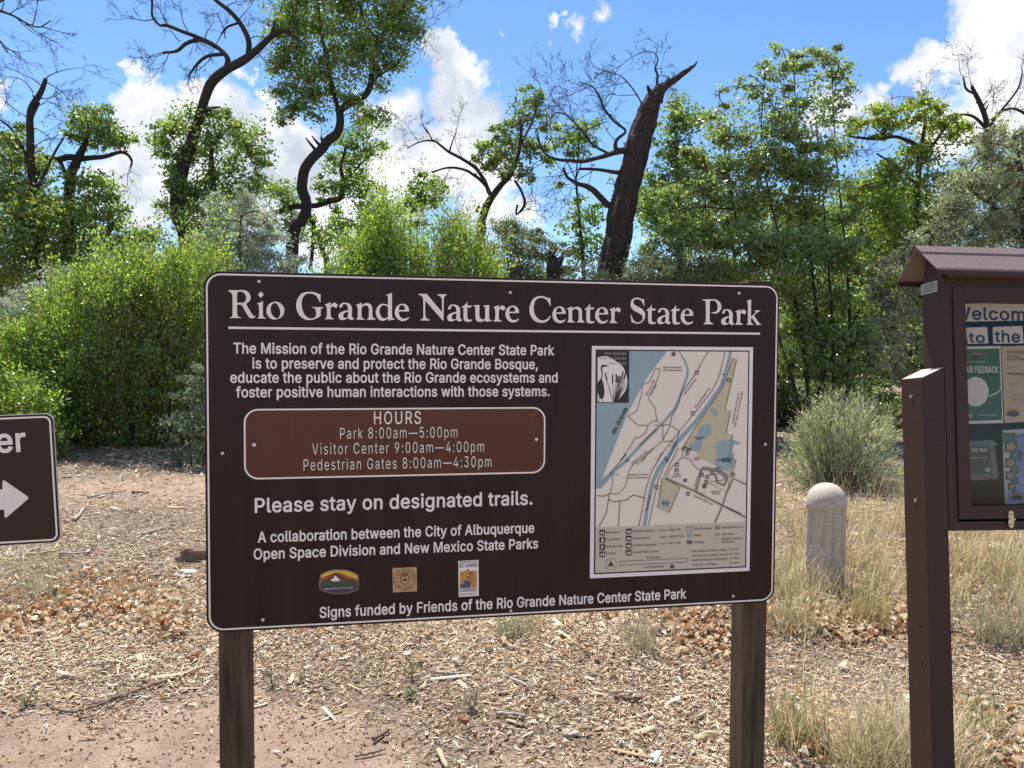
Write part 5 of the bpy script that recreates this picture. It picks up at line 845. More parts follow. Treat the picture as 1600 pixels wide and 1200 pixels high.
class Tubes:
    def __init__(s): s.V = []; s.F = []; s.n = 0
    def tube(s, pts, rad, sides=5, ridge=0, rs=None):
        pts = np.asarray(pts, float); n = len(pts); rad = np.asarray(rad, float)
        d = np.gradient(pts, axis=0); d /= (np.linalg.norm(d, axis=1)[:, None] + 1e-9)
        up = np.array([0, 0, 1.0]) if abs(d[0][2]) < .9 else np.array([0, 1.0, 0])
        a = np.cross(d, up); a /= (np.linalg.norm(a, axis=1)[:, None] + 1e-9); b = np.cross(d, a)
        th = np.linspace(0, 2*np.pi, sides, endpoint=False)
        R = rad[:, None]*np.ones(sides)
        if ridge:
            ph = (rs or RS).rand(4)*6; tt = np.arange(n)[:, None]*.07
            fur = np.abs(np.sin(th*5.5+ph[3]+1.3*np.sin(tt*5+ph[0])+.8*np.sin(th*2+tt*3)))**.6 - .6; R = R*(1 + ridge*(1.1*fur + np.sin(th*7+ph[0]+tt*.6)*.5 + np.sin(th*13+ph[1]-tt*1.1)*.35 + np.sin(th*2+ph[2]+tt*.4)*.3 + ((rs or RS).rand(1, sides)-.5)*.8 + ((rs or RS).rand(n, sides)-.5)*.35))
        V = pts[:, None, :] + R[:, :, None]*(np.cos(th)[None, :, None]*a[:, None, :] + np.sin(th)[None, :, None]*b[:, None, :])
        i = np.arange(n-1)[:, None]*sides; k = np.arange(sides)[None, :]
        Fq = np.stack([i+k, i+(k+1) % sides, i+sides+(k+1) % sides, i+sides+k], -1).reshape(-1, 4) + s.n
        s.V.append(V.reshape(-1, 3)); s.F.append(Fq); s.n += n*sides
        if sides > 5:
            st = s.n - n*sides
            for e in (0, n-1):       # close each end with a low cone
                s.V.append((pts[e] + d[e]*rad[e]*(.35 if e else -.35))[None]); c = s.n; s.n += 1
                q = st + e*sides + np.arange(sides); q2 = st + e*sides + (np.arange(sides)+1) % sides
                s.F.append(np.stack([q, q2, np.full(sides, c), np.full(sides, c)], -1))
    def mesh(s, name, smooth=True):
        V = np.concatenate(s.V); Fq = np.concatenate(s.F)
        ok = Fq[:, 2] != Fq[:, 3]; me = bpy.data.meshes.new(name)
        quads, tris = Fq[ok], Fq[~ok][:, :3]
        L = np.concatenate([quads.ravel(), tris.ravel()]).astype(np.int32)
        me.vertices.add(len(V)); me.vertices.foreach_set('co', V.astype(np.float32).ravel()); me.loops.add(len(L)); me.loops.foreach_set('vertex_index', L)
        st = np.concatenate([np.arange(len(quads))*4, len(quads)*4 + np.arange(len(tris))*3]).astype(np.int32)
        me.polygons.add(len(st)); me.polygons.foreach_set('loop_start', st); me.polygons.foreach_set('use_smooth', np.ones(len(st), bool)*smooth)
        me.update(calc_edges=True); me.validate(); return me
def spline(pts, m):
    pts = np.asarray(pts, float); n = len(pts); P0 = np.vstack([2*pts[0]-pts[1], pts, 2*pts[-1]-pts[-2]]); out = []
    for i in range(n-1):
        a, b, c, d = P0[i:i+4]
        for t in np.linspace(0, 1, m, endpoint=False): out.append(.5*((2*b)+(c-a)*t+(2*a-5*b+4*c-d)*t*t+(3*b-a-3*c+d)*t**3))
    return np.array(out + [pts[-1]])
def unit(n, rs):
    v = rs.normal(size=(n, 3)); return v/(np.linalg.norm(v, axis=1)[:, None]+1e-9)
class Leaves:
    def __init__(s): s.V = []; s.C = []
    def add(s, cen, L, W, col, rs, var=.25, updir=.35, yellow=0.0, axis=None):
        """folded leaf blades at cen (n,3); L, W length and width in metres"""
        n = len(cen)
        if not n: return
        ax = unit(n, rs) if axis is None else axis + unit(n, rs)*.6; ax[:, 2] -= .15; ax /= np.linalg.norm(ax, axis=1)[:, None]
        nr = unit(n, rs); nr[:, 2] += updir; nr -= ax*(nr*ax).sum(1)[:, None]; nr /= (np.linalg.norm(nr, axis=1)[:, None]+1e-9)
        si = np.cross(ax, nr); l = (L*(.6+.8*rs.rand(n)))[:, None]; w_ = (W*(.6+.8*rs.rand(n)))[:, None]
        v = np.stack([cen-ax*l*.5, cen+si*w_*.5+nr*w_*.18-ax*l*.05, cen+ax*l*.5, cen-si*w_*.5+nr*w_*.18-ax*l*.05], 1)
        c = 1.12*np.array(col)[None]*(1+var*rs.normal(size=(n, 1)))
        if yellow: k = rs.rand(n) < yellow; c[k] = np.array([.30, .26, .04])*(.7+.6*rs.rand(k.sum(), 1))
        c = np.clip(c*(1+.10*rs.normal(size=(n, 3))), .004, .8)
        s.V.append(v.reshape(-1, 3)); s.C.append(np.repeat(c, 4, 0))
    def mesh(s, name):
        V = np.concatenate(s.V); C = np.concatenate(s.C); return np_mesh(name, V, np.arange(len(V)).reshape(-1, 4), C)
def branchlet(T, p, d, L, r, lev, rs, curl=.4, fork=4, droop=0.0, out=None, wob=.12):
    """a dead, leafless branch: a crooked tube that forks again and again"""
    n = 7; pts = [np.array(p, float)]; d = np.array(d, float); d /= np.linalg.norm(d); bend = rs.normal(size=3)*curl
    for i in range(n):
        d = d + bend/n + rs.normal(size=3)*wob; d[2] -= droop/n; d /= np.linalg.norm(d); pts.append(pts[-1]+d*L/n)
    T.tube(pts, np.linspace(r, r*.35, n+1), 5 if r > .02 else 4 if r > .008 else 3)
    if out is not None: out += pts[2:]
    if lev <= 0: return
    for k in range(fork):
        i = rs.randint(2, n+1); dd = pts[i]-pts[i-1]; dd /= np.linalg.norm(dd); q = dd + unit(1, rs)[0]*.9
        branchlet(T, pts[i], q, L*rs.uniform(.4, .75), max(.0035, r*.5), lev-1, rs, curl*1.25, fork, droop, out, wob)

def tree(name, label, Y, trunks=(), limbs=(), clumps=(), col=(.125,.175,.05), leaf=(.080,.066), lai=2.8, seed=1, m=None, twigs=True, flat=.8, yellow=.02, bark_m=None,
         dead=(), dead_par=(.45, .014, 2), group=None, cat='tree', clus=20, spread=.34, ground_px=None, bridge=True, ridge=.05, dz=.55, sub_trunk='trunk', top_lai=(-9e9, 1), stubs=3):
    """trunks, limbs: lists of (px, py, width px[, depth shift m]); clumps: (px, py, radius px[, depth shift])"""
    rs = np.random.RandomState(seed); k = Y/F_PX; TT = Tubes(); skel = []
    base = None
    for ti, path in enumerate(list(trunks)+list(limbs)):
        p3 = [at(q[0], q[1], Y + (q[3] if len(q) > 3 else 0)) for q in path]; r3 = [q[2]*k/2*(.72 if q[2] < 40 else .74) for q in path]
        if ti < len(trunks):
            f = p3[0]; gzz = float(gz(f[0], f[1]))
            if f[2] > gzz: p3 = [np.array([f[0], f[1], gzz-.25])] + p3; r3 = [r3[0]*1.15] + r3
            if base is None: base = np.array([f[0], f[1], gzz])
        c = spline(p3, 9); rr = spline(np.stack([r3]*3, 1), 9)[:, 0]; rr = np.maximum(rr, .004)
        big = rr.max() > .06
        if len(c) > 6:
            jit = spline(rs.normal(size=(max(3, len(c)//5), 3)), 8); jit = jit[np.linspace(0, len(jit)-1, len(c)).astype(int)]; c = c + jit*np.minimum(.030, rr[:, None]*.14)*(1 if rr.max() < .2 else .35)
        if stubs and ti < len(trunks) and rr.max() > .09:
            for _ in range(stubs):
                j = rs.randint(len(c)//4, len(c)-3); d_ = unit(1, rs)[0]; d_[2] = abs(d_[2])*.7; t_ = c[j+1]-c[j]; t_ /= np.linalg.norm(t_); d_ -= t_*d_.dot(t_)*.7; d_ /= np.linalg.norm(d_)
                l_ = rs.uniform(.12, .5)*min(1, rr[j]*6); e_ = c[j]+d_*(rr[j]+l_); TT.tube(np.array([c[j]+d_*rr[j]*.5, c[j]+d_*(rr[j]+l_*.5)+t_*.03, e_+t_*.06]), np.array([rr[j]*.42, rr[j]*.26, rr[j]*.12]), 7)
        TT.tube(c, rr, 44 if rr.max() > .2 else 14 if big else 6, ridge if big else 0, rs); skel += list(c[len(c)//4 if ti < len(trunks) else 0:])
    LV = Leaves(); K = []
    for cl in clumps:
        r = cl[2]*k*rs.uniform(.82, 1.2); ys = Y + (cl[3] if len(cl) > 3 else rs.uniform(-dz, dz)*min(1.6, r*1.3)); c0 = at(cl[0], cl[1], ys)
        n = int(lai*(top_lai[1] if cl[1] < top_lai[0] else 1)*math.pi*r*r/(leaf[0]*leaf[1]*.5)); nc = max(4, int(clus*(r/.7)**1.4))
        u = unit(nc, rs)*(rs.rand(nc, 1)**.42)*r; u[:, 2] *= flat; cs = c0+u
        K += list(cs)
        wts = rs.rand(nc)**1.3+.15; idx = rs.choice(nc, n, p=wts/wts.sum())
        pos = cs[idx] + rs.normal(size=(n, 3))*np.array([1, 1, .62])*spread*r*(.4+rs.rand(nc, 1)[idx])*np.where(rs.rand(n, 1) < .05, 1.5, 1)
        tint = (1+.16*rs.normal(size=(nc, 1)))[idx]
        LV.add(pos, leaf[0], leaf[1], col, rs, .22, yellow=yellow); LV.C[-1] = np.clip(LV.C[-1]*np.repeat(tint, 4, 0), .004, .8)
    if base is None:
        c0 = at(clumps[0][0], clumps[0][1], Y); base = np.array([c0[0], c0[1], float(gz(c0[0], c0[1]))])
    if twigs and K:
        Ka = np.array(K); S = np.array(skel) if skel else np.array([base])
        for q in Ka[rs.rand(len(Ka)) < .8]:
            dd = np.linalg.norm(S-q, axis=1) + np.maximum(0, S[:, 2]-q[2])*1.2; j = np.argmin(dd)
            if dd[j] > 3.2: 
                continue
            mid = (S[j]+q)/2 + rs.normal(size=3)*.1*dd[j]; mid[2] += .10*dd[j]
            c = spline([S[j], mid, q], 4); r0 = min(.032, .007+.010*dd[j]); TT.tube(c, np.linspace(r0, .004, len(c)), 4)
            if rs.rand() < .5: S = np.vstack([S, c[4:]])
    for q in dead:       # (px, py, direction px dx, dy[, length m])
        branchlet(TT, at(q[0], q[1], Y), [q[2], rs.uniform(-.5, .5)*math.hypot(q[2], q[3]), -q[3]], q[4] if len(q) > 4 else dead_par[0], dead_par[1], dead_par[2], rs)
    o = empty(name, base); tag(o, label, cat, group)
    def child(nm, me, mt):
        co = np.empty(len(me.vertices)*3, np.float32); me.vertices.foreach_get('co', co); co = co.reshape(-1, 3) - base.astype(np.float32); me.vertices.foreach_set('co', co.ravel()); me.update(); return link(nm, me, mt, o)
    if TT.V: child(sub_trunk, TT.mesh(sub_trunk), bark_m or bark)
    if LV.V: child('crown', LV.mesh('crown'), m or leaf_mat)
    return o

def shoots(name, label, cat, Y, bases, tops, nst, leaf, col, lai_m, seed, m=None, spread=.12, leaf_from=.03, stem_col=None, depth=.8, group=None, yellow=0, side=.12, stem_r=.006, updir=.35, sideshoots=4):
    """an upright shrub: many stems from bases (px range on the ground) up to a px outline of tops; leaves along them"""
    rs = np.random.RandomState(seed); T = Tubes(); LV = Leaves(); k = Y/F_PX
    bx0, bx1 = bases; xs = [t[0] for t in tops]; ys = [t[1] for t in tops]
    for i in range(nst):
        u = rs.rand(); px = xs[0] + (xs[-1]-xs[0])*u; py = np.interp(px, xs, ys); yy = Y + rs.uniform(-depth, depth)
        f = rs.rand(); py = py + (1-f**.35)*rs.uniform(40, 260)*12/Y*.8; top = at(px + rs.normal()*4, py, yy)
        bp = at(bx0 + (bx1-bx0)*(u*.8+.1+rs.uniform(-.12, .12)), 600, Y + (yy-Y)*.55); b0 = np.array([bp[0], bp[1], float(gz(bp[0], bp[1]))-.03])
        mid = b0*.45+top*.55 + rs.normal(size=3)*side; mid[:2] = mid[:2]*.6 + (b0[:2]*.62+top[:2]*.38)*.4
        c = spline([b0, mid, top], 8); L = np.linalg.norm(np.diff(c, axis=0), axis=1).sum(); T.tube(c, np.linspace(stem_r*1.6, stem_r*.35, len(c)), 4)
        def along(cc, n, sp):
            t = rs.uniform(leaf_from, 1, n)*(len(cc)-1); j = np.minimum(t.astype(int), len(cc)-2); p = cc[j] + (cc[j+1]-cc[j])*(t-j)[:, None]
            a = cc[j+1]-cc[j]; a /= (np.linalg.norm(a, axis=1)[:, None]+1e-9); LV.add(p + rs.normal(size=p.shape)*sp, leaf[0], leaf[1], col, rs, .25, yellow=yellow, axis=a, updir=updir)
            LV.C[-1] = np.clip(LV.C[-1]*(1+.22*rs.normal()), .004, .8)
        along(c, int(lai_m*L), spread*.6)
        for s_ in range(sideshoots):
            j = rs.randint(4, len(c)-2); a = c[j+1]-c[j]; a /= np.linalg.norm(a); d = a + unit(1, rs)[0]*.7; l = rs.uniform(.2, .55)*L*.45
            cc = spline([c[j], c[j]+d*l*.5, c[j]+d*l+np.array([0,0,l*.15])], 4); T.tube(cc, np.linspace(stem_r*.7, stem_r*.25, len(cc)), 3); along(cc, int(lai_m*l*1.1), spread*.45)
    c0 = at((bx0+bx1)/2, 600, Y); base = np.array([c0[0], c0[1], float(gz(c0[0], c0[1]))])
    o = empty(name, base); tag(o, label, cat, group)
    for nm, me, mt in (('stems', T.mesh('stems'), twig_mat), ('foliage', LV.mesh('foliage'), m or leaf_mat)):
        co = np.empty(len(me.vertices)*3, np.float32); me.vertices.foreach_get('co', co); me.vertices.foreach_set('co', (co.reshape(-1, 3)-base.astype(np.float32)).ravel()); me.update(); link(nm, me, mt, o)
    return o

# ------------------------------------------------------------------ the trees of the photograph

SILV = (.33, .36, .28); OLIV = (.24, .26, .155); WILL = (.15, .215, .035)
bare_px = dict(bark_m=bark_dead)

tree('dead_top_tree', 'cottonwood at the far left with a snapped bare grey top and green lower crown', 17.5,
     trunks=[[(62,470,27),(58,400,24),(55,330,19),(48,240,16),(48,180,14),(60,150,12),(72,122,8)]],
     limbs=[[(50,260,7),(20,205,5),(-10,180,4)],[(48,190,6),(62,160,5)],[(56,300,7),(85,240,5),(100,215,3)],[(60,420,12),(90,440,9),(100,470,7)]],
     clumps=[(15,245,45),(-10,300,60),(30,300,50),(65,330,48),(20,360,60),(80,390,50),(-30,380,60),(40,430,55),(0,440,60),(110,425,30),(25,205,22),(75,270,25)],
     col=(.135,.175,.048), seed=3, lai=2.7, dead=[(72,122,10,-25,.9),(66,135,-20,-25,.9),(48,185,-20,-8,.9),(50,170,20,-16,.9),(48,215,-22,-10,.8),(55,155,28,-3,.8),(70,128,30,6,.8),(50,200,24,8,.9),(52,145,-14,-22,.8),(49,230,16,-10,.7)], dead_par=(.8,.013,3))
tree('broken_limb_tree', 'cottonwood at left with a broken level dark limb below its small crown', 18.5,
     trunks=[[(112,430,24),(108,340,22),(110,280,20),(122,250,17),(132,225,12),(140,200,8)]],
     limbs=[[(62,245,12),(85,248,12),(110,246,14),(140,247,11),(165,244,9),(188,238,7),(200,242,6),(206,252,5),(203,262,3)],[(105,275,10),(95,255,8)]],
     clumps=[(135,195,24),(150,185,25),(170,210,24),(190,215,20),(120,215,20),(150,222,20),(205,222,10),(135,300,40),(160,300,32),(110,340,45),(175,345,35),(150,380,45),(200,390,35),(230,370,25),(120,400,40)],
     seed=5, lai=2.8, dead=[(205,258,-6,16,.5),(203,262,-10,14,.7),(190,238,14,-10,.4),(110,200,-6,-20,.5)], dead_par=(.5,.009,2))
tree('bare_branch_tree', 'leafless tree whose bare branches hang into the top left corner of the sky', 13,
     trunks=[[(-130,620,30),(-140,400,26),(-130,200,20),(-110,60,14),(-80,-60,8)]],
     limbs=[[(-120,130,10),(-60,40,8),(-20,15,7),(15,22,5),(45,38,4),(62,42,3),(80,32,2)],[(-125,160,10),(-60,90,7),(-10,60,5),(12,82,3)],[(-20,15,5),(20,-10,4),(50,-30,3)],[(-60,40,6),(-10,-30,5),(40,-60,4)]],
     dead=[(15,22,20,-12,.6),(40,38,25,14,.5),(50,40,20,-18,.5),(62,42,30,-3,.45),(-5,62,14,16,.5),(10,75,20,10,.5),(20,24,16,20,.6),(-20,15,25,30,.7),(5,-5,25,3,.7),(0,20,22,-22,.6)], dead_par=(.6,.010,2), twigs=False, seed=8, bark_m=bark_dead)
tree('curving_dead_top_tree', 'cottonwood with a long bare trunk curving right above its leafy lower crown', 20,
     trunks=[[(292,392,30),(277,335,30),(282,275,28),(300,220,24),(314,180,20),(321,152,19),(332,128,20),(356,107,18),(380,95,17),(402,78,14),(420,60,12),(440,48,9),(455,52,6)],
             [(350,352,13),(335,300,12),(330,250,10),(332,225,7)]],
     limbs=[[(389,87,12),(388,62,11),(374,35,10),(352,12,9),(332,-4,7)],[(354,108,13),(355,92,11),(342,76,9),(318,62,9),(295,52,8),(262,40,7),(248,38,5),(238,24,5),(238,0,4)],[(342,76,9),(318,64,9),(294,66,8),(278,78,7),(255,82,5)],[(348,85,8),(325,88,7),(308,100,6),(295,118,3)],[(314,178,8),(330,170,7),(344,167,4)],[(420,60,6),(428,42,5),(428,33,4)],[(374,35,5),(355,42,5),(345,55,3)]],
     clumps=[(262,210,22),(278,195,24),(300,190,26),(255,235,22),(270,260,26),(345,190,22),(370,200,28),(385,215,24),(400,250,24),(360,235,34),(330,215,24),(335,265,36),(300,250,30),(385,280,30),(350,310,34),(300,300,34),(280,330,28),(320,340,36),(285,290,24),(410,255,12),(385,330,26),(265,290,14)],
     seed=12, lai=2.6, dead=[(238,10,-6,-20,.7),(240,30,-18,10,.7),(262,40,-14,-18,.7),(295,52,-8,-22,.7),(300,55,10,22,.6),(278,78,-18,10,.7),(255,82,-20,4,.6),(265,80,-10,20,.6),(318,63,10,-22,.7),(340,0,-14,-22,.7),(372,32,20,-22,.7),(388,62,22,-8,.6),(400,80,16,16,.5),(300,110,-10,14,.6),(310,98,-8,22,.6),(330,88,-12,20,.6),(430,36,20,-22,.7),(432,50,-5,-25,.7),(445,48,14,-20,.7),(350,12,24,-14,.6),(352,60,-6,-22,.6),(282,66,-18,-14,.7),(345,56,-14,8,.5)], dead_par=(.75,.016,3))
tree('winding_cottonwood', 'tall cottonwood with a winding S-shaped trunk and full crown reaching the photo top', 21,
     trunks=[[(458,386,26),(472,345,23),(479,318,22),(473,288,22),(480,260,21),(500,232,20),(522,214,19),(531,195,17),(531,168,16)]],
     limbs=[[(531,172,15),(548,161,15),(565,152,14),(578,138,13),(581,115,12),(583,85,12),(592,62,10),(603,45,9),(612,10,7),(618,-40,6)],[(530,175,10),(520,140,9),(512,100,8),(500,40,6),(495,-30,4)],[(592,62,7),(572,40,6),(560,0,5)],[(505,228,6),(502,214,5)],[(565,152,6),(590,120,5),(620,100,4),(640,60,3)]],
     clumps=[(455,20,35),(480,-20,50),(530,10,48),(585,5,45),(630,15,38),(560,-40,60),(620,-40,50),(650,0,26),(440,60,28),(470,60,40),(520,60,42),(565,60,40),(610,55,36),(640,50,20),(435,100,26),(465,110,38),(510,105,42),(550,100,36),(615,90,24),(445,140,24),(480,145,36),(520,140,32),(450,170,18),(443,190,12),(490,175,22),(600,110,22),(590,135,16),(560,182,24),(590,180,20),(545,165,16),(470,165,20)],
     seed=21, lai=2.4, col=(.12,.17,.05), dead=[(655,20,25,-16,.8),(650,40,20,20,.8),(645,30,26,6,.8),(655,10,18,-22,.7)], dead_par=(.7,.012,3))
tree('leaning_limb_tree', 'young cottonwood behind the winding trunk, with a dark limb lying almost level', 23.5,
     trunks=[[(512,430,11),(503,390,10),(490,350,9),(478,322,9),(495,322,12),(515,315,13),(532,308,12),(536,285,9),(533,262,7),(540,230,5)]],
     limbs=[[(430,333,9),(455,325,12),(485,322,14)],[(490,350,7),(488,390,8),(485,420,8)],[(536,285,5),(560,260,4),(580,240,3)]],
     clumps=[(545,215,22),(565,205,22),(550,240,26),(580,235,24),(595,225,12),(525,255,22),(555,268,24),(510,300,22),(540,295,22),(500,285,18),(570,290,24),(435,300,24),(450,320,20),(470,345,20),(440,350,24),(500,375,26),(540,350,26),(520,330,16),(570,320,20)],
     seed=25, lai=2.2, col=(.12,.18,.045))
tree('small_round_tree', 'small round green tree far behind, between the winding and the forked tree', 26,
     trunks=[[(643,390,6),(640,355,6),(646,325,6),(655,300,4)]], clumps=[(660,285,20),(645,300,18),(675,300,20),(640,325,18),(665,320,22),(690,292,10),(655,345,14)], seed=31, lai=2.6, col=(.10,.16,.04), leaf=(.11,.09))
tree('slender_dark_tree', 'slender tree with a dark forked stem in the far greenery behind the sign', 25,
     trunks=[[(558,415,9),(559,375,8),(561,362,7),(548,345,5),(525,340,3)]], limbs=[[(561,362,5),(572,345,4),(580,325,3)]], clumps=[(535,370,18),(560,345,16),(585,340,20),(520,350,14),(580,370,16),(545,390,20)], seed=33, lai=1.8, col=(.12,.18,.05))
tree('forked_tree', 'forked tree with a bare branch reaching left and green leaves on its right', 19.5,
     trunks=[[(752,380,20),(752,350,18),(758,328,17),(768,308,15),(782,292,13),(796,276,11),(806,255,9),(812,230,8),(815,195,6)]],
     limbs=[[(768,310,10),(760,292,8),(744,276,7),(728,266,6),(705,262,5),(690,264,4),(675,270,3)],[(764,302,9),(755,278,8),(742,262,8),(722,248,7),(702,238,6),(688,226,5),(676,220,4),(655,222,3),(636,232,2)],[(745,332,8),(748,322,5)],[(805,282,6),(815,300,6),(820,318,7),(812,332,6),(806,336,4)],[(808,320,5),(806,334,4)],[(702,238,4),(706,224,3),(712,208,2)],[(676,220,4),(668,205,3),(660,196,2)],[(812,230,5),(835,180,4),(838,150,3)]],
     clumps=[(755,232,18),(745,245,14),(770,240,20),(765,262,16),(790,215,22),(800,190,18),(815,175,20),(825,155,18),(838,140,12),(840,175,16),(795,245,24),(815,225,26),(820,260,24),(845,230,20),(850,250,16),(790,270,16),(835,280,12),(850,200,14),(780,195,14)],
     seed=37, lai=2.5, dead=[(640,230,-14,-10,.6),(655,222,-10,-20,.6),(668,208,-10,-18,.5),(712,210,4,-20,.6),(690,228,-14,-14,.6),(685,265,-18,4,.6),(705,262,-10,14,.5),(722,248,-6,-20,.6),(730,266,-16,12,.6),(845,150,5,-20,.5),(830,300,14,18,.6),(818,320,12,14,.6)], dead_par=(.6,.010,3))
# the big dead trunk: thick, ridged, snapped to a long splinter
tree('dead_tree', 'thick dark dead trunk leaning right, snapped to a long splinter, with curly twigs', 15,
     trunks=[[(952,450,54),(956,420,52),(963,380,51),(969,345,50),(977,305,47),(988,265,46),(997,230,46),(1006,200,43),(1014,175,40),(1022,155,34),(1030,143,27),(1040,134,17),(1056,123,13),(1068,114,11),(1078,107,8),(1084,103,5),(1090,96,2)]],
     limbs=[[(1020,168,18),(1022,150,15),(1025,138,10),(1028,131,3)],[(1030,160,16),(1034,143,12),(1039,131,7),(1042,124,2)],[(978,300,20),(966,296,12),(960,288,5)],[(1008,215,18),(1020,206,9),(1024,198,3)],[(985,240,14),(970,236,12),(955,240,11),(930,247,9),(905,252,8),(880,250,7),(862,246,5),(846,232,4),(838,200,3)],[(976,270,13),(958,268,9),(930,264,7),(905,264,6)],[(970,318,15),(950,320,14),(935,305,13),(918,292,11),(900,286,8),(886,276,6),(880,262,5)],[(985,232,12),(965,235,11),(962,220,8),(978,205,6),(960,190,5),(944,170,5),(936,150,4),(925,135,3),(905,128,2)],[(1026,150,6),(1027,120,5),(1024,108,4),(1028,92,3),(1020,82,2),(1005,80,2)],[(950,240,6),(925,225,5),(905,200,4),(885,180,3),(868,175,3)],[(1006,168,4),(995,148,3),(980,128,3),(970,118,2)]],
     clumps=[], dead=[(862,246,-14,8,1.0),(846,232,-8,-22,1.0),(905,252,-10,-22,1.0),(890,250,-14,20,.9),(925,225,-10,-18,.9),(905,200,-14,-10,.9),(885,180,-16,-10,.8),(868,176,-12,16,.9),(936,150,-14,-10,.8),(944,170,14,-20,.7),(925,135,-18,3,.8),(930,264,-18,14,.9),(905,264,-16,10,.9),(886,276,-16,-14,.9),(900,286,-14,12,.8),(918,292,6,-22,.7),(1027,112,-18,-10,.6),(1024,108,16,-14,.5),(1005,80,-14,6,.6),(970,118,-16,-6,.6),(980,128,-20,8,.7),(962,220,-20,-14,.9),(978,205,-16,-18,.8),(1028,120,14,-14,.45),(868,240,-10,-26,1.0),(850,235,-14,-4,.9),(995,148,-18,-3,.7),(950,190,-22,4,.9)],
     dead_par=(.9,.009,3), twigs=False, seed=41, bark_m=bark_dead, ridge=.13)
tree('stump', 'short broken dark stump just left of the thick dead trunk', 15.2, trunks=[[(868,445,34),(867,425,30),(866,410,24),(862,400,14),(858,392,5)]], limbs=[[(874,415,12),(878,402,7),(880,396,2)]], seed=43, bark_m=bark_dead, ridge=.2, cat='stump', dead=[(866,405,-10,-12,.3)], dead_par=(.3,.006,1))
tree('hidden_green_tree', 'light green small tree partly hidden behind the thick dead trunk', 24,
     trunks=[[(912,440,9),(910,390,8),(905,340,6),(900,280,5)]], clumps=[(900,205,20),(920,190,16),(885,225,18),(905,235,20),(925,220,14),(870,200,12),(905,330,22),(925,345,20),(890,350,18),(915,375,24),(935,320,14),(900,400,22),(945,395,18),(880,290,12)], seed=47, lai=1.9, col=(.13,.19,.05), leaf=(.11,.09))
tree('tall_back_tree', 'tall mid green tree rising just right of the thick dead trunk', 18.5,
     trunks=[[(1062,430,14),(1060,330,12),(1058,250,9),(1055,180,5)]], clumps=[(1055,160,20),(1070,175,18),(1040,190,20),(1062,205,28),(1085,190,16),(1035,235,28),(1070,245,32),(1030,275,24),(1058,290,32),(1090,280,28),(1025,320,26),(1060,335,34),(1090,340,30),(1030,365,30),(1065,385,32),(1010,400,26)], seed=51, lai=2.9, col=(.12,.17,.055))
tree('many_stemmed_elm', 'tall dark green tree of many thin stems right of the sign, feathery at the top', 14,
     trunks=[[(1290,640,11),(1283,560,9),(1272,450,7),(1258,330,5),(1245,200,3),(1240,90,2)],[(1265,645,10),(1255,540,8),(1235,430,6),(1205,320,4),(1190,220,3),(1195,110,2)],[(1322,640,9),(1328,520,7),(1322,400,5),(1308,260,3.5),(1300,130,2)],[(1300,642,8),(1302,540,6),(1296,440,5),(1285,300,3.5),(1275,180,2)],[(1250,642,8),(1228,560,7),(1190,450,6),(1150,340,5),(1130,220,3)],[(1275,642,7),(1290,580,6),(1350,470,5),(1370,400,3)]],
     clumps=[(1238,75,22),(1225,95,22),(1205,85,16),(1255,90,20),(1280,85,20),(1300,95,20),(1318,108,16),(1190,110,22),(1215,125,26),(1260,120,26),(1290,130,28),(1315,140,20),(1160,130,18),(1130,140,12),(1145,170,24),(1175,160,28),(1215,170,32),(1255,170,32),(1295,175,30),(1320,195,16),(1115,190,26),(1145,215,32),(1190,210,36),(1235,220,38),(1275,225,36),(1305,230,24),(1090,240,26),(1120,260,36),(1165,260,40),(1210,270,42),(1255,275,40),(1295,285,34),(1060,300,26),(1095,310,36),(1140,315,42),(1190,320,44),(1240,330,44),(1285,340,40),(1320,330,24),(1050,350,26),(1085,365,36),(1130,375,42),(1180,380,44),(1235,390,46),(1285,400,44),(1325,400,34),(1120,425,34),(1170,430,38),(1225,450,46),(1275,460,46),(1320,460,40),(1240,510,42),(1290,520,42),(1335,520,34),(1230,560,30),(1275,575,34),(1325,575,34)],
     seed=57, lai=3.4, top_lai=(215, .5), leaf=(.072,.042), col=(.145,.19,.08), clus=16, spread=.30, dz=1.0)
tree('back_cottonwood', 'broad mid green cottonwood filling the gap behind the many-stemmed elm and the notice case', 23,
     trunks=[[(1360,520,14),(1365,400,12),(1362,320,9),(1370,270,5)]],
     clumps=[(1000,300,40),(1030,340,45),(1090,350,50),(1150,350,55),(1210,360,55),(1270,370,55),(1330,360,50),(1370,320,40),(1395,300,36),(1350,300,34),(1420,340,46),(1370,390,55),(1430,400,50),(1300,440,60),(1220,450,60),(1140,440,60),(1060,430,55),(1480,350,46),(1520,300,40),(1560,280,46),(1620,290,60),(1660,230,50),(1400,460,60),(1330,500,60),(1240,530,60)],
     seed=63, lai=2.4, col=(.11,.155,.052), leaf=(.10,.08), dz=.9)
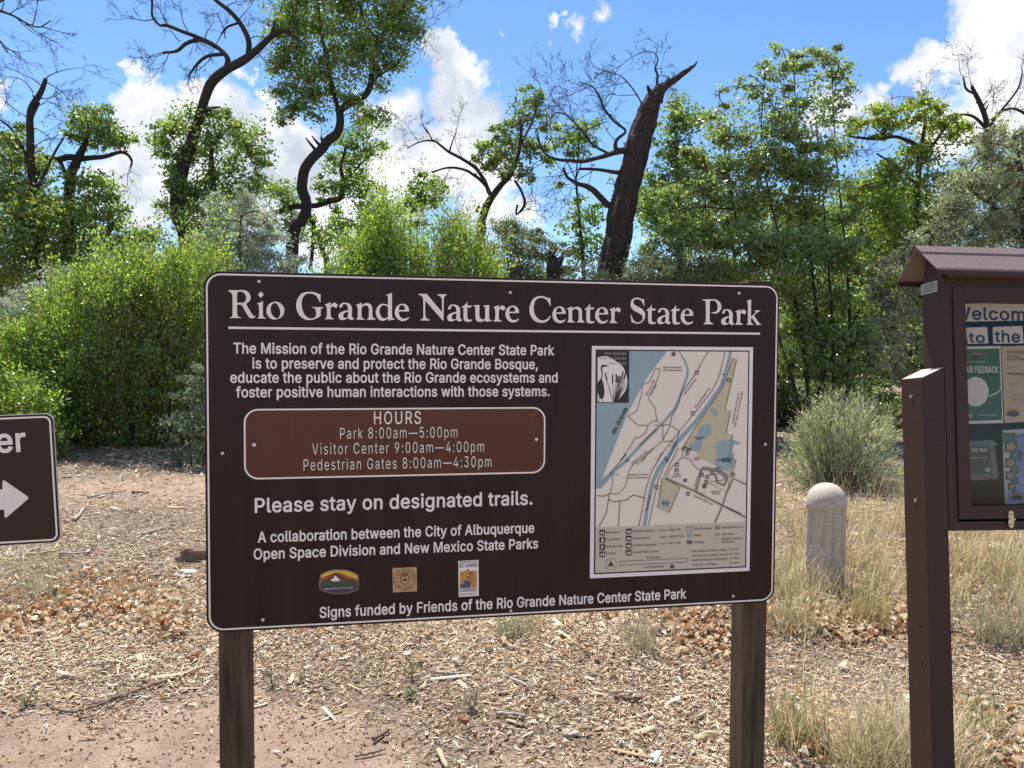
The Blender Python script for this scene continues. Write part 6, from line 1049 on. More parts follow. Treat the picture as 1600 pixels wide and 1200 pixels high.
tree('yellow_limb_cottonwood', 'yellow-green cottonwood at right whose level limb points left over the dark tree', 19,
     trunks=[[(1452,520,18),(1440,420,16),(1432,330,13),(1436,260,11),(1440,225,9),(1445,190,6)]], limbs=[[(1437,232,8),(1420,220,8),(1400,214,7),(1375,217,7),(1350,216,6),(1330,214,5),(1318,212,3)],[(1437,255,7),(1470,210,6),(1490,180,4)],[(1435,290,6),(1400,260,5),(1370,240,4)]],
     clumps=[(1345,190,18),(1335,205,12),(1365,182,20),(1385,195,18),(1390,172,18),(1415,165,20),(1440,155,18),(1435,178,22),(1465,170,20),(1480,190,20),(1370,207,14),(1415,195,18),(1455,205,22),(1495,215,20),(1420,240,24),(1395,260,24),(1450,245,28),(1370,275,26),(1340,295,22),(1410,290,32),(1460,290,32),(1495,270,24),(1355,325,30),(1400,335,34),(1450,340,34),(1340,360,26),(1380,380,34),(1430,380,30),(1370,420,30),(1410,430,30)],
     seed=61, lai=2.7, col=(.145,.19,.034), yellow=.05, dead=[(1318,212,-10,-8,.5),(1350,216,-5,14,.5),(1375,217,-12,12,.5),(1450,160,-5,-14,.6),(1430,155,-14,-8,.6),(1395,225,-14,12,.6)], dead_par=(.5,.009,3))
tree('bare_twig_tree', 'mostly leafless tree with pale crooked branches against the right-hand cloud', 21,
     trunks=[[(1550,330,14),(1546,260,13),(1546,215,12),(1540,190,11),(1533,165,10),(1525,148,9),(1518,134,6)],[(1640,330,14),(1630,220,11),(1610,180,9)]], limbs=[[(1546,205,8),(1520,182,6),(1495,180,5),(1470,190,3)],[(1546,200,8),(1560,178,6),(1585,170,5),(1610,182,8)],[(1525,148,5),(1510,138,5),(1505,120,3)],[(1560,178,5),(1590,140,4),(1598,110,2)]],
     clumps=[(1510,200,18),(1560,205,16),(1580,225,20),(1530,225,20),(1600,215,22),(1555,180,8)], seed=67, lai=1.5, col=(.13,.18,.04), dead=[(1518,134,-6,-20,.7),(1518,134,14,-16,.7),(1505,120,-14,-8,.7),(1540,185,22,-16,.7),(1495,180,-16,-14,.7),(1470,190,-20,-6,.7),(1585,170,6,-22,.8),(1600,180,-4,-24,.8),(1560,178,-6,-22,.7),(1530,160,16,-18,.7),(1598,112,-14,-14,.7),(1620,190,-20,-20,.8),(1590,140,14,-14,.7)], dead_par=(.7,.010,3))
tree('russian_olive', 'large grey-green Russian olive leaning in behind the notice case', 12.2,
     trunks=[[(1640,620,22),(1610,500,20),(1600,400,16),(1598,300,12),(1590,250,9)],[(1560,620,14),(1530,520,12),(1490,440,9),(1450,390,6)]], limbs=[[(1600,380,10),(1560,330,8),(1520,300,5)],[(1598,270,7),(1592,240,7),(1600,225,6)],[(1530,520,7),(1470,480,6),(1410,450,4)],[(1530,520,7),(1460,540,5),(1410,560,3)]],
     clumps=[(1545,225,22),(1570,215,24),(1600,215,26),(1635,220,30),(1525,260,26),(1560,255,32),(1600,255,34),(1640,270,40),(1500,295,28),(1535,295,36),(1580,305,38),(1620,320,44),(1475,330,26),(1510,340,36),(1555,350,40),(1600,370,44),(1455,365,26),(1490,375,36),(1530,390,38),(1425,390,24),(1450,405,32),(1400,415,24),(1420,430,30),(1390,450,26),(1440,445,30),(1405,480,30),(1375,470,20),(1440,490,30),(1390,520,30),(1425,540,32),(1380,560,26),(1410,590,28),(1370,430,16),(1650,400,46),(1560,430,40),(1500,440,40),(1600,460,40)],
     seed=71, lai=2.4, leaf=(.055,.022), col=OLIV, m=silver_mat, clus=34, spread=.26, yellow=0, flat=.9)
tree('silver_shrub', 'tall silver-leaved shrub behind the top left corner of the sign', 14.5, cat='shrub', sub_trunk='stems',
     trunks=[[(385,600,8),(380,480,7),(375,380,5),(380,310,3)],[(360,600,7),(345,470,6),(330,370,4)],[(410,600,7),(425,480,5),(440,400,3)]],
     clumps=[(378,300,20),(395,310,16),(350,320,22),(380,335,30),(335,345,22),(410,345,24),(320,375,24),(355,375,34),(395,380,34),(430,375,20),(335,410,32),(375,415,36),(415,410,32),(445,400,22),(310,405,20),(460,415,20),(350,450,40),(420,450,40),(470,450,26)],
     seed=75, lai=2.3, leaf=(.06,.022), col=SILV, m=silver_mat, clus=34, spread=.28, yellow=0, dz=.4)
tree('silver_shrub', 'pale silver-green shrub left of the stump, showing over the top of the sign', 15.5, cat='shrub', sub_trunk='stems',
     trunks=[[(820,620,8),(815,500,7),(810,400,4)],[(850,620,7),(860,480,5)]], clumps=[(785,352,20),(805,360,24),(830,372,22),(770,380,26),(805,390,30),(840,395,28),(865,390,22),(760,415,28),(795,425,32),(835,425,32),(875,425,24),(850,360,12),(820,460,40),(760,460,36)],
     seed=77, lai=2.4, leaf=(.06,.024), col=(.20,.235,.135), m=silver_mat, clus=34, spread=.28, yellow=0)
tree('silver_shrub', 'pale olive shrub right of the thick dead trunk, low over the sign edge', 13.8, cat='shrub', sub_trunk='stems',
     trunks=[[(1040,620,8),(1040,500,7),(1030,420,4)]], clumps=[(1000,405,22),(1025,400,24),(1055,395,22),(1085,405,24),(985,430,24),(1020,430,30),(1060,430,32),(1105,430,28),(1000,465,36),(1060,470,40),(905,420,24),(925,440,26),(895,445,24),(1120,460,30)],
     seed=79, lai=2.4, leaf=(.055,.022), col=(.17,.20,.10), m=silver_mat, clus=34, spread=.28, yellow=0)
tree('silver_shrub', 'whitish silver shrub at the left edge, behind the bright green willows', 15, cat='shrub', sub_trunk='stems',
     trunks=[[(60,640,8),(70,540,7),(85,450,4)],[(30,640,7),(20,540,5)]], clumps=[(75,440,20),(100,435,22),(55,465,26),(90,465,28),(30,495,28),(65,495,30),(110,480,24),(10,520,28),(45,530,32),(125,450,14),(5,480,20),(145,440,12)],
     seed=83, lai=2.2, leaf=(.055,.022), col=(.34,.37,.32), m=silver_mat, clus=30, spread=.3, yellow=0)

shoots('willow_thicket', 'large bright green willow thicket filling the left side behind the direction sign', 'shrub', 12.6, (-60, 340),
       [(-120,500),(-40,490),(0,500),(50,470),(90,430),(120,415),(150,388),(185,396),(215,372),(250,392),(285,366),(310,388),(335,380),(365,410)], 270, (.056,.028), (.145,.195,.045), 95, 91, depth=1.25, side=.26)
shoots('willow_thicket', 'low arching green willow along the left edge, brightest by the direction sign', 'shrub', 10.9, (-120, 110),
       [(-150,540),(-60,545),(0,565),(40,585),(80,610),(110,640)], 90, (.056,.028), (.15,.21,.042), 115, 93, depth=.6, side=.22)
shoots('upright_willow', 'bright yellow-green upright willow behind the sign middle, left of its twin', 'shrub', 13.2, (560, 630), [(535,390),(560,360),(578,315),(600,290),(622,310),(636,350),(648,380)], 90, (.055,.024), WILL, 75, 95, depth=.4, side=.08)
shoots('upright_willow', 'wider bright yellow-green upright willow behind the sign middle, right of its twin', 'shrub', 13.0, (645, 760), [(628,410),(650,360),(675,335),(700,322),(725,330),(745,350),(765,385),(780,410)], 110, (.055,.024), (.165,.225,.035), 75, 97, depth=.4, side=.10)
shoots('upright_willow', 'low yellow-green willow shoots by the top edge of the sign, left of the taller willows', 'shrub', 12.6, (440, 570), [(450,425),(490,410),(530,395),(560,400)], 45, (.055,.024), (.15,.21,.04), 75, 99, depth=.4, side=.08)
tree('leafy_shrub', 'dense leafy yellow-green shrub in the thick of the left willows, beside the sign', 11.9, cat='shrub', sub_trunk='stems',
     trunks=[[(150,720,6),(150,640,5),(140,540,3)],[(200,720,6),(220,600,5),(225,480,3)],[(250,720,6),(270,600,4),(280,470,3)],[(100,720,5),(80,620,4),(60,540,2)]],
     clumps=[(225,425,22),(255,415,18),(285,410,22),(190,440,22),(165,470,26),(215,465,30),(255,460,28),(295,455,28),(135,505,26),(180,515,30),(230,510,32),(275,510,30),(310,505,26),(100,540,26),(150,555,30),(200,565,32),(250,560,32),(295,560,26),(60,570,26),(115,595,30),(165,605,30),(215,615,32),(260,610,28),(130,645,28),(180,655,30),(230,660,28),(100,640,22),(150,690,22),(205,695,24)],
     seed=111, lai=1.5, leaf=(.052,.028), col=(.15,.205,.045), clus=30, spread=.32, yellow=.01, dz=.8)
tree('leafy_shrub', 'round mid green shrub hidden low behind the left half of the sign', 13.5, cat='shrub', sub_trunk='stems',
     trunks=[[(440,700,6),(440,600,4),(430,520,3)],[(500,700,5),(520,600,3)]], clumps=[(380,520,40),(440,500,45),(500,500,45),(560,520,40),(400,590,45),(470,590,50),(540,590,45),(420,660,40),(500,660,42),(570,650,36)],
     seed=113, lai=1.8, leaf=(.07,.045), col=(.10,.14,.045), clus=24, spread=.32)
tree('leafy_shrub', 'broad dull green shrub hidden low behind the right half of the sign', 16.5, cat='shrub', sub_trunk='stems',
     trunks=[[(760,650,6),(760,580,4),(750,520,3)],[(900,650,5),(910,580,3)],[(1080,650,5),(1090,570,3)]], clumps=[(640,520,42),(700,500,45),(770,510,45),(840,500,42),(900,520,40),(990,510,42),(1060,520,45),(1120,540,42),(680,590,45),(760,590,45),(850,590,42),(960,590,42),(1050,600,45),(1130,610,36),(720,640,34),(900,640,34),(1090,650,30)],
     seed=115, lai=1.8, leaf=(.08,.05), col=(.10,.135,.055), clus=24, spread=.32)
tree('grey_green_shrub', 'small pale grey-green shrub touching the left edge of the sign near the ground', 10.4, cat='shrub', sub_trunk='stems',
     trunks=[[(300,735,4),(296,690,3),(292,620,2)],[(315,735,4),(325,680,3),(335,610,2)],[(285,735,3),(270,700,2)]], clumps=[(305,575,14),(320,590,18),(295,600,16),(280,625,16),(305,630,22),(330,635,22),(275,655,18),(300,665,22),(330,680,24),(260,690,16),(285,700,20),(315,715,20),(345,700,20),(270,720,14)],
     seed=87, lai=1.9, leaf=(.05,.022), col=(.15,.19,.11), m=silver_mat, clus=26, spread=.3, yellow=0)
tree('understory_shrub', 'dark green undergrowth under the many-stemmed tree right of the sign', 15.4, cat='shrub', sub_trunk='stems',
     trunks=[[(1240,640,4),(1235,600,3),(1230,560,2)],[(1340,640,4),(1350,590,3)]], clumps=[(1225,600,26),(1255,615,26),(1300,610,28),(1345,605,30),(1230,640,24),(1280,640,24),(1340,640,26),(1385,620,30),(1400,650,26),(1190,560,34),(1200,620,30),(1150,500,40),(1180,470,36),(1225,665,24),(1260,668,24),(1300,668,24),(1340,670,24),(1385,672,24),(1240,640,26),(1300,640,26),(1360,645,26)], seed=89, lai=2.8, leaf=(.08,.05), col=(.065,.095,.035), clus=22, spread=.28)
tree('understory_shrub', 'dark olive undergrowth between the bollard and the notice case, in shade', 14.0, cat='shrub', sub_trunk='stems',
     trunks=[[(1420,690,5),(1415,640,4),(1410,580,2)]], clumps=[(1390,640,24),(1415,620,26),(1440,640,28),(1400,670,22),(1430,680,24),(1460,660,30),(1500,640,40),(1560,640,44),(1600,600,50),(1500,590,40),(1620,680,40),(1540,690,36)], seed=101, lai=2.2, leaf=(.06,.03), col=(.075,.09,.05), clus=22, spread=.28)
shoots('sagebrush', 'large pale grey-green sagebrush clump behind the bollard', 'shrub', 9.3, (1270, 1350),
       [(1215,720),(1232,665),(1252,640),(1278,618),(1305,608),(1335,614),(1362,622),(1388,640),(1402,670),(1415,720)], 260, (.075,.009), (.31,.345,.19), 40, 103, m=silver_mat, depth=.55, side=.05, spread=.05, stem_r=.003, leaf_from=.25, sideshoots=3)

# the wood beyond, one mass behind everything
def far_wood():
    rs = np.random.RandomState(5); LV = Leaves(); T = Tubes()
    for i in range(330):
        y = rs.uniform(27, 46); x = rs.uniform(-1.05, 1.05)*y*1.05; z0 = float(gz(x, y)); h = rs.uniform(2.2, 4.6)*(1 if rs.rand() < .75 else 1.25)
        c = np.array([[x, y, z0-.3],[x+rs.normal()*.3, y, z0+h*.5],[x+rs.normal()*.6, y, z0+h*.9]]); T.tube(spline(c, 3), np.linspace(.12, .03, 7), 5)
        col = [(.075,.115,.035),(.055,.09,.03),(.10,.14,.04),(.16,.18,.11)][rs.choice(4, p=[.4,.3,.15,.15])]
        for k in range(7):
            r = rs.uniform(.5, 1.1); q = np.array([x+rs.normal()*.9, y+rs.normal()*.8, z0+rs.uniform(.12, .95)*h]); n = int(330*r*r)
            LV.add(q + rs.normal(size=(n, 3))*r*.5*np.array([1,1,.7]), .16, .12, np.array(col)*rs.uniform(.8, 1.2), rs, .22)
    o = empty('far_wood', (0, 30, float(gz(0, 30)))); tag(o, 'distant belt of green woodland closing the view behind the nearer trees', 'woodland', kind='stuff')
    off = np.array([0, 30, float(gz(0, 30))])
    for nm, me, mt in (('far_trunks', T.mesh('far_trunks'), bark), ('far_crowns', LV.mesh('far_crowns'), leaf_mat)):
        co = np.empty(len(me.vertices)*3, np.float32); me.vertices.foreach_get('co', co); me.vertices.foreach_set('co', (co.reshape(-1, 3)-off.astype(np.float32)).ravel()); me.update()
        link(nm, me, mt, o); 
        if nm == 'far_trunks' or True: COL.objects[-1]['kind'] = 'stuff'
far_wood()
# ------------------------------------------------------------------ the ground sheet
xs_ = np.concatenate([-np.geomspace(500, 16.2, 26), np.arange(-16, 16.01, .16), np.geomspace(16.2, 500, 26)])
ys_ = np.concatenate([-np.geomspace(500, 6.2, 26), np.arange(-6, 26.01, .16), np.geomspace(26.3, 500, 30)])
XX, YY = np.meshgrid(xs_, ys_); ZZ = gz(XX, np.minimum(YY, 40)) 
sand_px = [(-200,1085),(0,1085),(130,1095),(210,1112),(330,1092),(460,1075),(560,1095),(640,1110),(700,1190)]
sand_w = np.array([ground(*p)[:2] for p in sand_px])
def sandiness(x, y):
    """1 on bare sand, 0 on mulch"""
    edge = np.interp(x, sand_w[:, 0], sand_w[:, 1], left=sand_w[0, 1]) + .12*np.sin(3.1*x)+.06*np.sin(9*x+1)
    s = np.clip((edge - y)/.62 + .42, 0, 1)*(x < .5)
    r = np.clip((np.asarray(y) < 3.35)*(np.asarray(x) > 1.55)*.75, 0, 1)
    path = np.exp(-((y-9.2-.12*x)/1.1)**2)*np.clip((-x-1.6)/1.2, 0, 1)*.8
    behind = np.clip((1.8-y)/.8, 0, 1)
    return np.clip(np.maximum(np.maximum(s, r), np.maximum(path, behind)), 0, 1)
S_ = sandiness(XX, YY); nx, ny = len(xs_), len(ys_)
i = (np.arange(ny-1)[:, None]*nx + np.arange(nx-1)[None]).ravel()
me = np_mesh('ground', np.stack([XX, YY, ZZ], -1).reshape(-1, 3), np.stack([i, i+1, i+nx+1, i+nx], 1), np.repeat(S_.reshape(-1, 1), 3, 1), smooth=True)
m, t, bsdf = new_mat('ground_soil'); L = t.links.new
def nd(ty, **kw):
    n = t.nodes.new(ty)
    for k, v in kw.items(): setattr(n, k, v)
    return n
tcn = nd('ShaderNodeTexCoord'); aa = nd('ShaderNodeAttribute'); aa.attribute_name = 'Col'
def noise(sc, det=6, ro=.6):
    n = nd('ShaderNodeTexNoise'); n.inputs['Scale'].default_value = sc; n.inputs['Detail'].default_value = det; n.inputs['Roughness'].default_value = ro; L(tcn.outputs['Object'], n.inputs['Vector']); return n
def ramp(src, stops):
    r = nd('ShaderNodeValToRGB'); e = r.color_ramp.elements
    while len(e) < len(stops): e.new(.5)
    for q, (p, c) in zip(e, stops): q.position = p; q.color = (*c, 1)
    L(src, r.inputs[0]); return r.outputs[0]
nA, nB, nC, nD = noise(3.5), noise(38, 8, .7), noise(130, 4), noise(11)
mulch = ramp(nB.outputs['Fac'], [(.30,(.10,.072,.052)),(.47,(.25,.19,.14)),(.58,(.40,.32,.245)),(.72,(.56,.47,.37))])
sandc = ramp(nC.outputs['Fac'], [(.25,(.27,.18,.13)),(.5,(.45,.33,.25)),(.75,(.58,.45,.35))])
a1 = nd('ShaderNodeMath', operation='ADD'); L(aa.outputs['Fac'], a1.inputs[0])
a2 = nd('ShaderNodeMath', operation='MULTIPLY_ADD'); L(nD.outputs['Fac'], a2.inputs[0]); a2.inputs[1].default_value = 1.1; a2.inputs[2].default_value = -.55; L(a2.outputs[0], a1.inputs[1])
a3 = nd('ShaderNodeMapRange'); a3.inputs['From Min'].default_value = .3; a3.inputs['From Max'].default_value = .65; L(a1.outputs[0], a3.inputs['Value'])
mxc = nd('ShaderNodeMix', data_type='RGBA'); L(a3.outputs[0], mxc.inputs[0]); L(mulch, mxc.inputs[6]); L(sandc, mxc.inputs[7])
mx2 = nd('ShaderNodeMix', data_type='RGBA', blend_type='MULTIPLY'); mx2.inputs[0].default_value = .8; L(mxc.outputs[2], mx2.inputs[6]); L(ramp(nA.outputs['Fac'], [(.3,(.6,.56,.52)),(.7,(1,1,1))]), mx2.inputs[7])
L(mx2.outputs[2], bsdf.inputs['Base Color']); bsdf.inputs['Roughness'].default_value = .95; bsdf.inputs['Specular IOR Level'].default_value = .15
bp = nd('ShaderNodeBump'); bp.inputs['Strength'].default_value = .9; bp.inputs['Distance'].default_value = .02; ad0 = nd('ShaderNodeMath', operation='MULTIPLY_ADD'); L(nD.outputs['Fac'], ad0.inputs[0]); ad0.inputs[1].default_value = 2.2; L(nB.outputs['Fac'], ad0.inputs[2]); ad = nd('ShaderNodeMath', operation='ADD'); L(ad0.outputs[0], ad.inputs[0]); L(nC.outputs['Fac'], ad.inputs[1]); L(ad.outputs[0], bp.inputs['Height']); L(bp.outputs[0], bsdf.inputs['Normal'])
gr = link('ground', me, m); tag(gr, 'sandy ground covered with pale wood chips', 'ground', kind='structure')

# ------------------------------------------------------------------ loose cover: wood chips, grit, dead leaves
rs = np.random.RandomState(77)
def scatter(n, ymin, ymax, f=.80, p=1.0):
    y = ymin + (ymax-ymin)*rs.rand(n)**p; x = (rs.rand(n)*2-1)*(f*y+.5); return x, y
chip_mat = vcol_mat('chip', gloss=.0)
def boxes(x, y, L, W, H, col, tilt=.22, lift=0.0):
    """flat chips lying on the ground, each with a top and four sides"""
    n = len(x); z = gz(x, y) + H*.4 + lift*rs.rand(n); yaw = rs.rand(n)*np.pi*2; ax = np.stack([np.cos(yaw), np.sin(yaw), rs.normal(size=n)*tilt], 1); ax /= np.linalg.norm(ax, axis=1)[:, None]
    sd = np.stack([-np.sin(yaw), np.cos(yaw), rs.normal(size=n)*tilt], 1); sd /= np.linalg.norm(sd, axis=1)[:, None]; up = np.cross(ax, sd)
    c = np.stack([x, y, z], 1); V = np.empty((n, 8, 3))
    t0, t1 = .5+.5*rs.rand(n), .35+.65*rs.rand(n)          # chips taper unevenly
    for k, (a, b, u) in enumerate(((-1,-1,-1),(1,-1,-1),(1,1,-1),(-1,1,-1),(-1,-1,1),(1,-1,1),(1,1,1),(-1,1,1))):
        V[:, k] = c + ax*(a*L/2)[:, None] + sd*(b*W/2*(t0 if a < 0 else t1))[:, None] + up*(u*H/2)[:, None]
    Fq = np.array([(4,5,6,7),(0,1,5,4),(1,2,6,5),(2,3,7,6),(3,0,4,7)]); Fc = (np.arange(n)[:, None, None]*8 + Fq[None]).reshape(-1, 4)
    return V.reshape(-1, 3), Fc, np.repeat(col, 8, 0)
PAL = np.array([1.17, 1.10, .99])*np.array([(.48,.385,.29),(.62,.525,.42),(.36,.27,.195),(.25,.17,.115),(.16,.10,.065),(.53,.41,.28),(.45,.38,.31),(.09,.06,.042),(.70,.62,.52)])
def chips(n, ymin, ymax, L0, p, keep):
    x, y = scatter(n, ymin, ymax, p=p); k = rs.rand(n) > sandiness(x, y)*keep; x, y = x[k], y[k]; n = len(x)
    L_ = 1.0*L0*np.exp(rs.normal(size=n)*.5); W_ = L_*(.08+.30*rs.rand(n)**1.8); H_ = .0015+.0045*rs.rand(n)
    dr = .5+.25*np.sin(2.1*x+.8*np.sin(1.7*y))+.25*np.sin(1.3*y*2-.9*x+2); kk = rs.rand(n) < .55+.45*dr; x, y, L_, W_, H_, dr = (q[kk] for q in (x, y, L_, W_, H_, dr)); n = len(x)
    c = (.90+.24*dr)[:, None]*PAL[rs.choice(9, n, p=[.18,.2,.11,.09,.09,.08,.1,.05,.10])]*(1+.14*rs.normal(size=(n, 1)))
    return boxes(x, y, L_, W_, H_, np.clip(c, .02, .8), lift=.012)
def combine(name, parts, mt, label, cat):
    V, Fc, C, b = [], [], [], 0
    for v, f, c in parts: V.append(v); Fc.append(f+b); C.append(c); b += len(v)
    o = link(name, np_mesh(name, np.concatenate(V), np.concatenate(Fc), np.concatenate(C)), mt); return tag(o, label, cat, kind='stuff')
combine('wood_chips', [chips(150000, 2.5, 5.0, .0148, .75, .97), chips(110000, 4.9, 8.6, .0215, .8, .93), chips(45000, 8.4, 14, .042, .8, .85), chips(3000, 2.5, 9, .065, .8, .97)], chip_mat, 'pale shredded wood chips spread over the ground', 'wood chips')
x, y = scatter(16000, 2.4, 5.2, p=.7); k = rs.rand(16000) < sandiness(x, y); x, y = x[k], y[k]; n = len(x)
combine('grit', [boxes(x, y, .004+.012*rs.rand(n)**3, .004+.009*rs.rand(n)**3, .003+.005*rs.rand(n), np.array([(.25,.16,.11)])*(.35+rs.rand(n, 1)*1.6), .4)], chip_mat, 'small grit and crumbs on the bare reddish sand', 'grit')
def litter(patches):
    V, Fc, C = [], [], []; b = 0
    for (px, py, rx, ry, n) in patches:
        c = ground(px, py); sx = rx*c[1]/F_PX; sy = max(.25, abs(ground(px, py-ry)[1]-c[1]))
        x = c[0]+rs.normal(size=n)*sx*.6; y = c[1]+rs.normal(size=n)*sy*.6; z = gz(x, y)+.008+.035*rs.rand(n); yaw = rs.rand(n)*6.28
        l = .018+.030*rs.rand(n); ax = np.stack([np.cos(yaw), np.sin(yaw), rs.normal(size=n)*.35], 1); sd = np.stack([-np.sin(yaw), np.cos(yaw), rs.normal(size=n)*.35], 1); up = np.cross(ax, sd); cu = (rs.rand(n)*1.5-.5)
        P_ = []
        for u, wv, h in ((-.5,0,0),(-.2,.42,.8),(.15,.36,1),(.55,0,.4),(.15,-.36,1),(-.2,-.42,.8)):
            P_.append(np.stack([x, y, z], 1) + ax*(l*u)[:, None] + sd*(l*wv*(.8+.4*rs.rand(n)))[:, None] + up*(l*cu*h*abs(wv)*2)[:, None])
        P_ = np.stack(P_, 1).reshape(-1, 3); f = np.arange(n)[:, None]*6
        Fc.append(np.concatenate([f+np.array([0,1,2,5])-0, f+np.array([2,3,4,5])]) if False else np.concatenate([f+np.array([0,5,2,1]), f+np.array([5,4,3,2])]) + b); V.append(P_); b += n*6
        pal = np.array([(.40,.29,.17),(.33,.18,.08),(.27,.12,.045),(.46,.37,.25),(.18,.095,.05)]); cc = pal[rs.choice(5, n, p=[.34,.22,.14,.2,.1])]*(1+.2*rs.normal(size=(n, 1))); C.append(np.repeat(np.clip(cc, .02, .8), 6, 0))
    return np.concatenate(V), np.concatenate(Fc), np.concatenate(C)
litter_mat = vcol_mat('dead_leaf', trans=.25, gloss=.03, tint=(1.2, 1.05, .9))
v, f, c = litter([(120,930,110,40,560),(190,955,90,25,380),(60,960,60,30,200),(250,985,50,15,120),(1090,975,60,45,480),(1125,1005,45,30,220),(1020,985,50,25,150),(1260,965,70,30,520),(1330,985,70,25,420),(1400,975,40,40,260),(1530,930,60,60,300),(1260,1160,40,25,90),(1570,1180,60,40,260),(1520,1110,30,20,60),(560,1000,160,60,50),(800,1030,120,40,50),(930,1000,80,40,50),(250,760,120,30,120),(180,730,120,14,100)])
tag(link('leaf_litter', np_mesh('leaf_litter', v, f, c), litter_mat), 'drifts of curled tan and rust dead leaves on the wood chips', 'leaf litter', kind='stuff')

# ------------------------------------------------------------------ dry grass
def blades(base, h, w_, col, lean=.35, curve=.5, segs=4, seed=1, var=.15, seedhead=0.0):
    """curved tapering blades at base (n,3)"""
    r = np.random.RandomState(seed); n = len(base); yaw = r.rand(n)*6.28; d = np.stack([np.cos(yaw), np.sin(yaw), np.zeros(n)], 1); sd = np.stack([-np.sin(yaw), np.cos(yaw), np.zeros(n)], 1)
    le = lean*np.abs(r.normal(size=n)); cu = curve*r.rand(n); hh = h*(.45+.75*r.rand(n)) if np.isscalar(h) else h*(.6+.5*r.rand(n)); ww = w_*(.6+.8*r.rand(n)); V = []
    for i in range(segs+1):
        t = i/segs; p = base + d*(hh*(le*t + cu*t*t))[:, None]; p[:, 2] += hh*(t - .35*cu*t*t); wd = ww*(1-t*.85)
        if seedhead and i == segs-1: wd = wd*seedhead
        V += [p - sd*wd[:, None]/2, p + sd*wd[:, None]/2]
    V = np.stack(V, 1).reshape(-1, 3); k = 2*(segs+1); q = np.concatenate([np.arange(n)[:, None]*k + np.array([2*i, 2*i+1, 2*i+3, 2*i+2]) for i in range(segs)])
    c = np.asarray(col)[r.randint(len(col), size=n)]*(1+var*r.normal(size=(n, 1))); return V, q, np.repeat(np.clip(c, .02, .8), k, 0)
STRAW = [(.52,.40,.20),(.62,.50,.28),(.43,.32,.17),(.52,.43,.26),(.34,.27,.15),(.62,.53,.36)]; GREENISH = [(.16,.20,.06),(.22,.25,.09),(.30,.30,.14)]
def gpts(px, py, rx, ry, n, seed):
    r = np.random.RandomState(seed); c = ground(px, py); sx = rx*c[1]/F_PX; sy = max(.1, abs(ground(px, py-ry)[1]-c[1])); x = c[0]+r.normal(size=n)*sx*.55; y = c[1]+r.normal(size=n)*sy*.55; return np.stack([x, y, gz(x, y)-.01], 1)
parts = []
fields = [(1260,900,70,40,1500,.34),(1240,940,40,20,700,.36),(1350,880,70,50,1700,.38),(1390,920,40,30,700,.34),(1340,820,70,30,900,.34),(1240,830,40,40,700,.30),(1400,830,40,40,700,.36),(1550,900,70,50,2100,.44),(1620,930,60,50,1500,.45),(1500,860,40,40,900,.42),(1550,850,60,30,1000,.42),(1480,930,40,30,500,.36),(1400,1180,60,30,1100,.26),(1460,1190,50,20,800,.26),(1340,1195,40,20,500,.22),(1230,790,50,20,500,.3),(1640,860,70,40,1200,.42),(1420,790,60,25,600,.34)]
for i, (px, py, rx, ry, n, h) in enumerate(fields):
    b0 = gpts(px, py, rx, ry, n, 200+i); r = np.random.RandomState(300+i); g = b0[r.choice(n, max(6, n//45))]; b0 = np.where(r.rand(n, 1) < .7, g[r.randint(len(g), size=n)] + r.normal(size=(n, 3))*np.array([.045,.045,0]), b0); b0[:, 2] = gz(b0[:, 0], b0[:, 1])-.01
    k = r.rand(n) < .29; parts.append(blades(b0[k], h*.8, .0050, STRAW + GREENISH[1:2 + (i % 2)], .42, .8, 4, 400+i, .25)); k2 = r.rand(n) < .06; parts.append(blades(b0[k2], h*1.25, .0045, STRAW[:3], .18, .4, 5, 900+i, .2, 2.2))
for i, (px, py, rx, ry, n, h) in enumerate([(60,930,70,30,260,.16),(200,930,60,20,420,.10),(130,945,90,30,420,.10),(250,960,70,20,260,.08),(1090,985,60,30,200,.09),(820,975,70,18,220,.14),(640,985,60,20,120,.12),(1000,1000,50,20,120,.14),(40,900,60,20,240,.2)]): parts.append(blades(gpts(px, py, rx, ry, n, 500+i), h, .003, STRAW + [(.25,.25,.15)], .4, .5, 3, 600+i))
combine('dry_grass', parts, straw_mat, 'pale dry grass growing around the bollard and under the notice case', 'grass')

def tuft(name, label, px, py, n, h, r, cols, seed, cat='grass tuft', lean=.38, w_=.004, extra=None, group=None):
    c = ground(px, py); rr = np.random.RandomState(seed); b0 = np.stack([rr.normal(size=n)*r, rr.normal(size=n)*r, np.zeros(n)-.012], 1); V, q, C = blades(b0, h, w_, cols, lean, .55, 4, seed+1)
    o = empty(name, c); tag(o, label, cat, group); link('blades', np_mesh('blades', V, q, C), straw_mat, o)
    if extra: 
        V, q, C = blades(b0[:extra[0]]*.6, extra[1], .007, extra[2], .3, .35, 4, seed+2); link('green_blades', np_mesh('green_blades', V, q, C), straw_mat, o)
    return o
tuft('grass_tuft', 'dry grass tuft with fresh green blades at the foot of the right sign post', 1245,1165, 260, .34, .07, STRAW+[(.2,.2,.1)], 701, extra=(34,.26,[(.13,.24,.03),(.17,.26,.05)]))
tuft('grass_tuft', 'pale bushy dry grass tuft at the bottom edge, left of the case post', 1400,1192, 620, .30, .12, [(.56,.47,.33),(.62,.54,.40),(.46,.38,.26)], 705, w_=.003, lean=.6)
tuft('grass_tuft', 'tall dry grass stalks bending in front of the foot of the case post', 1452,1230, 60, .42, .05, [(.58,.46,.28),(.5,.4,.24)], 709, w_=.005, lean=.25)
tuft('grass_tuft', 'small tuft with bright green blades just right of the case post', 1530,1150, 90, .22, .05, STRAW+[(.2,.22,.1)], 713, extra=(30,.24,[(.12,.22,.04),(.2,.26,.08)]))
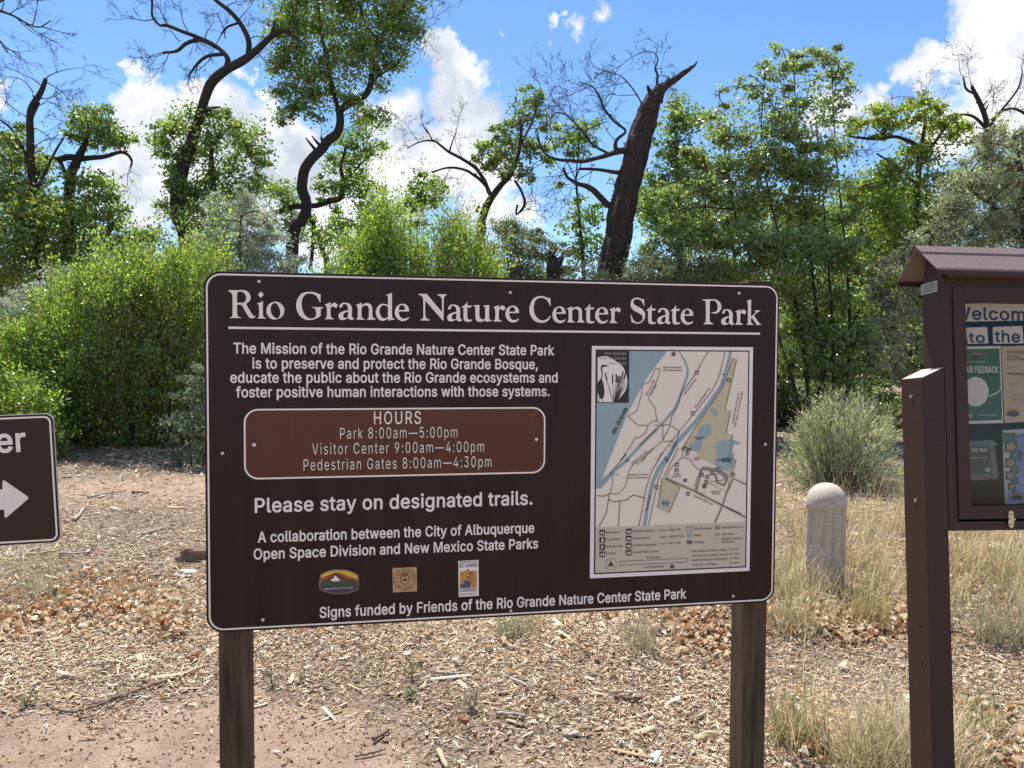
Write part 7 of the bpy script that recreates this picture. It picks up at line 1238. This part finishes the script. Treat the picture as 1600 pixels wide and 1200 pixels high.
tuft('grass_tuft', 'grey stemmed dry tuft with a dark base under the right part of the sign', 1005,1018, 130, .30, .05, [(.3,.27,.18),(.40,.35,.24),(.2,.22,.12)], 717, w_=.003)
tuft('grass_tuft', 'green-grey tuft behind the middle of the lower sign edge', 802,992, 170, .17, .06, [(.2,.24,.13),(.28,.3,.18),(.36,.32,.2)], 721)
tuft('grass_tuft', 'arching dry grass tuft with a dark base in front of the bollard, left one', 1238,985, 320, .30, .09, STRAW+[(.16,.15,.08),(.2,.2,.09)], 725, lean=.5)
tuft('grass_tuft', 'upright yellow grass tuft in front of the bollard, right one', 1352,975, 260, .34, .08, [(.56,.44,.2),(.48,.38,.2),(.25,.26,.1)], 729, lean=.25)
tuft('grass_tuft', 'arching grey-green grass tuft hanging forward under the notice case', 1580,1005, 420, .36, .11, [(.2,.2,.12),(.42,.36,.24),(.3,.28,.18)], 733, lean=.6)
tuft('grass_tuft', 'thin wiry tuft by the leaf pile at the left edge of the photo', 60,935, 130, .2, .08, [(.22,.24,.15),(.4,.36,.25)], 737)
def seedling(label, px, py, h, n, seed):
    c = ground(px, py); r = np.random.RandomState(seed); T = Tubes(); LV = Leaves()
    for k in range(n):
        top = np.array([r.normal()*h*.25, r.normal()*h*.25, h*r.uniform(.6, 1)]); cc = spline([np.zeros(3), top*.5+r.normal(size=3)*.01, top], 5); T.tube(cc, np.linspace(.0022, .001, len(cc)), 4)
        m_ = 12; t = r.uniform(.25, 1, m_)*(len(cc)-1.01); j = t.astype(int); LV.add(cc[j]+r.normal(size=(m_, 3))*.008, .024, .007, (.26,.26,.15), r, .25)
    o = empty('seedling', c); tag(o, label, 'plant'); link('stems', T.mesh('stems'), twig_mat, o); link('foliage', LV.mesh('foliage'), silver_mat, o)
for a in (("small green weed among the chips, left of the pale stone under the sign", 642,1062,.11,6,801),("low pair of weeds on the chips just below the first weed under the sign", 640,1092,.07,7,803),("small grey-green weed in front of the brown bark piece under the sign", 735,1112,.10,8,805),("sparse weed by the left sign post, on its right side", 425,1075,.10,5,807),
          ("tiny weed at the edge of the sand, far left foreground", 40,1105,.08,5,809),("thin upright weed between the sign posts, near the left post", 468,1070,.12,2,811),("sparse green weed in the left clearing beyond the direction sign", 195,845,.15,4,813)): seedling(*a)

# ------------------------------------------------------------------ single sticks, bark pieces and stones
grey_wood = mat('grey_stick', (.36,.31,.26), .9, .35, 40, stretch=(1,1,1), bump=.5); brown_wood = mat('brown_stick', (.16,.105,.07), .9, .4, 40, bump=.5); tan_wood = mat('tan_stick', (.44,.34,.21), .85, .25, 40, bump=.4)
pale_stone = mat('pale_stone', (.55,.47,.34), .85, .2, 20, bump=.5); rust = mat('rusty_bark', (.22,.10,.05), .9, .4, 30, bump=.6)
def stick(name, label, pts, w_, mt, cat='stick', forks=()):
    P3 = [ground(*p)+np.array([0,0,w_*.5*ground(*p)[1]/F_PX+.004]) for p in pts]; base = ground(*pts[0]); T = Tubes(); k = base[1]/F_PX
    c = spline(P3, 6); r = np.random.RandomState(int(pts[0][0]*7+pts[0][1])); c[:, 2] += np.abs(r.normal(size=len(c)))*.004; T.tube(c, w_*k/2*np.linspace(1, .6, len(c))*(1+.15*r.normal(size=len(c))), 8)
    for f in forks: Q = [ground(*p)+np.array([0,0,.012]) for p in f]; cc = spline(Q, 5); T.tube(cc, w_*k/2*np.linspace(.7, .3, len(cc)), 6)
    o = empty(name, base); tag(o, label, cat); me = T.mesh('wood'); co = np.empty(len(me.vertices)*3, np.float32); me.vertices.foreach_get('co', co); me.vertices.foreach_set('co', (co.reshape(-1, 3)-base.astype(np.float32)).ravel()); link('wood', me, mt, o)
stick('fallen_branch', 'long thin forked branch lying between chips and sand, left of the left sign post', [(290,1060),(240,1075),(190,1092),(150,1108),(122,1116)], 6, brown_wood, 'branch', [[(122,1116),(95,1114),(70,1098),(50,1076)],[(200,1090),(165,1100),(130,1106)],[(122,1116),(128,1126),(150,1120)]])
stick('stick', 'short tan stick pointing at the left sign post', [(277,1065),(300,1054),(320,1046)], 8, tan_wood)
stick('stick', 'grey stick lying in the left clearing, nearest to the willow', [(137,780),(165,774),(193,771)], 4, grey_wood)
stick('stick', 'short brown stick right of the grey one in the left clearing', [(207,772),(232,773)], 4, brown_wood)
stick('stick', 'slanting pale stick in the left clearing near the sign edge', [(222,838),(245,831),(268,825)], 4.5, grey_wood)
stick('stick', 'crooked pale stick standing out near the direction sign corner', [(115,816),(124,808),(131,797)], 6, grey_wood)
stick('stick', 'long pale stick beneath the direction sign', [(32,871),(60,868),(88,865)], 4.5, tan_wood)
stick('stick', 'grey stick right of the long pale one beneath the direction sign', [(92,868),(120,868),(143,865)], 4.5, grey_wood)
stick('stick', 'thick grey stick on the mulch at the lower left', [(88,1066),(103,1062),(118,1064)], 9, grey_wood)
stick('stick', 'pale forked twig on the chips below the middle of the sign', [(795,1063),(815,1072),(826,1078)], 5, grey_wood, 'stick', [[(826,1078),(838,1074)],[(815,1072),(835,1070)]])
stick('stick', 'grey splinter under the sign, right of the brown bark piece', [(775,1120),(800,1121),(820,1124)], 7, grey_wood)
stick('stick', 'long flat grey stick on the chips under the sign middle', [(678,1055),(705,1057),(732,1057)], 6, grey_wood)
stick('stick', 'tan stick at the bottom edge below the sign middle', [(683,1178),(690,1190),(698,1206)], 10, tan_wood)
stick('stick', 'dark stick on the sand edge below the sign, leaning', [(583,1162),(596,1153),(608,1146)], 7, brown_wood)
stick('stick', 'brown stick at the edge of the sand below the sign', [(555,1186),(580,1182),(602,1176)], 5, brown_wood)
stick('stick', 'dark charred stick left of the tall bark slab under the sign', [(960,1096),(980,1097),(1003,1095)], 8, brown_wood, 'stick')
stick('stick', 'long thin twig in the lower left mulch', [(0,1112),(14,1118),(24,1122)], 3, grey_wood)
def lump(name, label, px, py, size, mt, cat, seed, flat=.6, long=1.0, tiltz=0.0):
    c = ground(px, py); k = c[1]/F_PX; r = np.random.RandomState(seed); bm = bmesh.new(); bmesh.ops.create_icosphere(bm, subdivisions=3, radius=1)
    ph = r.rand(6)*6
    for v in bm.verts:
        p = v.co; d = 1 + .18*math.sin(3*p.x+ph[0])*math.sin(3*p.y+ph[1]) + .14*math.sin(6*p.z+ph[2]+2*p.x) + .07*math.sin(11*p.y+ph[3]); q = p*d
        v.co = Vector((q.x*size*long*k/2, q.y*size*k/2*.8, max(-.35, q.z)*size*k/2*flat))
    me = bpy.data.meshes.new(name); bm.to_mesh(me); bm.free(); o = link(name, me, mt); o.location = [float(c[0]), float(c[1]), float(c[2])+size*k*.12]; o.rotation_euler = (tiltz, 0, r.rand()*.8); return tag(o, label, cat)
lump('stone', 'pale yellowish stone on the chips under the middle of the sign', 714,1036, 17, pale_stone, 'stone', 1, 1.0)
lump('bark_piece', 'flat brown bark piece standing on the chips under the sign middle', 723,1130, 20, rust, 'bark piece', 2, .8)
lump('bark_piece', 'long tan bark slab left of the right sign post', 1103,1155, 20, tan_wood, 'bark piece', 3, .9, 1.9)
lump('bark_piece', 'grey split wood chunk on the chips under the trail map', 890,1150, 24, grey_wood, 'bark piece', 4, .7, 1.2)
lump('bark_piece', 'grey wood chunk left of the notice case tuft, at the sign bottom centre', 868,1140, 14, grey_wood, 'bark piece', 9, .6, 1.2)
lump('rusty_clod', 'round rusty brown clump of dead needles left of the left sign post', 302,1030, 17, rust, 'clump', 5, .9)
lump('log', 'dark broken log end sticking out beside the left edge of the sign', 312,872, 46, brown_wood, 'log', 6, .75, 1.3)
lump('stone', 'flat white stone in front of the log beside the sign', 292,900, 26, mat('white_stone',(.55,.5,.43),.85,.15,15), 'stone', 7, .5, 1.3)
lump('stone', 'small pale stone on the sand right of the fallen branch', 300,1103, 11, pale_stone, 'stone', 8, .7, 1.2)
